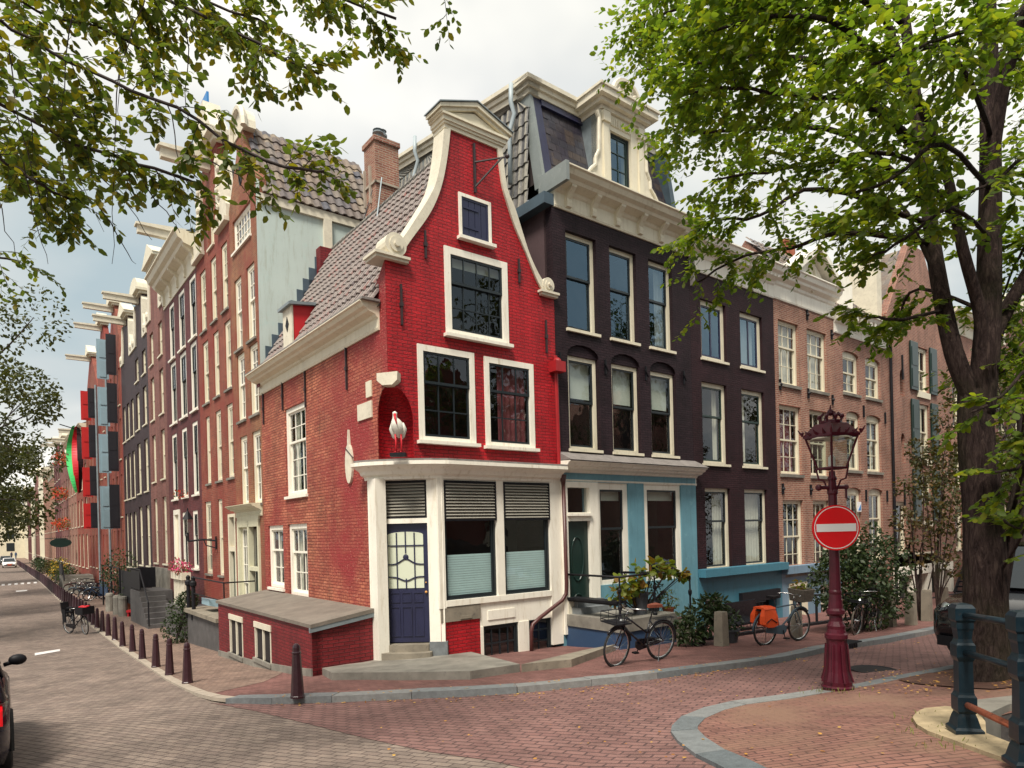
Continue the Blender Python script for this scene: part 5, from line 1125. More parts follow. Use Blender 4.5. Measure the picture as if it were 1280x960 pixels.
bo=[ # boughs reaching left over the houses (read off the photograph, then given real depth)
 ([limbs[0][9],TD(1060,290,8.6),TD(990,310,9.0),TD(930,320,9.3),TD(868,355,9.4)],.055,13),
 ([limbs[0][10],TD(1030,235,8.4),TD(950,270,8.8),TD(890,275,9.0),TD(870,290,9.2)],.05,14),
 ([limbs[0][11],TD(1060,170,8.4),TD(960,160,8.9),TD(880,165,9.3),TD(838,155,9.6)],.06,26),
 ([limbs[0][13],TD(1050,90,8.3),TD(950,70,8.8),TD(860,80,9.4),TD(800,90,10.0)],.06,30),
 ([limbs[0][15],TD(1030,20,8.6),TD(940,0,9.2),TD(850,10,9.8),TD(790,30,10.4)],.06,32),
 ([limbs[1][12],TD(1080,130,7.0),TD(1000,120,6.8),TD(920,110,7.0),TD(850,120,7.4)],.05,22),
 ([limbs[1][14],TD(1060,40,6.6),TD(970,20,6.6),TD(880,40,6.9)],.05,22),
 ([limbs[1][17],TD(1010,-40,6.4),TD(930,-40,6.6),TD(840,-10,7.2)],.05,20),
 ([limbs[0][18],TD(1000,-60,9.4),TD(900,-60,10),TD(800,-20,10.6)],.05,24),
 ([limbs[0][6],TD(1130,400,7.6),TD(1090,395,7.7),TD(1052,395,7.9)],.03,5),
 ([limbs[0][7],TD(1120,250,9.0),TD(1080,290,9.4),TD(1040,300,9.8)],.04,14),
 ([limbs[2][10],TD(1180,180,6.6),TD(1120,220,6.2),TD(1070,240,6.2)],.04,9),
 ([limbs[2][8],TD(1190,260,6.9),TD(1130,300,6.6),TD(1090,320,6.6)],.035,6),
 ([limbs[2][12],TD(1200,80,6.6),TD(1150,60,6.0),TD(1090,80,5.8)],.04,14),
 ([limbs[2][14],TD(1260,60,8.6),TD(1290,100,9.4),TD(1320,160,10)],.05,22),
 ([limbs[3][8],TD(1290,300,8.6),TD(1270,330,9.2),TD(1250,380,9.8)],.04,16),
 ([limbs[3][6],TD(1290,420,8.4),TD(1270,450,8.6),TD(1245,470,8.9)],.04,14),
 ([limbs[3][10],TD(1290,200,6.9),TD(1250,220,6.4),TD(1215,240,6.2)],.04,6),
 ([P[6],TD(1300,560,6.8),TD(1270,585,6.4),TD(1245,590,6.1)],.03,3),
 ([P[8],TD(1290,470,6.6),TD(1250,495,6.2),TD(1215,515,6.0)],.03,4),
 ([P[10],TD(1300,420,6.4),TD(1290,500,6.2),TD(1275,560,6.2)],.03,4),
 ([P[4],TD(1290,640,7.0),TD(1275,660,6.9),TD(1255,650,6.8)],.02,3),
 ([limbs[4][8],TD(1250,40,6.4),TD(1200,40,5.9),TD(1150,60,5.6)],.04,12),
 ([limbs[0][20],TD(1040,-120,8.2),TD(980,-100,8.2),TD(900,-80,8.6)],.05,20),
 ([limbs[2][5],TD(1150,360,8.8),TD(1120,400,9.2),TD(1090,420,9.6)],.035,7),
 ([limbs[1][9],TD(1140,200,7.6),TD(1050,200,7.6),TD(960,215,7.8),TD(890,225,8.2)],.045,20),
]
for pts,r,d in bo: bough([Vector(p) for p in pts],r*.8,int(d*1.75),ls=.094,ln=.66 if d>10 else .46,nl=13)
bb.build('branch','bark',T,smooth=True,uv=False); tw_.build('twig','twig',T,uv=False,recalc=False); lb.build('foliage','leaf_elm',T,recalc=False,uv=False)
print('elm leaves',len(lb.f))
# ------------------------------------------------------------------ overhanging tree at upper left
base=Vector((-5.4,2.9,G(-5.4,2.9))); T=thing('overhanging_tree','tree overhanging the upper left with drooping thin twigs and olive leaves','tree',tuple(base))
tb=B(); Pt=limb(tb,[base+Vector((0,0,-.2)),base+Vector((0,.05,1.5)),base+Vector((.1,.1,4)),base+Vector((.2,.3,7)),base+Vector((.3,.4,9))],.28,.14,12); tb.build('trunk','bark',T,smooth=True)
bb=B(); lb=B(); tw_=B()
def TL(px,py,Y): return at_depth(px,py,Y)
bo=[([Pt[10],TL(-60,-60,4.6),TL(60,-40,5.0),TL(180,0,5.2),TL(300,60,5.3),TL(400,120,5.4)],.05,26,5),
 ([Pt[11],TL(-40,-160,4.8),TL(120,-120,5.2),TL(280,-60,5.4),TL(400,0,5.6),TL(500,35,5.9)],.05,26,5),
 ([Pt[9],TL(-80,40,4.4),TL(20,60,4.7),TL(120,110,4.9),TL(230,160,5.0),TL(330,225,5.1),TL(400,232,5.2)],.035,20,5),
 ([Pt[8],TL(-90,120,4.2),TL(0,140,4.6),TL(90,190,4.9),TL(180,225,5.1),TL(250,250,5.3)],.035,22,5),
 ([Pt[8],TL(-60,200,4.6),TL(10,220,5.2),TL(60,250,5.4),TL(100,270,5.5)],.03,15,5),
 ([Pt[12],TL(0,-200,6),TL(160,-120,6.6),TL(300,-40,7),TL(420,10,7.2)],.05,24,6),
 ([Pt[10],TL(-60,-20,5.6),TL(40,20,6.2),TL(130,60,6.6),TL(200,90,6.8)],.04,20,6),
 ([Pt[10],TL(-80,60,6),TL(0,90,6.6),TL(60,130,7),TL(110,170,7.2)],.035,18,6),
 ([Pt[12],TL(100,-250,5.6),TL(300,-150,6),TL(480,-60,6.4),TL(575,5,6.6)],.03,8,6),
 ([Pt[11],TL(20,-80,5.6),TL(160,-30,6),TL(260,20,6.1),TL(330,50,6.2)],.04,20,6),
 ([Pt[9],TL(-100,160,5.5),TL(-20,190,6.2),TL(30,215,6.5),TL(70,230,6.7)],.03,14,6),
 ([Pt[8],TL(-120,300,5),TL(-60,320,6),TL(-10,335,6.6),TL(25,340,6.9)],.02,6,6)]
for pts,r,d,_ in bo: bough([Vector(p)+rv(.06)+Vector((0,0,.12)) for p in pts],r*.36,int(d*1.45),ls=.078,ln=.44,nl=10,droop=.55,start=.2)
for (x0,y0,x1,y1,Y) in ((60,120,130,290,4.9),(150,60,140,330,5.0),(210,130,235,240,5.1),(30,200,60,330,5.0),(100,200,190,300,5.1),(0,230,25,330,4.9),(260,200,320,260,5.2),(120,250,170,330,5.2),(180,230,225,290,5.1),(10,60,60,280,4.8),(90,20,80,240,4.9),(235,20,245,200,5.3),(185,-10,150,180,5.2)):
    a,c=TL(x0,y0,Y),TL(x1,y1,Y+.1); m=(a+c)/2+rv(.12); limb(tw_,[a,m,c],.006,.002,4,.02)
bb.build('branch','twig',T,smooth=True,uv=False); tw_.build('twig','twig',T,uv=False,recalc=False); lb.build('foliage','leaf_left',T,recalc=False,uv=False)
print('left leaves',len(lb.f))
# ------------------------------------------------------------------ canal side trees down the left street
def far_tree(x,y,hgt,rad_,label,ls,n,seed,group,lean=0):
    z=G(x,y); base=Vector((x,y,z)); T=thing('canal_tree',label,'tree',tuple(base),group)
    tb=B(); P=limb(tb,[base,base+Vector((.1,0,hgt*.3)),base+Vector((.2+lean*.3,.1,hgt*.6)),base+Vector((.2+lean*.6,.2,hgt*.9))],.30,.06,8)
    blobs=[]
    for k in range(26):
        a=R.random()*2*PI; rr=rad_*math.sqrt(R.random()); zz=hgt*R.uniform(.36,1.0); kk=math.sqrt(max(.1,1-((zz/hgt-.62)/.5)**2)); c=base+Vector((math.cos(a)*rr*kk+lean*zz/hgt,math.sin(a)*rr*kk,zz))
        blobs.append((c,R.uniform(.6,1.3))); q=P[min(len(P)-1,int(len(P)*R.uniform(.35,.9)))]; limb(tb,[q,(q+c)/2+rv(.4),c],.06,.015,5)
    tb.build('trunk','twig',T,smooth=True,uv=False); leaf_cloud(blobs,n,ls).build('crown','leaf_far',T,recalc=False,uv=False)
# shop-side: the row stands across the roadway from the houses
far_tree(-20.6,24,12.2,3.7,'nearest dark leafy canal tree along the left edge',.16,330,3,'canal trees',.6)
far_tree(-28.4,34,12,4.2,'second canal tree along the left edge, darker and taller',.20,280,4,'canal trees',.5)
far_tree(-37.2,45.4,12.5,4.3,'third canal tree along the left edge',.24,200,5,'canal trees',.5)
far_tree(-49,60.5,12.5,4.5,'fourth canal tree along the left edge',.3,160,6,'canal trees',.5)
far_tree(-66,83,12.5,5,'fifth canal tree along the left edge',.36,130,7,'canal trees',.5)
far_tree(-92,116,13,6,'last small canal tree at the far end of the left street',.5,90,8,'canal trees',.5)
# behind the thick elm, right street
for (px,Y,h,r,lab) in ((1275,24,9,3.2,'leafy tree behind the thick elm at the right edge'),(1330,34,11,4.5,'farther tree beyond the right edge of the street')):
    p=at_depth(px,660,Y); far_tree(p.x,p.y,h,r,lab,.17,220,9,'street trees on the right')
# slim young tree and dark bush in front of the brown houses
def slim(px,py,tips,lab,ls=.11,n=230,mat='leaf_autumn'):
    b0=Vector(gp(px,py,True)); T=thing('young_tree',lab,'tree',tuple(b0),'slim young trees on the right pavement'); tb=B(); bl=[]
    for (x,y,r) in tips: c=at_depth(x,y,b0.y+R.uniform(-.3,.3)); limb(tb,[b0,(b0*.5+Vector((c.x*.3+b0.x*.2,c.y*.3+b0.y*.2,c.z*.5)))+rv(.1),c],.035,.008,6,.02); bl.append((c,r))
    tb.build('trunk','bark',T,uv=False); leaf_cloud(bl,n,ls).build('crown',mat,T,recalc=False,uv=False)
slim(1172,772,[(1190,560,.6),(1195,600,.7),(1178,610,.6),(1200,650,.6),(1165,590,.5),(1186,520,.45),(1150,565,.4),(1200,700,.5),(1176,650,.5)],'slim young tree with rust tinted leaves left of the thick trunk')
slim(1150,775,[(1160,640,.5),(1140,660,.45),(1128,650,.35),(1150,690,.5),(1172,690,.5),(1135,610,.35),(1155,610,.4)],'thin forked young tree growing between the stone bollards',n=110)
c=gp(1088,790,True); c=(c[0],c[1],c[2]-.2); bl=[((c[0]-.2,c[1]+.4,c[2]+1.5),.85),((c[0]+.7,c[1]+.9,c[2]+1.7),.8),((c[0]-.7,c[1]+.1,c[2]+1.35),.7),((c[0]+.2,c[1]+.6,c[2]+2.1),.7),((c[0]+1.0,c[1]+1.2,c[2]+1.0),.7),((c[0]+.1,c[1]+.6,c[2]+.8),.8),((c[0]-.3,c[1]+.5,c[2]+1.9),.5)]
plant('bush','large dark green bush in front of the brown brick house','shrub',[(Vector(p),r) for p,r in bl],850,.10,'leaf_hedge',base=(c[0],c[1]+.5,c[2]))
# rhododendron by the steps, potted greens
c=gp(880,806,True); plant('rhododendron','glossy rhododendron bush beside the blue house steps','shrub',[(Vector((c[0],c[1]+.1,c[2]+.55)),.38),(Vector((c[0]-.35,c[1]-.05,c[2]+.35)),.33),(Vector((c[0]+.28,c[1]+.2,c[2]+.8)),.28)],270,.15,'leaf_hedge',base=(c[0],c[1],c[2]),wd=.38)
c=gp(912,803,True); plant('potted_shrub','small glossy shrub in a dark planter before the black bench','shrub',[(Vector((c[0],c[1],c[2]+.45)),.26)],170,.13,'leaf_hedge',base=c,pot=(.22,.3,'pot_dark'),wd=.35)
# ================================================================== GROUND
def cut_sheet(poly,offf,name,mat,du=.7,kind='structure',step=True):
    """a polygon on the terrain, sliced so that it follows the slopes"""
    bm=bmesh.new(); vs=[bm.verts.new((x,y,0)) for x,y in poly]
    us=[x*e2[0]+y*e2[1] for x,y in poly]; ss=[(x-C[0])*e1[0]+(y-C[1])*e1[1] for x,y in poly]
    for t in tessellate_polygon([[Vector((x,y,0)) for x,y in poly]]):
        try: bm.faces.new([vs[k] for k in t])
        except ValueError: pass
    def cuts(vals,lo,hi): return [v for v in vals if lo<v<hi]
    U=[-8,0,2.4,4.4,7,11,16,25,40,100]+[10.5+.5*k for k in range(13)]
    for u in cuts(sorted(set(U)),min(us),max(us)):
        g=bm.verts[:]+bm.edges[:]+bm.faces[:]; bmesh.ops.bisect_plane(bm,geom=g,plane_co=(e2[0]*u,e2[1]*u,0),plane_no=(e2[0],e2[1],0))
    for s in cuts([0,5,10,15,22],min(ss),max(ss)):
        g=bm.verts[:]+bm.edges[:]+bm.faces[:]; bmesh.ops.bisect_plane(bm,geom=g,plane_co=(C[0]+e1[0]*s,C[1]+e1[1]*s,0),plane_no=(e1[0],e1[1],0))
    for v in bm.verts: v.co.z=G(v.co.x,v.co.y)+offf(v.co.x,v.co.y)
    b=B(); bm.verts.index_update(); b.v=[tuple(v.co) for v in bm.verts]
    for f in bm.faces: 
        f.normal_update(); ix=[v.index for v in f.verts]; b.f.append(ix if f.normal.z>0 else ix[::-1])
    bm.free()
    me_o=b.build(name,mat,None,recalc=False,uv=False)
    me=me_o.data; ul=me.uv_layers.new(name='UVMap'); d=[]
    for l in me.loops: co=me.vertices[l.vertex_index].co; d+=[co.x,co.y]
    ul.data.foreach_set('uv',d)
    if kind: me_o['kind']=kind
    return me_o
def kerb_strip(outer,width,offtop,name,mat,drop=.14,joint=None,z0=None):
    inn=offset_line(outer,width)
    b=B(); P=[]; 
    def fine(a,c):
        o=[]
        for i in range(len(a)-1):
            n=max(1,int(math.hypot(a[i+1][0]-a[i][0],a[i+1][1]-a[i][1])/.45))
            for k in range(n): t=k/n; o.append((tuple(a[i][j]+(a[i+1][j]-a[i][j])*t for j in (0,1)),tuple(c[i][j]+(c[i+1][j]-c[i][j])*t for j in (0,1))))
        o.append((a[-1],c[-1])); return o
    pr=fine(outer,inn)
    r=[]
    for i,(o,q) in enumerate(pr):
        zo=G(*o)+offtop(*o); zi=G(*q)+offtop(*q); r.append((b.P(o[0],o[1],zo-drop),b.P(o[0],o[1],zo),b.P(q[0],q[1],zi),b.P(q[0],q[1],zi-.05)))
    b=B(); seg=2
    for i in range(0,len(pr)-1,seg):      # separate kerb stones with open joints
        j=min(i+seg,len(pr)-1); q_=[]
        for k in range(i,j+1):
            o,q=pr[k]
            if k==j and j<len(pr)-1: o2,q2=pr[k-1]; t=.985; o=tuple(o2[c]+(o[c]-o2[c])*t for c in (0,1)); q=tuple(q2[c]+(q[c]-q2[c])*t for c in (0,1))
            jt=((i*37)%7-3)*.0012; zo=G(*o)+offtop(*o)+jt; zi=G(*q)+offtop(*q)+jt
            q_.append((b.P(o[0],o[1],zo-drop),b.P(o[0],o[1],zo),b.P(q[0],q[1],zi),b.P(q[0],q[1],zi-.05)))
        for A_,B_2 in zip(q_,q_[1:]):
            for k in range(3): b.f.append([A_[k],B_2[k],B_2[k+1],A_[k+1]])
        b.f.append(list(q_[0])); b.f.append(list(q_[-1])[::-1])
    return struct(b,name,mat)
K=[(20.6,698),(50.6,728.5),(75,752),(112,782),(146,808),(184,834),(200,845),(224,859),(248,871),(264,876.5),(282,879.7)]
K2=[(282,879.7),(340,880.5),(415,878.5),(515,874),(585,871),(647,867),(692,862.8),(740,857.7),(785,853.4),(858,844),(888.6,840),(980,828),(1035,815),(1110,804),(1175,790.5),(1235,778)]
kl=[gp(*p)[:2] for p in K]; kr=[gp(*p,False)[:2] for p in K2]
# far left: continue the kerb parallel to the house fronts
a=kl[0]; dl_=[(p[0]-C[0])*n2[0]+(p[1]-C[1])*n2[1] for p in kl]
kl[0]=SD(120,dl_[1]+.2,0)[:2]; kl=[SD(260,dl_[1]+1.2,0)[:2]]+kl
ln=kr[-1]; pr_=kr[-2]; dx,dy=ln[0]-pr_[0],ln[1]-pr_[1]; h=math.hypot(dx,dy); kr.append((ln[0]+dx/h*60,ln[1]+dy/h*60))
outer=kl+kr[1:]
inn_=[FR(70,-25,0)[:2],FR(-.5,-25,0)[:2],SD(30,-25,0)[:2],SD(270,-25,0)[:2]]
# canal wedge cut out of the ground
q1=Vector(gp(1230,904)); qn=Vector(gp(1231,926)); qa=Vector(gp(1282,890)); qb=Vector(gp(1300,954)); da=(qa-q1).normalized(); db=(qb-qn).normalized()
wedge=[tuple((qn+db*40)[:2]),tuple(qn[:2]),tuple(q1[:2]),tuple((q1+da*60)[:2])]
BG=[(-420,-60),(-60,-110),(10,-110)]+wedge+[(140,90),(120,320),(-420,420)]
cut_sheet(BG,lambda x,y:-.004,'ground','road_beige')
# red brick roadway
bnd=[(262,879),(320,889),(380,903.6),(458,923),(537,940),(610,950),(680,966),(760,990),(840,1030)]
isl=[(1140,843.7),(1100,851),(1070,857.5),(1027,864),(970,872.5),(912,880),(880,887.5),(852.5,898.7),(840,911),(838.7,918),(847.5,930),(870,947.5),(895,960),(930,980),(980,1010)]
isl_w=[gp(*p)[:2] for p in isl]
red=[gp(*p)[:2] for p in bnd]
farR=kr[-1]
redpoly=red+[gp(980,1100)[:2],gp(1240,1010)[:2],gp(1200,900)[:2],gp(1290,838)[:2]]
e_=gp(1400,800)[:2]
redpoly=red+[(1.6,2.6),(2.6,4.2),gp(1195,905)[:2],gp(1220,880)[:2],gp(1290,846)[:2],FR(30,12,0)[:2],FR(75,12,0)[:2]]+[(x,y) for x,y in [tuple(kr[-1])]]+[tuple(p) for p in kr[::-1][1:]]
cut_sheet(redpoly,lambda x,y:.002,'roadway','road_red')
cut_sheet(outer+inn_,lambda x,y:POFF(x,y)-.006,'pavement','pave_red')
# beige bricks on the left street pavement (laid as their own sheet up to the colour change)
bx=[p for p in kl]; cut_sheet([p for p in offset_line(kl,.02)][:-1]+[gp(262,872)[:2],gp(330,852,True)[:2],gp(420,800,True)[:2],SD(8,-1,0)[:2],SD(260,-1,0)[:2]],lambda x,y:POFF(x,y)-.001,'left_pavement','pave_beige')
kerb_strip(kl,.17,lambda x,y:POFF(x,y)+.003,'kerb_left','kerb_pale',.06)
kerb_strip(kr,.30,lambda x,y:POFF(x,y)+.003,'kerb','kerb_stone',.16)
# island (the bridge head) with its own flat kerb
ie=[gp(1140,843.7)[:2],gp(1180,836)[:2],gp(1290,818)[:2],FR(30,8.5,0)[:2]]
ip=ie[::-1]+isl_w[1:]+[(1.4,3.3),(1.2,1.0),(3.0,0),tuple((qn+db*3.0)[:2]),tuple(qn[:2]),tuple(q1[:2]),tuple((q1+da*12)[:2])]
cut_sheet(ip,lambda x,y:.030,'island_paving','island_red')
kerb_strip([tuple(p) for p in (ie[::-1]+isl_w[1:]+[(1.4,3.3)])],.27,lambda x,y:.036,'island_kerb','kerb_stone',.06)
pt=[gp(*p)[:2] for p in ((1122,853),(1160,845),(1230,842),(1285,848),(1283,862),(1240,866),(1180,862),(1140,858))]
cut_sheet(pt,lambda x,y:.045,'tree_pit_soil','soil')
# quay walls, coping and water
b=B()
nA=Vector((-da.y,da.x,0)); 
for st_,e in ((q1,q1+da*40),(qn,qn+db*40),(q1,qn)):
    b.face([(st_.x,st_.y,st_.z+.02),(e.x,e.y,e.z+.02),(e.x,e.y,-1.5),(st_.x,st_.y,-1.5)])
struct(b,'quay_wall','quay_stone',recalc=False)
b=B(); e1_=q1+da*60; e2_=qn+db*40; b.face([(q1.x,q1.y,-.9),(e1_.x,e1_.y,-.9),(e2_.x,e2_.y,-.9)]); struct(b,'water','water',recalc=False)
co=[(1231,908),(1222,901),(1214,893),(1212,888),(1262,882),(1300,872),(1300,886),(1262,893)]
cw_=[gp(*p)[:2] for p in co]; b=B(); z=[G(*p)+.10 for p in cw_]
b.v=[(p[0],p[1],zz) for p,zz in zip(cw_,z)]+[(p[0],p[1],zz-.6) for p,zz in zip(cw_,z)]; n=len(cw_); b.f=[list(range(n)),list(range(n,2*n))]+[[k,(k+1)%n,n+(k+1)%n,n+k] for k in range(n)]
top(b,'quay_coping','grey stone coping slab along the far canal edge behind the railing','stone slab')
co=[(1141,905),(1146,898),(1156,893),(1182,890.5),(1214,893),(1226,903),(1232,911),(1233,926),(1262,938),(1300,950),(1300,974),(1240,953),(1187,933),(1160,923),(1146,914)]
cw_=[gp(*p)[:2] for p in co]; b=B(); z=[G(*p)+.065 for p in cw_]
b.v=[(p[0],p[1],zz) for p,zz in zip(cw_,z)]+[(p[0],p[1],zz-.5) for p,zz in zip(cw_,z)]; n=len(cw_); b.f=[list(range(n)),list(range(n,2*n))]+[[k,(k+1)%n,n+(k+1)%n,n+k] for k in range(n)]
top(b,'bridge_coping','curved pale yellow stone kerb under the foot of the blue railing','stone kerb'); 
# road markings on the left street
def mark(px,w,name='road_marking'):
    p=[gp(*q)[:2] for q in px]; cut_sheet(p,lambda x,y:.006,name,'sign_white')
mark([(43.5,816.5),(75,811.5),(75,814),(43.5,819.5)],0)
mark([(20,738.5),(34,737.3),(34,738.8),(20,740)],0)
for k in range(6): mark([(2+k*8,730.3-k*.55),(6+k*8,730-k*.55),(6+k*8,731.8-k*.55),(2+k*8,732.1-k*.55)],0)
# ------------------------------------------------------------------ slabs in front of the shop
def slab(px,zpx_off,h,name,mat,label,cat,inner):
    pts=[gp(*p,True)[:2] for p in px]+inner
    b=B(); n=len(pts); zt=max(G(*p)+POFF(*p) for p in pts[:len(px)])
    b.v=[(p[0],p[1],pv(*p)+h if i<len(px) else pv(*p)+h) for i,p in enumerate(pts)]+[(p[0],p[1],pv(*p)-.3) for p in pts]
    b.f=[list(range(n)),list(range(n,2*n))[::-1]]+[[k,(k+1)%n,n+(k+1)%n,n+k] for k in range(n)]
    return top(b,name,mat,label,cat)
slab([(393,838),(415,850),(500,850),(588,849),(650,839.5)],0,.13,'stone_platform','stone','grey stone platform in front of the navy corner door','platform',[FR(1.75,.02,0)[:2],FR(1.1,.02,0)[:2],SD(.9,.02,0)[:2],SD(1.3,.3,0)[:2]])
slab([(652,840),(664,838.5),(714.5,833.5)],0,.13,'stone_threshold','old_stone','low stone slab under the brown drain pipe','threshold',[FR(4.25,1.75,0)[:2],FR(3.2,1.95,0)[:2]])
# ------------------------------------------------------------------ lean-to on the side wall
T=thing('cellar_shed','low dark red brick cellar shed with sloping grey roof and two black vents','shed',SD(4,.7,1))
d1=1.30; sa,sb=.86,7.55; 
def zfr(s): return 2.12
SHF=Fr(SD(0,d1,0)[:2],e2,n2)
hs=[]
for (x0,y0,x1,y1) in ((287,767.5,304.5,823),(318.5,775.5,339.8,831)):
    a=SHF.at(x0,y0); c=SHF.at(x1,y1); hs.append((c[0],a[0],c[1]+.02,a[1]))
zz=sum(w[3] for w in hs)/2
hs=[(w[0],w[1],w[2],zz) for w in hs]
wall(SHF,[(sa,.2),(sb,.2),(sb,2.24),(sa,2.24)],[rect(*w) for w in hs],'shed_brick',T,depth=.2,rev=.12)
b=B(SD); b.face([(sa,0,.2),(sa,d1-.001,.2),(sa,d1-.001,2.24),(sa,0,2.42)]); b.build('end_wall','shed_brick',T,recalc=False); b=B(SD); b.face([(sb,0,.2),(sb,d1-.001,.2),(sb,d1-.001,2.22),(sb,0,2.42)]); b.build('end_wall','shed_brick',T,recalc=False)
b=B(SD); b.prism([(d1+.05,2.24),(d1+.05,2.31),(0.01,2.50),(0.01,2.42)],sa-.08,sb+.05,ax='x'); b.build('roof','shed_roof',T)
b=B(SD); b.prism([(d1+.06,2.15),(d1+.06,2.24),(.0,2.42),(.0,2.33)],sa-.07,sa-.02,ax='x'); b.build('lead_edge','lead',T)
b=B(SHF); b.box(sa,sb,-.05,.03,.2,1.0-.0) if False else None
pts=[]; b=B(SHF)
for k in range(12):
    s0_=sa+(sb-sa)*k/11; x,y,_=SHF(s0_,.03,0); pts.append((s0_,pv(x,y)+.14))
b.prism([(sa,.3)]+[(sb,.3)]+pts[::-1],.0,.03); b.build('plinth','stone',T)
for w in hs:
    b=B(SHF); m=(w[0]+w[1])/2
    b.box(w[0]-.02,w[1]+.02,-.1,.03,w[3]-.13,w[3]); b.box(w[0],w[0]+.045,-.035,.012,w[2],w[3]-.13); b.box(w[1]-.045,w[1],-.035,.012,w[2],w[3]-.13); b.box(m-.03,m+.03,-.035,.005,w[2],w[3]-.13); f_=b.build('vent_frame','cream_old',T)
    b=B(SHF); b.box(w[0]+.01,w[1]-.01,-.06,-.036,w[2]+.001,w[3]-.131); b.build('vent','interior',f_)
    b=B(SHF); b.box(w[0]-.05,w[1]+.05,-.1,.06,w[2]-.09,w[2]); b.build('sill','stone',f_)
# ------------------------------------------------------------------ stork in the niche
z=5.50; T=thing('stork_statue','white stork statue with red beak and legs standing in the corner niche','statue',(C[0]-.1,C[1]+.12,z))
cx,cy=Vector(FR(.17,.02,0)).x,Vector(FR(.17,.02,0)).y
def S3(a,c,h): return (cx+a*.68,cy+c*.68,z+.03+h*.70)
b=B(); b.box(cx-.15,cx+.15,cy-.09,cy+.09,z-.02,z+.05); b.build('base','iron',T)
b=B(); 
for x in (-.07,.09): b.tube([S3(x,0,.04),S3(x+.01,.02,.30),S3(x,0,.55)],.017,6); b.tube([S3(x,0,.05),S3(x,-.09,.05)],.016,5)
b.build('leg','crimson',T,smooth=True)
b=B(); b.tube([S3(.02,.10,.45),S3(.02,.09,.52),S3(.02,.05,.68),S3(-.02,0,.82),S3(-.05,-.03,.92),S3(-.065,-.03,1.0),S3(-.06,-.05,1.08),S3(-.055,-.06,1.14),S3(-.055,-.05,1.17)],[.012,.065,.11,.12,.085,.045,.042,.046,.012],12); b.build('body','bird_white',T,smooth=True)
b=B(); 
for sg in (-1,1): b.tube([S3(sg*.15,.0,.86),S3(sg*.18,.06,.70),S3(sg*.12,.12,.50),S3(sg*.08,.14,.42)],[.02,.05,.045,.015],8)
b.build('wing','bird_white',T,smooth=True)
b=B(); b.tube([S3(-.055,-.10,1.09),S3(-.03,-.17,.96),S3(.02,-.21,.78)],[.03,.022,.006],6); b.build('beak','crimson',T,smooth=True)
# ------------------------------------------------------------------ bollards
prof=[(.105,0),(.105,.03),(.098,.04),(.062,.66),(.070,.67),(.070,.69),(.058,.70),(.058,.76),(.045,.80),(.02,.82)]
lab='dark iron bollard in the long row along the left street kerb'
b=B(); b.lathe(prof,(0,0),8,PI/8); bol=b.build('bollard','bollard_paint',None); p=gp(372,872,True); bol.location=p
tag(bol,'lone dark iron bollard standing before the shed corner','bollard',None)
BL=[(234.5,854),(212,843.4),(195,833.8),(178,823.7),(165.8,814.3),(153.4,807.6),(143.8,800),(135.4,794.6),(128,789.4),(121.5,785)]
pos=[gp(*p,True) for p in BL]
dd=[((p[0]-C[0])*n2[0]+(p[1]-C[1])*n2[1]) for p in pos]; sl=[((p[0]-C[0])*e2[0]+(p[1]-C[1])*e2[1]) for p in pos]
s=sl[-1]; 
def kd(s):       # kerb distance from the facade at s
    ks=sorted([((p[0]-C[0])*e2[0]+(p[1]-C[1])*e2[1],(p[0]-C[0])*n2[0]+(p[1]-C[1])*n2[1]) for p in kl])
    for (a,x),(c2,y) in zip(ks,ks[1:]):
        if a<=s<=c2: return x+(y-x)*(s-a)/(c2-a)
    return ks[-1][1]
off=kd(sl[-1])-dd[-1]
while s<130: s+=1.45; x,y,_=SD(s,kd(s)-off,0); pos.append((x,y,pv(x,y)))
for i,p in enumerate(pos):
    c=bol.copy(); COL.objects.link(c); c.location=p; c.rotation_euler=(R.uniform(-.02,.02),R.uniform(-.02,.02),R.random()*6)
    tag(c,lab if i>0 else 'nearest dark iron bollard of the row along the left street kerb','bollard','bollards along the left street')
    if i==0: c['group']='bollards along the left street'
bol.pop('group',None) if 'group' in bol.keys() else None
# stone bollards
def stone_post(px,py,h,r,label,grp=None,sq=True,mat='stone'):
    p=gp(px,py,True); b=B(); 
    b.lathe([(r,0),(r*.95,h*.8),(r*1.0,h*.86),(r*.9,h*.97),(r*.6,h)] if not sq else [(r*1.15,0),(r,h-.06),(r*.92,h)],(0,0),4 if sq else 12,PI/4+A1 if sq else 0)
    o=b.build('stone_post',mat,None); o.location=p; tag(o,label,'stone post',grp); return o
stone_post(902,807,.72,.14,'old square stone post between the black bench and the orange panniers',mat='old_stone')
stone_post(996,797,.72,.12,'stone post behind the front wheel of the bicycle with orange panniers',mat='old_stone')
for i,(x,y) in enumerate(((1113,783),(1139,781),(1159,776),(1180,770))): stone_post(x,y,.85,.14,'stone post with rails, number %s from the left before the brown houses'%('one two three four'.split()[i]),'stone posts on the right pavement',mat='old_stone')
for i,(x,y) in enumerate(((137.5,764),(147,768),(154,770))): stone_post(x,y,.95,.2,('left','middle','right')[i]+' of three rounded grey stone posts on the left pavement','rounded stone posts',sq=False)
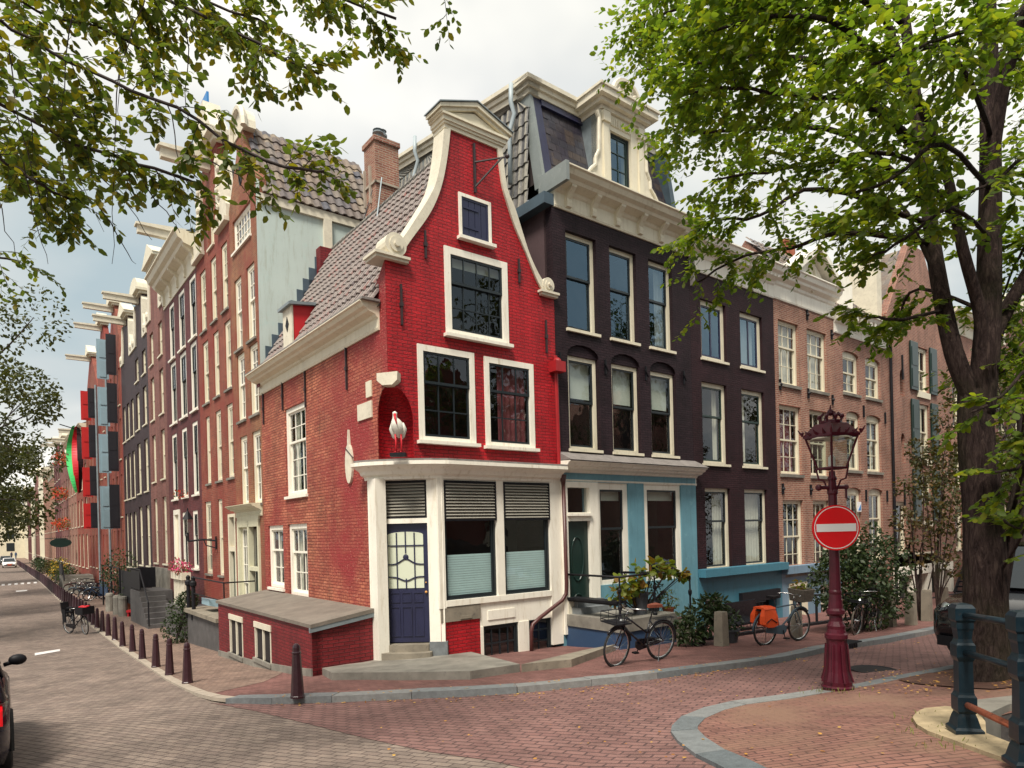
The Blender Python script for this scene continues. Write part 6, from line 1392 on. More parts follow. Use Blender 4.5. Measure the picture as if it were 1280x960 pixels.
# ------------------------------------------------------------------ street lamp and no entry sign
lp=gp(1047,862,off=.03); T=thing('street_lamp','wine red cast iron street lamp with crowned glass lantern','street lamp',lp)
def Lz(py): return (lp[2]+ (862-py)/F*lp[1])-lp[2]
b=B(); x,y,z=lp
def Lp(l): return [(r*.9,z+h) for r,h in l]
b.lathe(Lp([(.22,-.05),(.21,.03),(.225,.05),(.20,.07),(.20,.12)]),(x,y),16); 
b.lathe(Lp([(.20,.12),(.165,.24),(.145,.40),(.135,.62),(.14,.66)]),(x,y),8,PI/8)
b.lathe(Lp([(.14,.66),(.155,.68),(.155,.73),(.13,.75),(.12,.80),(.125,.84),(.09,.90),(.085,.97),(.125,1.0),(.125,1.04),(.10,1.07),(.095,1.12),(.08,1.25)]),(x,y),16)
b.lathe(Lp([(.08,1.25),(.088,1.27),(.088,1.29),(.078,1.31),(.062,2.2),(.060,2.55),(.074,2.57),(.074,2.60),(.06,2.62),(.05,2.74)]),(x,y),14)
b.lathe(Lp([(.05,2.74),(.065,2.75),(.065,2.77),(.045,2.80),(.04,2.86)]),(x,y),14)
b.tube([(x-.17,y,z+2.65),(x+.17,y,z+2.65)],.025,8); b.ball((x-.18,y,z+2.65),.045,8,5); b.ball((x+.18,y,z+2.65),.035,8,5); b.tube([(x+.18,y,z+2.65),(x+.18,y,z+2.50)],.015,5)
for k in range(8):
    a=2*PI*k/8; b.tube([(x+.135*math.cos(a),y+.135*math.sin(a),z+.60),(x+.16*math.cos(a),y+.16*math.sin(a),z+.26),(x+.20*math.cos(a),y+.20*math.sin(a),z+.12)],.012,5)
post=b.build('post','lamp_paint',T,smooth=False)
zb_=2.76; zl0=zb_+.14; zl1=zl0+.41; ro=.31; ri=.15; rot=rad(20)
def sq(r,h,k): a=rot+PI/2*k+PI/4; return (x+r*math.cos(a),y+r*math.sin(a),z+h)
b=B()
for k in range(4):
    b.tube([sq(.05,zb_-.15,k),sq(.10,zb_-.02,k),sq(.16,zb_+.0,k),sq(.19,zl0,k)],.013,6); b.tube([sq(ri+.02,zl0,k),sq(ro,zl1,k)],.014,6); b.tube([sq(ri+.02,zl0,k),sq(ri+.02,zl0,k+1)],.016,6); b.tube([sq(ro,zl1,k),sq(ro,zl1,k+1)],.02,6)
ii=[b.P(*sq(r,h,k)) for (r,h) in ((ro+.03,zl1),(ro+.03,zl1+.025),(.20,zl1+.17),(.12,zl1+.19)) for k in range(4)]
for L_ in range(3):
    for k in range(4): b.f.append([ii[L_*4+k],ii[L_*4+(k+1)%4],ii[L_*4+4+(k+1)%4],ii[L_*4+4+k]])
b.f.append(ii[12:16])
for k in range(4):
    a=Vector(sq(ro+.03,zl1+.03,k)); c=Vector(sq(ro+.03,zl1+.03,k+1)); ctr=Vector((x,y,a.z))
    for t in (0,.25,.5,.75):
        p=a.lerp(c,t); o=(p-ctr).normalized(); q=.040 if t==0 else .026
        b.tube([p,p+o*.03+Vector((0,0,q)),p+o*.06+Vector((0,0,q*2.2))],[.018,.015,.005],5); b.ball(p+Vector((0,0,q)),q*.5,6,4)
for k in range(8):
    a=2*PI*k/8; r=.13; b.tube([(x+r*.9*math.cos(a),y+r*.9*math.sin(a),z+zl1+.19),(x+r*1.15*math.cos(a),y+r*1.15*math.sin(a),z+zl1+.25),(x+r*.7*math.cos(a),y+r*.7*math.sin(a),z+zl1+.31)],.016,5); b.ball((x+r*1.12*math.cos(a),y+r*1.12*math.sin(a),z+zl1+.26),.028,6,4)
b.lathe([(.135,z+zl1+.18),(.135,z+zl1+.21),(.10,z+zl1+.22)],(x,y),12); b.ball((x,y,z+zl1+.32),.045,8,5); b.tube([(x,y,z+zl1+.33),(x,y,z+zl1+.42)],[.02,.006],5)
ln_=b.build('lantern_frame','lamp_paint',T)
b=B()
for k in range(4): b.face([sq(ri+.01,zl0+.01,k),sq(ri+.01,zl0+.01,k+1),sq(ro-.01,zl1-.01,k+1),sq(ro-.01,zl1-.01,k)])
b.build('lantern_glass','glass_lamp',ln_,recalc=False)
b=B(); b.lathe([(.24,z+zl1-.01),(.26,z+zl1-.03),(.10,z+zl1+.06)],(x,y),16); b.build('reflector','cream_old',ln_)
b=B(); b.lathe([(.03,z+zl0),(.045,z+zl0+.03),(.045,z+zl0+.14),(.02,z+zl0+.17)],(x,y),10); b.build('lamp_globe','sign_white',ln_)
sc=(x-.02,y-.10,lp[2]+(862-659.5)/F*lp[1]-.0); sz=sc[2]; 
T=thing('no_entry_sign','round red no entry sign with white bar fixed to the wine red lamp post','traffic sign',sc)
ya=rad(-6)
def DS(a,d,c): ca,sa_=math.cos(ya),math.sin(ya); return (sc[0]+a*ca-d*sa_,sc[1]+a*sa_+d*ca,sz+c)
n=40; r=.293
b=B(DS); b.prism([(r*math.cos(2*PI*k/n),r*math.sin(2*PI*k/n)) for k in range(n)],-.02,.02); b.build('disc','sign_red',T)
b=B(DS); ri_,ro_=r*.90,r*.935
for k in range(n): a,c=2*PI*k/n,2*PI*(k+1)/n; b.face([(ri_*math.cos(a),-.0225,ri_*math.sin(a)),(ro_*math.cos(a),-.0225,ro_*math.sin(a)),(ro_*math.cos(c),-.0225,ro_*math.sin(c)),(ri_*math.cos(c),-.0225,ri_*math.sin(c))])
b.build('white_ring','sign_white',T,recalc=False)
b=B(DS); b.box(-.245,.245,-.025,-.0205,-.05,.05); b.build('white_bar','sign_white',T)
b=B(DS); b.box(-.05,.05,.02,.09,.12,.15); b.box(-.05,.05,.02,.09,-.15,-.12); b.build('clamp','chrome',T)
# ------------------------------------------------------------------ blue railing
RP=[gp(1206,914,off=.065),gp(1283,957,off=.065)]
T=thing('bridge_railing','dark blue cast iron bridge railing with rusty rails at the lower right','railing',RP[0])
a=Vector(RP[0]); c=Vector(RP[1]); dirr=(c-a); stp=dirr.length; posts=[a,c]
for k in (1,2): posts.append(c+dirr*k*1.0)
for p in posts:
    b=B(); q=PI/4+math.atan2(dirr.y,dirr.x); hh=.98; lz=p.z
    prf=[(.15,0),(.15,.03),(.125,.05),(.10,.13),(.085,.16),(.10,.18),(.10,.30),(.085,.32),(.078,.34),(.074,.60),(.088,.62),(.098,.64),(.098,.74),(.082,.76),(.07,.79),(.08,.86),(.088,.88),(.088,.93),(.105,.95),(.105,1.05),(.08,1.08),(.02,1.09)]
    b.lathe([(r,lz+h*hh) for r,h in prf],(p.x,p.y),4,q); b.build('post','rail_paint',T)
for i in range(len(posts)-1):
    p,q=posts[i],posts[i+1]
    for h,m in ((.97,'rail_paint'),(.66,'rail_paint'),(.23,'rust')):
        b=B(); b.tube([p+Vector((0,0,h)),q+Vector((0,0,h))],.026,10); b.build('rail',m,T,smooth=True)
# ================================================================== BICYCLES  (built along x, then set on the ground)
def bicycle(label,loc,heading,lean=0.0,frame='black_paint',tyre='rubber',basket=None,rack=True,pannier=None,crate=None,seatcol='leather',child=False,detail=True,group=None,steer=0.0,front_rack=False):
    T=bpy.data.objects.new('bicycle',None); COL.objects.link(T); WL[T.name]=Vector((0,0,0)); tag(T,label,'bicycle',group)
    r=.345; xr,xf=-.54,.55
    def wheel(x,ste):
        def Tw(a,b_,c): ca,sa_=math.cos(ste),math.sin(ste); return (x+a*ca-b_*sa_,a*sa_+b_*ca,c)
        n=28 if detail else 14
        b=B(Tw); b.tube([(r*math.cos(2*PI*k/n),0,r+r*math.sin(2*PI*k/n)) for k in range(n)],.020,6 if detail else 4,closed=True); w=b.build('wheel',tyre,T,smooth=True,uv=False)
        b=B(Tw); b.tube([((r-.03)*math.cos(2*PI*k/n),0,r+(r-.03)*math.sin(2*PI*k/n)) for k in range(n)],.010,4,closed=True); b.tube([(0,-.05,r),(0,.05,r)],.022,8); b.build('rim','chrome',w,uv=False)
        if detail:
            b=B(Tw)
            for k in range(24): a=2*PI*k/24; b.tube([(.02*math.cos(a+.7),(.03 if k%2 else -.03),r+.02*math.sin(a+.7)),((r-.03)*math.cos(a),0,r+(r-.03)*math.sin(a))],.0018,3,cap=False)
            b.build('spokes','chrome',w,uv=False)
        b=B(Tw); m=12; a0,a1=(.15*PI,1.02*PI) if x<0 else (.25*PI,.95*PI)
        for q in (-.022,.022): pass
        b.tube([((r+.035)*math.cos(a0+(a1-a0)*k/m),0,r+(r+.035)*math.sin(a0+(a1-a0)*k/m)) for k in range(m+1)],.022,5); b.build('mudguard',frame,T,smooth=True,uv=False)
    wheel(xr,0); wheel(xf,steer)
    bb_=(-.10,0,.30); st=(-.24,0,.78); hd=(.36,0,.86); hl=(.41,0,.68); sd=(-.30,0,.98)
    b=B(); t=.016
    b.tube([bb_,st],t,6); b.tube([bb_,hl],t*1.2,6); b.tube([st,(.375,0,.80)] if frame!='black_paint' else [(-.17,0,.52),hd],t,6); b.tube([hl,hd],t*1.25,6)
    for y in (-.05,.05): b.tube([bb_,(xr,y,r)],.010,5); b.tube([(-.235,0,.74),(xr,y,r)],.009,5); b.tube([hl,(.43,y*.8,.62),(xf,y,r)],.012,5)
    b.tube([st,sd],.013,6); b.build('frame',frame,T,smooth=True,uv=False)
    b=B(); b.tube([hd,(.335,0,.98)],.012,6); b.tube([(.16,-.27,1.02),(.24,-.24,1.03),(.335,-.10,1.02),(.36,0,1.0),(.335,.10,1.02),(.24,.24,1.03),(.16,.27,1.02)],.011,6); b.build('handlebar','chrome',T,smooth=True,uv=False)
    b=B(); b.prism([(-.44,-.09),(-.44,.09),(-.28,.06),(-.16,.02),(-.16,-.02),(-.28,-.06)],.98,1.035,ax='z'); b.build('saddle',seatcol,T,uv=False)
    b=B(); b.prism([(xr-.05,.37),(xr-.03,.28),(-.05,.20),(.03,.26),(.03,.36),(-.05,.41)],-.085,-.05); b.build('chain_guard',frame,T,uv=False)
    b=B(); b.tube([(-.10,-.10,.30),(-.06,-.12,.14)],.010,5); b.tube([(-.10,.08,.30),(-.14,.10,.46)],.010,5); b.box(-.11,-.01,-.20,-.11,.12,.145); b.box(-.19,-.09,.09,.18,.45,.475); b.build('pedal','iron',T,uv=False)
    b=B(); b.tube([(xr+.1,.06,.30),(xr+.22,.17,.02)],.009,5); b.build('kickstand','chrome',T,uv=False)
    if rack:
        b=B()
        for y in (-.06,0,.06): b.tube([(-.30,y,.76),(-.80,y,.76)],.007,4)
        for y in (-.07,.07): b.tube([(-.72,y,.76),(xr,y,r)],.007,4)
        b.tube([(-.80,-.06,.76),(-.80,.06,.76)],.007,4); b.build('rear_rack','iron',T,uv=False)
    if front_rack:
        b=B(); b.box(.42,.78,-.20,.20,.78,.80)
        for q in ((.42,-.2,.42,.2),(.78,-.2,.78,.2),(.42,-.2,.78,-.2),(.42,.2,.78,.2)):
            for h in (.84,.97): b.tube([(q[0],q[1],h),(q[2],q[3],h)],.008,4)
        for a_ in (.42,.6,.78):
            for c_ in (-.2,.2): b.tube([(a_,c_,.8),(a_,c_,.97)],.007,4)
        b.tube([(.60,0,.78),(.42,0,.7)],.01,4); b.build('front_rack','iron',T,uv=False)
    if basket:
        b=B(); b.prism([(.44,-.15),(.44,.15),(.70,.15),(.70,-.15)],.86,.87,ax='z')
        for k in range(9): z_=.87+k*.03; g_=.004*k; b.tube([(.43-g_,-.16-g_,z_),(.72+g_,-.16-g_,z_),(.72+g_,.16+g_,z_),(.43-g_,.16+g_,z_)],.017,5,closed=True)
        b.build('basket',basket,T,uv=False)
    if crate:
        b=B(); b.box(.36,.86,-.22,.22,.80,.82); b.box(.36,.38,-.22,.22,.82,1.08); b.box(.84,.86,-.22,.22,.82,1.08); b.box(.38,.84,-.22,-.20,.82,1.08); b.box(.38,.84,.20,.22,.82,1.08); c_=b.build('crate',crate,T,uv=False)
        b=B(); 
        for k in range(7): b.ball((.42+k*.065,R.uniform(-.12,.12),1.08),.07,6,4,(1,1.4,.6))
        b.build('cloth','crimson',c_,uv=False)
    if pannier:
        for sg in (-1,1):
            b=B(); y0=.065*sg
            pf=[(-.76,.79),(-.60,.80),(-.42,.79),(-.38,.62),(-.36,.45),(-.50,.41),(-.68,.42),(-.80,.49),(-.80,.65)]
            i0=[b.P(a_,y0,c_) for a_,c_ in pf]; i1=[b.P(a_*.97-.016,y0+sg*(.07 if c_>.7 else .12),c_) for a_,c_ in pf]; b.f.append(i0); b.f.append(i1[::-1]); n_=len(pf)
            for k in range(n_): b.f.append([i0[k],i0[(k+1)%n_],i1[(k+1)%n_],i1[k]])
            b.build('pannier',pannier,T,uv=False); b=B(); b.tube([(-.74,y0+sg*.125,.52),(-.60,y0+sg*.13,.60),(-.42,y0+sg*.125,.50)],.010,5); b.build('strap','iron',T,uv=False)
        b=B(); b.prism([(-.15,.79),(-.13,.82),(0,.835),(.13,.82),(.15,.79)],-.76,-.42,ax='x'); b.build('flap',pannier,T,uv=False)
    if child:
        b=B(); b.box(-.66,-.36,-.14,.14,.80,.86); b.prism([(-.70,.8),(-.64,.8),(-.70,1.22),(-.76,1.22)],-.14,.14); b.box(-.62,-.40,-.17,-.14,.45,.95); b.box(-.62,-.40,.14,.17,.45,.95); b.build('child_seat','iron',T,uv=False)
    b=B(); b.ball((.47,0,.80),.045,8,5); b.build('lamp','chrome',T,uv=False)
    T.location=loc; T.rotation_euler=(lean,0,heading); return T
def two(pr,pf,pav=True):
    a=Vector(gp(*pr,pav)); c=Vector(gp(*pf,pav)); m=(a+c)/2; return (m.x,m.y,pv(m.x,m.y)+0 if pav else G(m.x,m.y)),math.atan2(c.y-a.y,c.x-a.x)
def setb(px,py,hd,front=True,pav=True):
    a=Vector(gp(px,py,pav)); f=Vector((math.cos(hd),math.sin(hd),0)); m=a-f*.55 if front else a+f*.54; return (m.x,m.y,pv(m.x,m.y) if pav else G(m.x,m.y)),hd
l_,h_=setb(770,832,rad(214)); bicycle('black city bicycle with brown saddle and front carrier, leaning by the blue house steps',l_,h_,lean=rad(-6),front_rack=True,steer=.15)
l_,h_=setb(956,806,rad(30),front=False); bicycle('blue bicycle with bright orange panniers and a wicker flower basket',l_,h_,lean=rad(4),frame='slate_blue',pannier='orange_cloth',basket='wicker',seatcol='iron')
fb=Vector(l_); f_=Vector((math.cos(h_),math.sin(h_),0)); c=fb+f_*.57+Vector((0,0,1.2)); o=leaf_cloud([(c,(.15,.12,.1))],60,.07).build('flowers','leaf_vine',None,recalc=False,uv=False); tag(o,'small green and yellow plants in the wicker basket of the orange pannier bicycle','flowers')
l_,h_=setb(1070,793,rad(225)); bicycle('black bicycle with a pale front tyre parked beside the dark green bush',l_,h_,lean=rad(-5),front_rack=True,seatcol='iron',tyre='wicker')
a_=gp(1112,786,True); bicycle('second dark bicycle half hidden behind the one by the dark green bush',(a_[0]+.1,a_[1]+.5,pv(a_[0],a_[1])),h_+.15,lean=rad(-4),seatcol='iron')
l_,h_=setb(107,793,rad(-28),True,False); bicycle('black bicycle with child seat and red topped crate standing at the left kerb',l_,h_,lean=rad(3),crate='iron',child=True,seatcol='iron',steer=-.2)
cols=[('slate_blue','pale'),('iron','dark'),('black_paint','black'),('deep_blue','bright blue'),('brown_pipe','red'),('iron','grey'),('black_paint','plain black'),('shutter_blue','light blue'),('iron','scratched dark'),('black_paint','tall black')]
spots=[(104,748),(111,749),(118,750),(124,750),(97,742),(103,741),(90,737),(95,734),(85,731),(110,743)]
for i,(px,py) in enumerate(spots):
    p=gp(px,py,True); bicycle('%s bicycle in the parked cluster on the left pavement, %s'%(cols[i][1],['nearest the road','before the blue one','by the post','by the blue board','beside the first','behind the blue one','near the bollards','farther back','farthest of the cluster','against the house'][i]),p,A1+PI+R.uniform(-.4,.4),lean=rad(R.uniform(-5,5)),frame=cols[i][0],detail=False,seatcol='iron',rack=True,group='bicycles parked in a cluster on the left pavement')
# ================================================================== CARS
def car(label,loc,heading,paint,scale=1.0,h=1.45,plate='orange_cloth',suv=False,Lg=4.3):
    T=bpy.data.objects.new('car',None); COL.objects.link(T); WL[T.name]=Vector((0,0,0)); tag(T,label,'car')
    hl=Lg/2; W2=.88
    # stations: x, half width, bottom, belt height
    S_=[(-hl,.60,.42,.80),(-hl+.06,.74,.30,.90),(-hl+.35,.86,.22,.93),(-1.0,.89,.20,.92),(0,.90,.20,.90),(.9,.89,.20,.88),(hl-.55,.87,.22,.80),(hl-.15,.80,.26,.70),(hl,.64,.36,.60)]
    if suv: S_=[(a,b_,c_+.05,d_+.16) for a,b_,c_,d_ in S_]
    b=B(); rings=[]
    for (x,w,z0,z1) in S_:
        ring=[(x,-w*.93,z0),(x,-w,z0+.16),(x,-w*1.0,(z0+z1)/2),(x,-w*.985,z1-.08),(x,-w*.90,z1),(x,-w*.4,z1+.03),(x,w*.4,z1+.03),(x,w*.90,z1),(x,w*.985,z1-.08),(x,w,(z0+z1)/2),(x,w,z0+.16),(x,w*.93,z0)]
        rings.append([b.P(*q) for q in ring])
    for A_,B_2 in zip(rings,rings[1:]):
        for q in range(12): b.f.append([A_[q],A_[(q+1)%12],B_2[(q+1)%12],B_2[q]])
    b.f.append(rings[0]); b.f.append(rings[-1][::-1]); body_=b.build('body',paint,T,smooth=True,uv=False)
    dz=.16 if suv else 0
    G_=[(-hl+.22,.72,.95+dz),(-hl+.50,.66,h-.06),(-.9,.64,h),(.1,.64,h),(.55,.64,h-.05),(1.15,.74,.93+dz)]
    b=B(); R0=[]
    for (x,w,z1) in G_: R0.append((b.P(x,-.80,.90+dz),b.P(x,-w,z1),b.P(x,w,z1),b.P(x,.80,.90+dz)))
    for A_,B_2 in zip(R0,R0[1:]):
        for q in range(3): b.f.append([A_[q],A_[q+1],B_2[q+1],B_2[q]])
    b.build('windows','car_glass',T,smooth=False,uv=False,recalc=True)
    b=B(); R0=[]
    for (x,w,z1) in G_[1:5]: R0.append((b.P(x-.03,-w-.01,z1-.03),b.P(x,-w+.05,z1+.02),b.P(x,w-.05,z1+.02),b.P(x+.0,w+.01,z1-.03)))
    for A_,B_2 in zip(R0,R0[1:]):
        for q in range(3): b.f.append([A_[q],A_[q+1],B_2[q+1],B_2[q]])
    for sg in (-1,1):
        b.tube([(-hl+.20,sg*.79,.92+dz),(-hl+.48,sg*.68,h-.05)],.05,5); b.tube([(-.05,sg*.81,.90+dz),(-.1,sg*.65,h-.02)],.035,5); b.tube([(1.2,sg*.78,.90+dz),(.55,sg*.65,h-.04)],.03,5)
    b.build('roof',paint,T,smooth=True,uv=False)
    for x in (-hl+.80,hl-.82):
        for sg in (-1,1):
            b=B(); n=22; b.tube([(x+.25*math.cos(2*PI*k/n),sg*.80,.33+.25*math.sin(2*PI*k/n)) for k in range(n)],.085,8,closed=True); w=b.build('wheel','rubber',T,smooth=True,uv=False)
            b=B(); b.prism([(x+.21*math.cos(2*PI*k/n),.33+.21*math.sin(2*PI*k/n)) for k in range(n)],sg*.78,sg*.84); b.build('rim','chrome',w,uv=False)
            b=B(); b.tube([(x+.37*math.cos(PI*k/10),sg*.87,.33+.37*math.sin(PI*k/10)) for k in range(11)],.03,5); b.build('wheel_arch','rubber',T,uv=False)
    for sg in (-1,1):
        b=B(); b.prism([(-hl+.03,.70+dz),(-hl+.03,.86+dz),(-hl+.27,.885+dz),(-hl+.17,.73+dz)],sg*.60,sg*.80); b.build('tail_light','sign_red',T,uv=False)
        b=B(); b.ball((hl-.14,sg*.62,.62+dz),.13,12,6,(.7,1,1)); b.build('headlight','glass_lamp',T,uv=False,smooth=True); b=B(); b.ball((hl-.17,sg*.62,.62+dz),.11,10,6,(.7,1,1)); b.build('reflector','chrome',T,uv=False,smooth=True)
        b=B(); b.ball((.72,sg*.99,1.0+dz),.10,10,6,(.6,1.1,.75)); b.tube([(.75,sg*.84,.94+dz),(.72,sg*.95,.97+dz)],.03,5); b.build('mirror','iron',T,uv=False,smooth=True)
    b=B(); 
    for k in range(4): b.box(hl-.02,hl+.03,-.40,.40,.42+dz+k*.07,.45+dz+k*.07)
    b.build('grille','chrome',T,uv=False)
    b=B(); b.box(hl-.25,hl+.03,-.64,.64,.30,.44); b.build('bumper','iron',T,uv=False); b=B(); b.box(-hl-.06,-hl+.15,-.74,.74,.30,.48); b.build('bumper',paint,T,uv=False)
    b=B(); b.box(hl+.03,hl+.045,-.24,.24,.40,.50); b.box(-hl-.075,-hl-.06,-.24,.24,.5,.6); b.build('plate',plate,T,uv=False)
    T.location=loc; T.rotation_euler=(0,0,heading); T.scale=(scale,)*3; return T
plain('car_glass',(.015,.02,.022),.05,.1,3,spec=.9)
# left car: only its rear right corner enters the frame
wl=Vector(gp(10,957)); hd=math.atan2(e2[1],e2[0]); rt=Vector((math.sin(hd),-math.cos(hd),0)); fw_=Vector((math.cos(hd),math.sin(hd),0))
o=wl-rt*.84+fw_*(4.0/2-.80); car('dark blue hatchback cut by the left edge, seen from its rear right corner',(o.x,o.y,G(o.x,o.y)),hd,'car_blue',Lg=4.0,h=1.48)
# right car behind the elm
wl=Vector(gp(1194,838)); hd2=rad(205); fw_=Vector((math.cos(hd2),math.sin(hd2),0)); rt=Vector((math.sin(hd2),-math.cos(hd2),0))
o=wl-fw_*(4.4/2-.82)-rt*.82+Vector((.36,.40,0)); car('black off road car parked behind the thick elm trunk',(o.x,o.y,G(o.x,o.y)+.02),hd2,'car_black',suv=True,h=1.72,Lg=4.4)
for i,(s,d,m,lab) in enumerate(((118,4.2,'sign_white','small white car parked far down the left street'),(140,4.4,'grey_trim','grey car parked farthest down the left street'))):
    p=SD(s,d,0); car(lab,(p[0],p[1],pv(p[0],p[1])),math.atan2(-e2[1],-e2[0]),m)
# distant people on the roadway
def person(px,py,label,m):
    p=Vector(gp(px,py)); b=B()
    b.v=[]; sk=[(0,0,.9),(0,0,1.2),(0,0,1.45),(0,0,1.55),(0,0,1.68),(-.1,0,.85),(-.12,.05,.45),(-.12,.12,.04),(.1,0,.85),(.12,-.08,.45),(.12,-.12,.04),(-.2,0,1.42),(-.26,.05,1.12),(-.24,-.08,.86),(.2,0,1.42),(.26,-.05,1.12),(.24,.1,.86)]
    ed=[(0,1),(1,2),(2,3),(3,4),(0,5),(5,6),(6,7),(0,8),(8,9),(9,10),(2,11),(11,12),(12,13),(2,14),(14,15),(15,16)]; rr=[.15,.14,.17,.06,.11,.10,.07,.05,.10,.07,.05,.07,.05,.04,.07,.05,.04]
    me=bpy.data.meshes.new('person'); me.from_pydata(sk,ed,[]); o=bpy.data.objects.new('person',me); COL.objects.link(o)
    o.modifiers.new('s','SKIN'); o.modifiers.new('u','SUBSURF').levels=1
    for v,r_ in zip(me.skin_vertices[0].data,rr): v.radius=(r_,r_)
    me.skin_vertices[0].data[0].use_root=True; me.materials.append(M[m]); o.location=p; WL[o.name]=Vector((0,0,0)); tag(o,label,'person')
    b=B(); b.ball((0,0,1.66),.11,10,6,(1,1,1.2)); b.build('head','skin',o,uv=False)
person(14.5,699,'distant person in dark clothes walking on the left roadway','cloth_dark'); person(20,699,'distant person in blue walking just right of the dark dressed one','deep_blue')
# ================================================================== STOOPS, RAILS, POTS
# blue house landing
zp=2.02; s0,sm,s1=4.42,6.25,6.9; dp=1.75
T=thing('stoop','grey stone landing with dark blue side and steps before the blue house door','stoop',FR(5.3,.9,1.1))
b=B(FR); b.box(s0,sm,.05,dp,.3,zp-.26); b.build('base','deep_blue',T)
b=B(FR); b.box(s0-.03,sm+.02,.05,dp+.04,zp-.26,zp); b.build('landing','stone',T)
for k in range(3): b=B(FR); z=zp-.21*(k+1); b.box(sm+.02+.30*k,sm+.32+.30*k,.25,dp+.02,.6,z); b.build('step','old_stone',T)
b=B(FR); b.box(dl[0]-.12 if False else 4.55,5.55,.05,.42,zp,zp+.15); b.box(4.62,5.48,.05,.24,zp+.15,zp+.30); b.build('doorstep','kerb_stone',T)
T=thing('stoop_railing','black iron railing with baluster posts round the blue house landing','railing',FR(5.3,1.7,zp))
def bal(b,s,d,z,h): b.lathe([(.05,z),(.05,z+.05),(.028,z+.08),(.028,z+.2),(.05,z+.24),(.05,z+.28),(.028,z+.32),(.022,z+h*.62),(.045,z+h*.66),(.045,z+h*.71),(.02,z+h*.74),(.02,z+h)],FR(s,d,0)[:2],8)
b=B(); 
for (s,d) in ((s0+.05,dp-.05),(5.6,dp-.05)): bal(b,s,d,zp,.92)
bal(b,sm+.55,dp-.0,1.50,1.38); bal(b,sm+.02,.2,zp,.86); b.build('post','iron',T)
b=B(FR); z=zp+.92; b.tube([(s0+.05,.05,z),(s0+.05,dp-.05,z),(5.6,dp-.05,z+.02),(5.72,dp-.05,z+.03)],.024,8); b.tube([(sm+.02,.1,zp+.86),(sm+.3,dp*.5,zp+.86),(sm+.55,dp,zp+.86)],.03,8); b.build('handrail','iron',T,smooth=True)
b=B(FR); b.box(s0,s0+.32,.1,dp-.1,zp+.34,zp+.39); b.box(s0+.02,s0+.06,.1,dp-.1,zp+.30,zp+.34); b.build('bench_board','iron',T)
b=B(FR); b.box(s0+.02,s0+.30,.06,.12,zp-.1,zp+.32); b.build('bench_support','cream_old',T)
c=FR(5.5,1.35,zp); v=plant('potted_vine','big leaved vine in a grey metal planter on the blue house landing','plant',[(Vector(FR(4.95,1.45,zp+.70)),.26),(Vector(FR(5.3,1.5,zp+.95)),.24),(Vector(FR(5.75,1.55,zp+1.02)),.22),(Vector(FR(6.2,1.6,zp+.98)),.20),(Vector(FR(4.7,1.4,zp+.5)),.2),(Vector(FR(6.7,1.6,zp+.85)),.10),(Vector(FR(5.2,1.4,zp+.55)),.2)],32,.17,'leaf_vine',base=tuple(c),pot=(.20,.50,'pot_dark'),wd=.85)
c=FR(6.15,1.2,zp); plant('potted_flowers','rosy green flower pot on the landing beside the vine','plant',[(Vector(c)+Vector((0,0,.45)),.28)],150,.08,'leaf_hedge',base=tuple(c),pot=(.17,.26,'pot_dark'))
c=FR(6.55,1.3,zp-.2); plant('potted_herb','green herb in an orange clay pot on the steps','plant',[(Vector(c)+Vector((0,0,.42)),.24)],150,.09,'leaf_vine',base=tuple(c),pot=(.14,.26,'pot_clay'),wd=.3)
# black bench and fence by the purple house
T=thing('garden_bench','black wooden bench backed against the purple house basement','bench',FR(9.6,1.4,.9))
z=pv(*FR(9.6,1.6,0)[:2])-.25
b=B(FR); b.box(8.9,10.6,1.02,1.07,z+.45,z+.95); b.build('backrest','black_paint',T); b=B(FR); b.box(8.9,10.6,1.07,1.5,z+.40,z+.45); b.build('seat','black_paint',T)
for s in (8.95,10.5):
    for d in (1.06,1.44): b=B(FR); b.box(s,s+.06,d,d+.05,z-.1,z+.40); b.build('leg','black_paint',T)
b=B(FR); 
for k in range(10): s=10.0+k*.16; b.tube([(s,.75,1.0),(s,.75,1.75)],.012,4); 
for k in range(5): s=10.1+k*.32; b.tube([(s+.1*math.cos(2*PI*q/10),.75,1.5+.1*math.sin(2*PI*q/10)) for q in range(10)],.01,4,closed=True)
for zz in (1.2,1.75): b.tube([(9.95,.75,zz),(11.6,.75,zz)],.016,5)
top(b,'iron_fence','curly black iron fence before the purple house basement door','fence')
b=B(FR); b.tube([(12.1,1.9,1.95),(16.4,1.9,1.75)],.03,6)
for s in (12.3,14.6,16.3): b.tube([(s,1.9,.6),(s,1.9,1.9)],.035,6)
top(b,'guard_rail','thin black guard rail behind the lamp post and the orange pannier bicycle','railing')
b=B(FR)
for s in (17.5,19,20.5,22): b.tube([(s,2.6,.5),(s,2.6,1.45)],.03,6)
b.tube([(17.5,2.6,1.4),(22.5,2.6,1.35)],.025,6); top(b,'guard_rail','black rail running between the stone posts on the right','railing')
# low stone edge of the areaway
b=B(FR); 
for k in range(16):
    s=6.95+k*.45; z=pv(*FR(s+.2,2.15,0)[:2]); b.box(s,s+.44,2.02,2.16,z-.3,z+.06)
top(b,'areaway_kerb','long low brownish stone edge of the sunken yard on the right pavement','stone edge')
# ---- left pavement furniture
def plo(px,py): return gp(px,py,True)
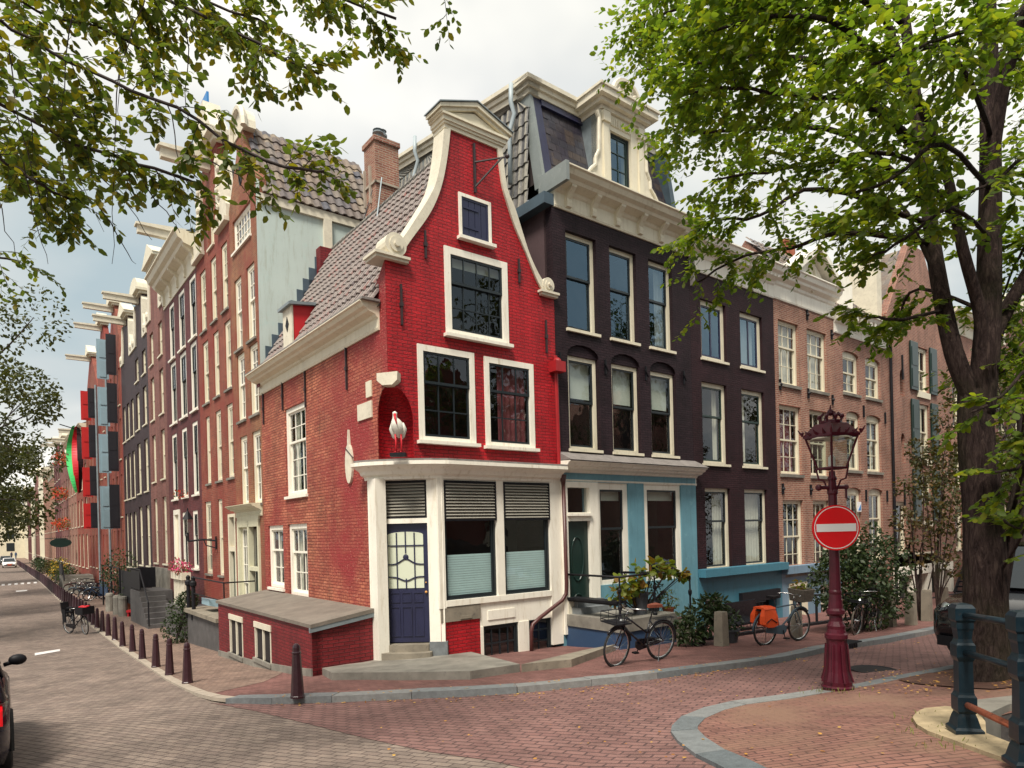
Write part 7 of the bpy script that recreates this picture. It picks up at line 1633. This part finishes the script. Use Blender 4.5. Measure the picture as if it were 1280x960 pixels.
# grey stone landing in front of ochre / orange houses
zb=.6
T=thing('stone_landing','tall grey stone landing block beside the cellar shed, with ivy on its end','landing',SD(9.6,1.0,.6))
b=B(SD); b.box(8.3,12.2,.1,1.10,.2,1.62); b.build('block','dark_stone',T); b=B(SD); b.box(8.25,12.3,.1,1.2,1.62,1.74); b.build('top_slab','old_stone',T)
T=thing('landing_railing','black iron railing with two round posts on the grey stone landing','railing',SD(10,1.6,1.7))
for s in (11.5,12.2): b=B(); c=SD(s,1.05,0); b.lathe([(.09,1.4),(.09,1.6),(.06,1.65),(.06,2.45),(.10,2.5),(.10,2.6),(.06,2.65),(.07,2.75),(.03,2.8)],c[:2],10); b.build('post','iron',T)
b=B(SD); b.tube([(8.3,.95,2.72),(11.5,1.05,2.76)],.022,6); b.tube([(8.3,.95,2.2),(11.5,1.05,2.25)],.016,6); b.tube([(8.3,.95,1.7),(8.3,.95,2.72)],.02,6); b.tube([(8.3,.1,2.72),(8.3,.95,2.72)],.02,6); b.build('rail','iron',T)
p=SD(12.5,1.38,.6); plant('ivy_bush','glossy dark ivy bush growing over the end of the grey stone landing','shrub',[(Vector((p[0],p[1]+.1,p[2]+.45)),.50),(Vector((p[0]+.1,p[1]+.2,p[2]+1.0)),.48),(Vector((p[0]+.25,p[1]+.3,p[2]+1.35)),.32)],600,.085,'leaf_hedge',base=p)
b=B(SD); b.prism([(.15,1.75),(.15,1.95),(.95,2.15),(.95,1.95)],10.0,10.9,ax='x'); top(b,'sloping_board','pale slanting board beside the landing railing','board').data.materials[0]=M['shutter_blue']
c=SD(14.6,.75,2.6); plant('flower_box','pink flower box in front of the white framed windows','flowers',[(Vector(SD(14.2,.75,2.95)),.28),(Vector(SD(14.8,.75,2.95)),.26),(Vector(SD(15.4,.75,2.98)),.28)],130,.09,'petal_pink',base=tuple(c))
b=B(SD); b.box(13.9,15.7,.6,.9,2.55,2.8)
for k in range(7): b.box(13.95+k*.25,14.12+k*.25,.68,.82,1.62,2.55)
b.box(13.9,15.7,.7,.8,2.0,2.1); top(b,'planter_stand','pale slatted planter stand carrying the pink flowers','planter').data.materials[0]=M['cream_old']
b=B(SD); b.box(13.6,16.0,.1,1.05,.2,1.62); top(b,'stone_block','dark_stone','low grey stone block carrying the slatted pink flower stand','stone block')
# dark iron / stone stair
T=thing('front_stair','dark grey stone stair with black railing climbing to the mauve house door','stairs',SD(17,1.5,.5))
for k in range(7): b=B(SD); b.box(18.1+.30*k,18.1+.30*(k+1) if k<6 else 22.3,.35 if k<6 else .05,1.3,.2,.62+.20*k); b.build('step','dark_stone',T)
b=B(SD); 
b.tube([(18.1,1.27,1.5),(19.9,1.27,2.75),(22.2,1.27,2.75)],.03,6); b.tube([(18.1,1.27,.6),(18.1,1.27,1.5)],.03,6)
b.box(19.95,22.2,1.24,1.28,1.9,2.7); b.box(22.15,22.2,.3,1.28,1.85,2.75); b.build('railing','iron',T)
b=B(SD); b.box(23.0,27.6,1.0,1.05,1.0,2.5); top(b,'fence_panel','black fence panel beyond the dark stone stair','fence').data.materials[0]=M['iron']
b=B(SD)
for s in (26.5,29.5,33): b.tube([(s,1.15,.3),(s,1.15,2.6)],.045,6)
b.tube([(26.5,1.15,2.6),(33,1.15,2.6)],.03,6); top(b,'iron_fence','tall black iron rail on posts behind the rounded stone posts','fence').data.materials[0]=M['iron']
p=SD(26.0,.9,.35); plant('planter_shrub','leafy shrub in a red brown planter beside the dark stair','shrub',[(Vector((p[0],p[1]+.3,p[2]+1.1)),.62),(Vector((p[0]+.4,p[1]+.1,p[2]+.9)),.5)],260,.11,'leaf_hedge',base=(p[0],p[1]+.3,p[2]),pot=(.5,.55,'pot_clay'))
p=SD(24.3,.9,.36); b=B(); x,y,z=p; b.box(x-.35,x+.35,y,y+.4,z+.22,z+.32); b.box(x-.1,x+.5,y+.2,y+.7,z+.42,z+.52)
for a_ in (-.3,.3): b.box(x+a_-.03,x+a_+.03,y+.05,y+.35,z,z+.22)
top(b,'toy_car','small bright red plastic toy lying near the stair foot','toy').data.materials[0]=M['crimson']
p=plo(150,742); plant('large_shrub','big loose grey green shrub behind the fence on the left pavement','shrub',[(Vector(SD(29.2,.8,2.7)),.85),(Vector(SD(30.4,.8,2.3)),.8),(Vector(SD(31.5,.8,1.9)),.7)],300,.13,'leaf_hedge',base=tuple(SD(30.2,.7,.5)))
b=B(SD); b.box(34,37.5,.8,.85,.7,1.5); top(b,'notice_board','dark blue board among the parked bicycles','board').data.materials[0]=M['deep_blue']
for i,(s,c_,lab) in enumerate(((60,'petal_yellow','tall yellow flowering bush on the far left pavement'),(66,'leaf_hedge','dark shrub beside the yellow flowering bush'),(56,'leaf_hedge','pavement greenery below the long banner'),(74,'leaf_autumn','rusty garden patch beyond the banner'),(86,'leaf_hedge','farther garden patch down the left street'),(100,'leaf_hedge','farthest garden patch down the left street'))):
    b_=SD(s,1.8,.3); plant('garden_shrub',lab,'shrub',[(Vector(SD(s+q*.9,1.2+R.uniform(-.4,.4),.9+R.uniform(0,1.4 if i<1 else .5))),.7) for q in range(-1,3)],150,.16+.01*i,c_,base=tuple(b_),group=None)
T=thing('far_stair','dark stoop with black railing before the red shutter house','stairs',SD(47,1,.3))
for k in range(6): b=B(SD); b.box(44.5+.35*k,49,.3,2.2,.2,.5+.2*k); b.build('step','stone',T)
b=B(SD); b.tube([(44.5,2.2,1.3),(46.5,2.2,2.5),(49,2.2,2.5)],.05,5); b.box(46.5,49,2.15,2.2,1.6,2.4); b.build('railing','iron',T)
b=B(SD); n=12; b.prism([(62+.9*math.cos(2*PI*k/n),3.7+.42*math.sin(2*PI*k/n)) for k in range(n)],1.8,1.9); b.tube([(62,0,4.1),(62,1.85,4.1)],.04,5); 
cc=b; hs_=SD(62,0,0); b=B(); s_=Fr(SD(62,1.2,0)[:2],(e1[0],e1[1]),(-e2[0],-e2[1])); b=B(s_); b.prism([(.85*math.cos(2*PI*k/n),3.9+.42*math.sin(2*PI*k/n)) for k in range(n)],-.04,.04); b.tube([(-1.2,0,4.3),(.5,0,4.3)],.03,5); top(b,'hanging_sign','oval dark teal sign hanging over the far left pavement','sign').data.materials[0]=M['green_dark']
# red flower baskets far down
for i,(px,py,s) in enumerate(((76,575,62),(75,618,62),(77,656,62))):
    r=ray(px,py); o_=SD(0,.6,0); t=(o_[0]*n2[0]+o_[1]*n2[1])/(r[0]*n2[0]+r[1]*n2[1]); c=Vector((r[0]*t,t,EYE+r[2]*t)); plant('flower_basket',('topmost','middle','lowest')[i]+' of three red flower baskets on the far brick front','flowers',[(c,(.9,.9,.6)),(c+Vector((.7,-.8,.2)),(.8,.8,.5))],170,.2,'petal_red',base=tuple(c),group='red flower baskets on the far brick front')
c=SD(16.9,.35,5.7)
plant('window_flowers','small red flowers on a wine brick house sill','flowers',[(Vector(SD(17.0,.2,FR.at(0,0)[1]*0+5.75)),(.35,.35,.15))],70,.08,'petal_red',base=tuple(SD(17.0,.15,5.6)))
# ================================================================== houses across the water: unseen directly, they show in the window glass
def plainhouse(x0,y0,ang,w,h,mat,lab):
    f=Fr((x0,y0),(math.cos(ang),math.sin(ang)),(-math.sin(ang),math.cos(ang)))
    T=thing('opposite_house',lab,'house',(x0,y0,1)); b=B(f); b.box(0,w,-9,0,1,h); b.prism([(0,h),(w,h),(w/2,h+2.6)],-9,0); b.build('wall',mat,T)
    for r_ in range(4):
        for k in range(3): b=B(f); b.box(w*(k+.5)/3-.5,w*(k+.5)/3+.5,0,.05,2.4+r_*2.7,4.3+r_*2.7); wo=b.build('window','shelf_white',T); b=B(f); b.box(w*(k+.5)/3-.4,w*(k+.5)/3+.4,.05,.06,2.5+r_*2.7,4.2+r_*2.7); b.build('pane','car_glass',wo)
ms=['brown_brick','cream','mauve_brick','wine_brick','orange_brick','cream','pink_brick','brown_brick']
for i in range(8): hx,hy,_=FR(-14+i*7.2+7,36,0); plainhouse(hx,hy,A1+PI,7.0,10+ (i*37%5),ms[i],'house across the canal behind the viewer, %s in its row'%('first second third fourth fifth sixth seventh eighth'.split()[i]))
for i,(x,y,hh) in enumerate(((-4,17,14),(5,15.5,15),(14,15,15),(25,16,15))): x,y,_=FR(x,y,0); far_tree(x,y,hh,3.6,'canal tree behind the viewer, %s of four'%('one two three four'.split()[i]),.30,110,11,'trees behind the viewer')
# street ironwork
p=Vector(gp(1092,838)); b=B(); n=20
b.lathe([(.34,p.z+.012),(.34,p.z+.018),(.30,p.z+.018),(.29,p.z+.012),(.05,p.z+.014)],(p.x,p.y),n); top(b,'manhole_cover','round dark manhole cover in the red brick roadway beyond the lamp post','manhole cover')
p=Vector(gp(1066,811)); q=Vector(gp(1076,809)); f=Fr((p.x,p.y),e1,n1); zz_=pv(p.x,p.y); b=B(f); b.box(-.05,.45,-.42,-.02,zz_-.12,zz_+.006)
for k in range(5): b.box(.02+k*.09,.05+k*.09,-.02,-.01,zz_-.10,zz_-.01)
top(b,'kerb_drain','dark iron gully box set in the kerb right of the lamp post','drain')
# fallen leaves: uncountable litter
b=B(); 
for i in range(650):
    k=R.random()
    if k<.5: j=R.randint(1,len(kr)-3); t=R.random(); x=kr[j][0]+(kr[j+1][0]-kr[j][0])*t; y=kr[j][1]+(kr[j+1][1]-kr[j][1])*t; a_=R.gauss(-.12,.22); x+=n1[0]*-a_; y+=n1[1]*-a_; z=max(G(x,y)+.012,0) if a_<0.02 else pv(x,y)+.01
    elif k<.75: p=gp(R.uniform(1080,1280),R.uniform(842,872)); x,y=p[0],p[1]; z=G(x,y)+.055
    elif k<.9: p=gp(R.uniform(700,1200),R.uniform(795,880)); x,y=p[0],p[1]; z=max(G(x,y)+.012,0)
    else: p=gp(R.uniform(400,1200),R.uniform(860,955)); x,y=p[0],p[1]; z=G(x,y)+.04
    add_leaf(b,Vector((x,y,z+.006)),Vector((R.uniform(-1,1),R.uniform(-1,1),.05)),Vector((R.uniform(-.3,.3),R.uniform(-.3,.3),1)),R.uniform(.025,.05),.7)
o=b.build('fallen_leaves','leaf_fallen',None,recalc=False,uv=False); o['kind']='stuff'
b=B()
for (px,py,n_,sp) in ((1047,864,60,.22),(1160,915,25,.15),(1195,935,25,.2),(1150,898,20,.15),(1075,868,20,.3)):
    c=Vector(gp(px,py,off=.03))
    for k in range(n_): p=c+Vector((R.gauss(0,sp),R.gauss(0,sp*.4),0)); add_leaf(b,p,Vector((R.uniform(-.5,.5),R.uniform(-.5,.5),1)),rv(),R.uniform(.03,.07),.14)
o=b.build('weeds','moss',None,recalc=False,uv=False); o['kind']='stuff'
# ================================================================== sky, sun, camera
w=bpy.data.worlds.new('World'); scene.world=w; w.use_nodes=True; nt=w.node_tree; bg=nt.nodes['Background']
sky=N(nt,'ShaderNodeTexSky'); sky.sky_type='NISHITA'; sky.sun_disc=False; sky.sun_elevation=rad(57); sky.sun_rotation=rad(SUNROT); sky.air_density=1.2; sky.dust_density=1.5
tc=N(nt,'ShaderNodeTexCoord'); sp_=N(nt,'ShaderNodeSeparateXYZ'); L(nt,tc.outputs['Generated'],sp_.inputs[0])
mz=N(nt,'ShaderNodeMath',operation='ADD'); L(nt,sp_.outputs[2],mz.inputs[0]); mz.inputs[1].default_value=.34
dx_=N(nt,'ShaderNodeMath',operation='DIVIDE'); L(nt,sp_.outputs[0],dx_.inputs[0]); L(nt,mz.outputs[0],dx_.inputs[1])
dy_=N(nt,'ShaderNodeMath',operation='DIVIDE'); L(nt,sp_.outputs[1],dy_.inputs[0]); L(nt,mz.outputs[0],dy_.inputs[1])
cb=N(nt,'ShaderNodeCombineXYZ'); L(nt,dx_.outputs[0],cb.inputs[0]); L(nt,dy_.outputs[0],cb.inputs[1]); cb.inputs[2].default_value=50.1
nz=N(nt,'ShaderNodeTexNoise'); nz.inputs['Scale'].default_value=1.15; nz.inputs['Detail'].default_value=6; nz.inputs['Roughness'].default_value=.5; L(nt,cb.outputs[0],nz.inputs['Vector'])
cov=ramp(nt,nz.outputs['Fac'],[(.30,(0.80,)*3),(.46,(1,1,1))])
n2_=N(nt,'ShaderNodeTexNoise'); n2_.inputs['Scale'].default_value=1.0; n2_.inputs['Detail'].default_value=5; L(nt,cb.outputs[0],n2_.inputs['Vector'])
cc_=ramp(nt,n2_.outputs['Fac'],[(.36,(3.1,3.8,4.1)),(.47,(4.3,4.65,4.7)),(.56,(6.0,6.0,5.7)),(.66,(8.4,8.1,7.3))])
cl=N(nt,'ShaderNodeMix'); cl.data_type='RGBA'; L(nt,cov,cl.inputs[0]); L(nt,sky.outputs[0],cl.inputs[6]); L(nt,cc_,cl.inputs[7])
L(nt,cl.outputs[2],bg.inputs[0]); bg.inputs[1].default_value=SKYS
su=bpy.data.lights.new('sun','SUN'); su.energy=SUNE; su.angle=rad(16); su.color=(1,.93,.82); so=bpy.data.objects.new('sun',su); COL.objects.link(so)
el=rad(57); az=rad(SUNAZ); d_=Vector((math.cos(el)*math.sin(az),math.cos(el)*math.cos(az),math.sin(el))); so.rotation_euler=d_.to_track_quat('Z','Y').to_euler(); so.location=(0,0,40)
cd=bpy.data.cameras.new('camera'); cam=bpy.data.objects.new('camera',cd); COL.objects.link(cam); scene.camera=cam
cd.sensor_width=36; cd.sensor_fit='HORIZONTAL'; cd.lens=F/1280*36; cd.shift_y=(CY-480)/1280; cd.clip_end=1500; cd.clip_start=.05
cam.matrix_world=Matrix(((cR,sR,0,0),(0,0,-1,0),(-sR,cR,0,EYE),(0,0,0,1)))
scene.view_settings.view_transform='Standard'; scene.view_settings.look='None'; scene.view_settings.exposure=EXPO; scene.view_settings.gamma=1; scene.view_settings.use_curve_mapping=False
scene.cycles.max_bounces=6; scene.cycles.transparent_max_bounces=12; scene.cycles.diffuse_bounces=3; scene.cycles.glossy_bounces=3
scene.cycles.use_adaptive_sampling=True
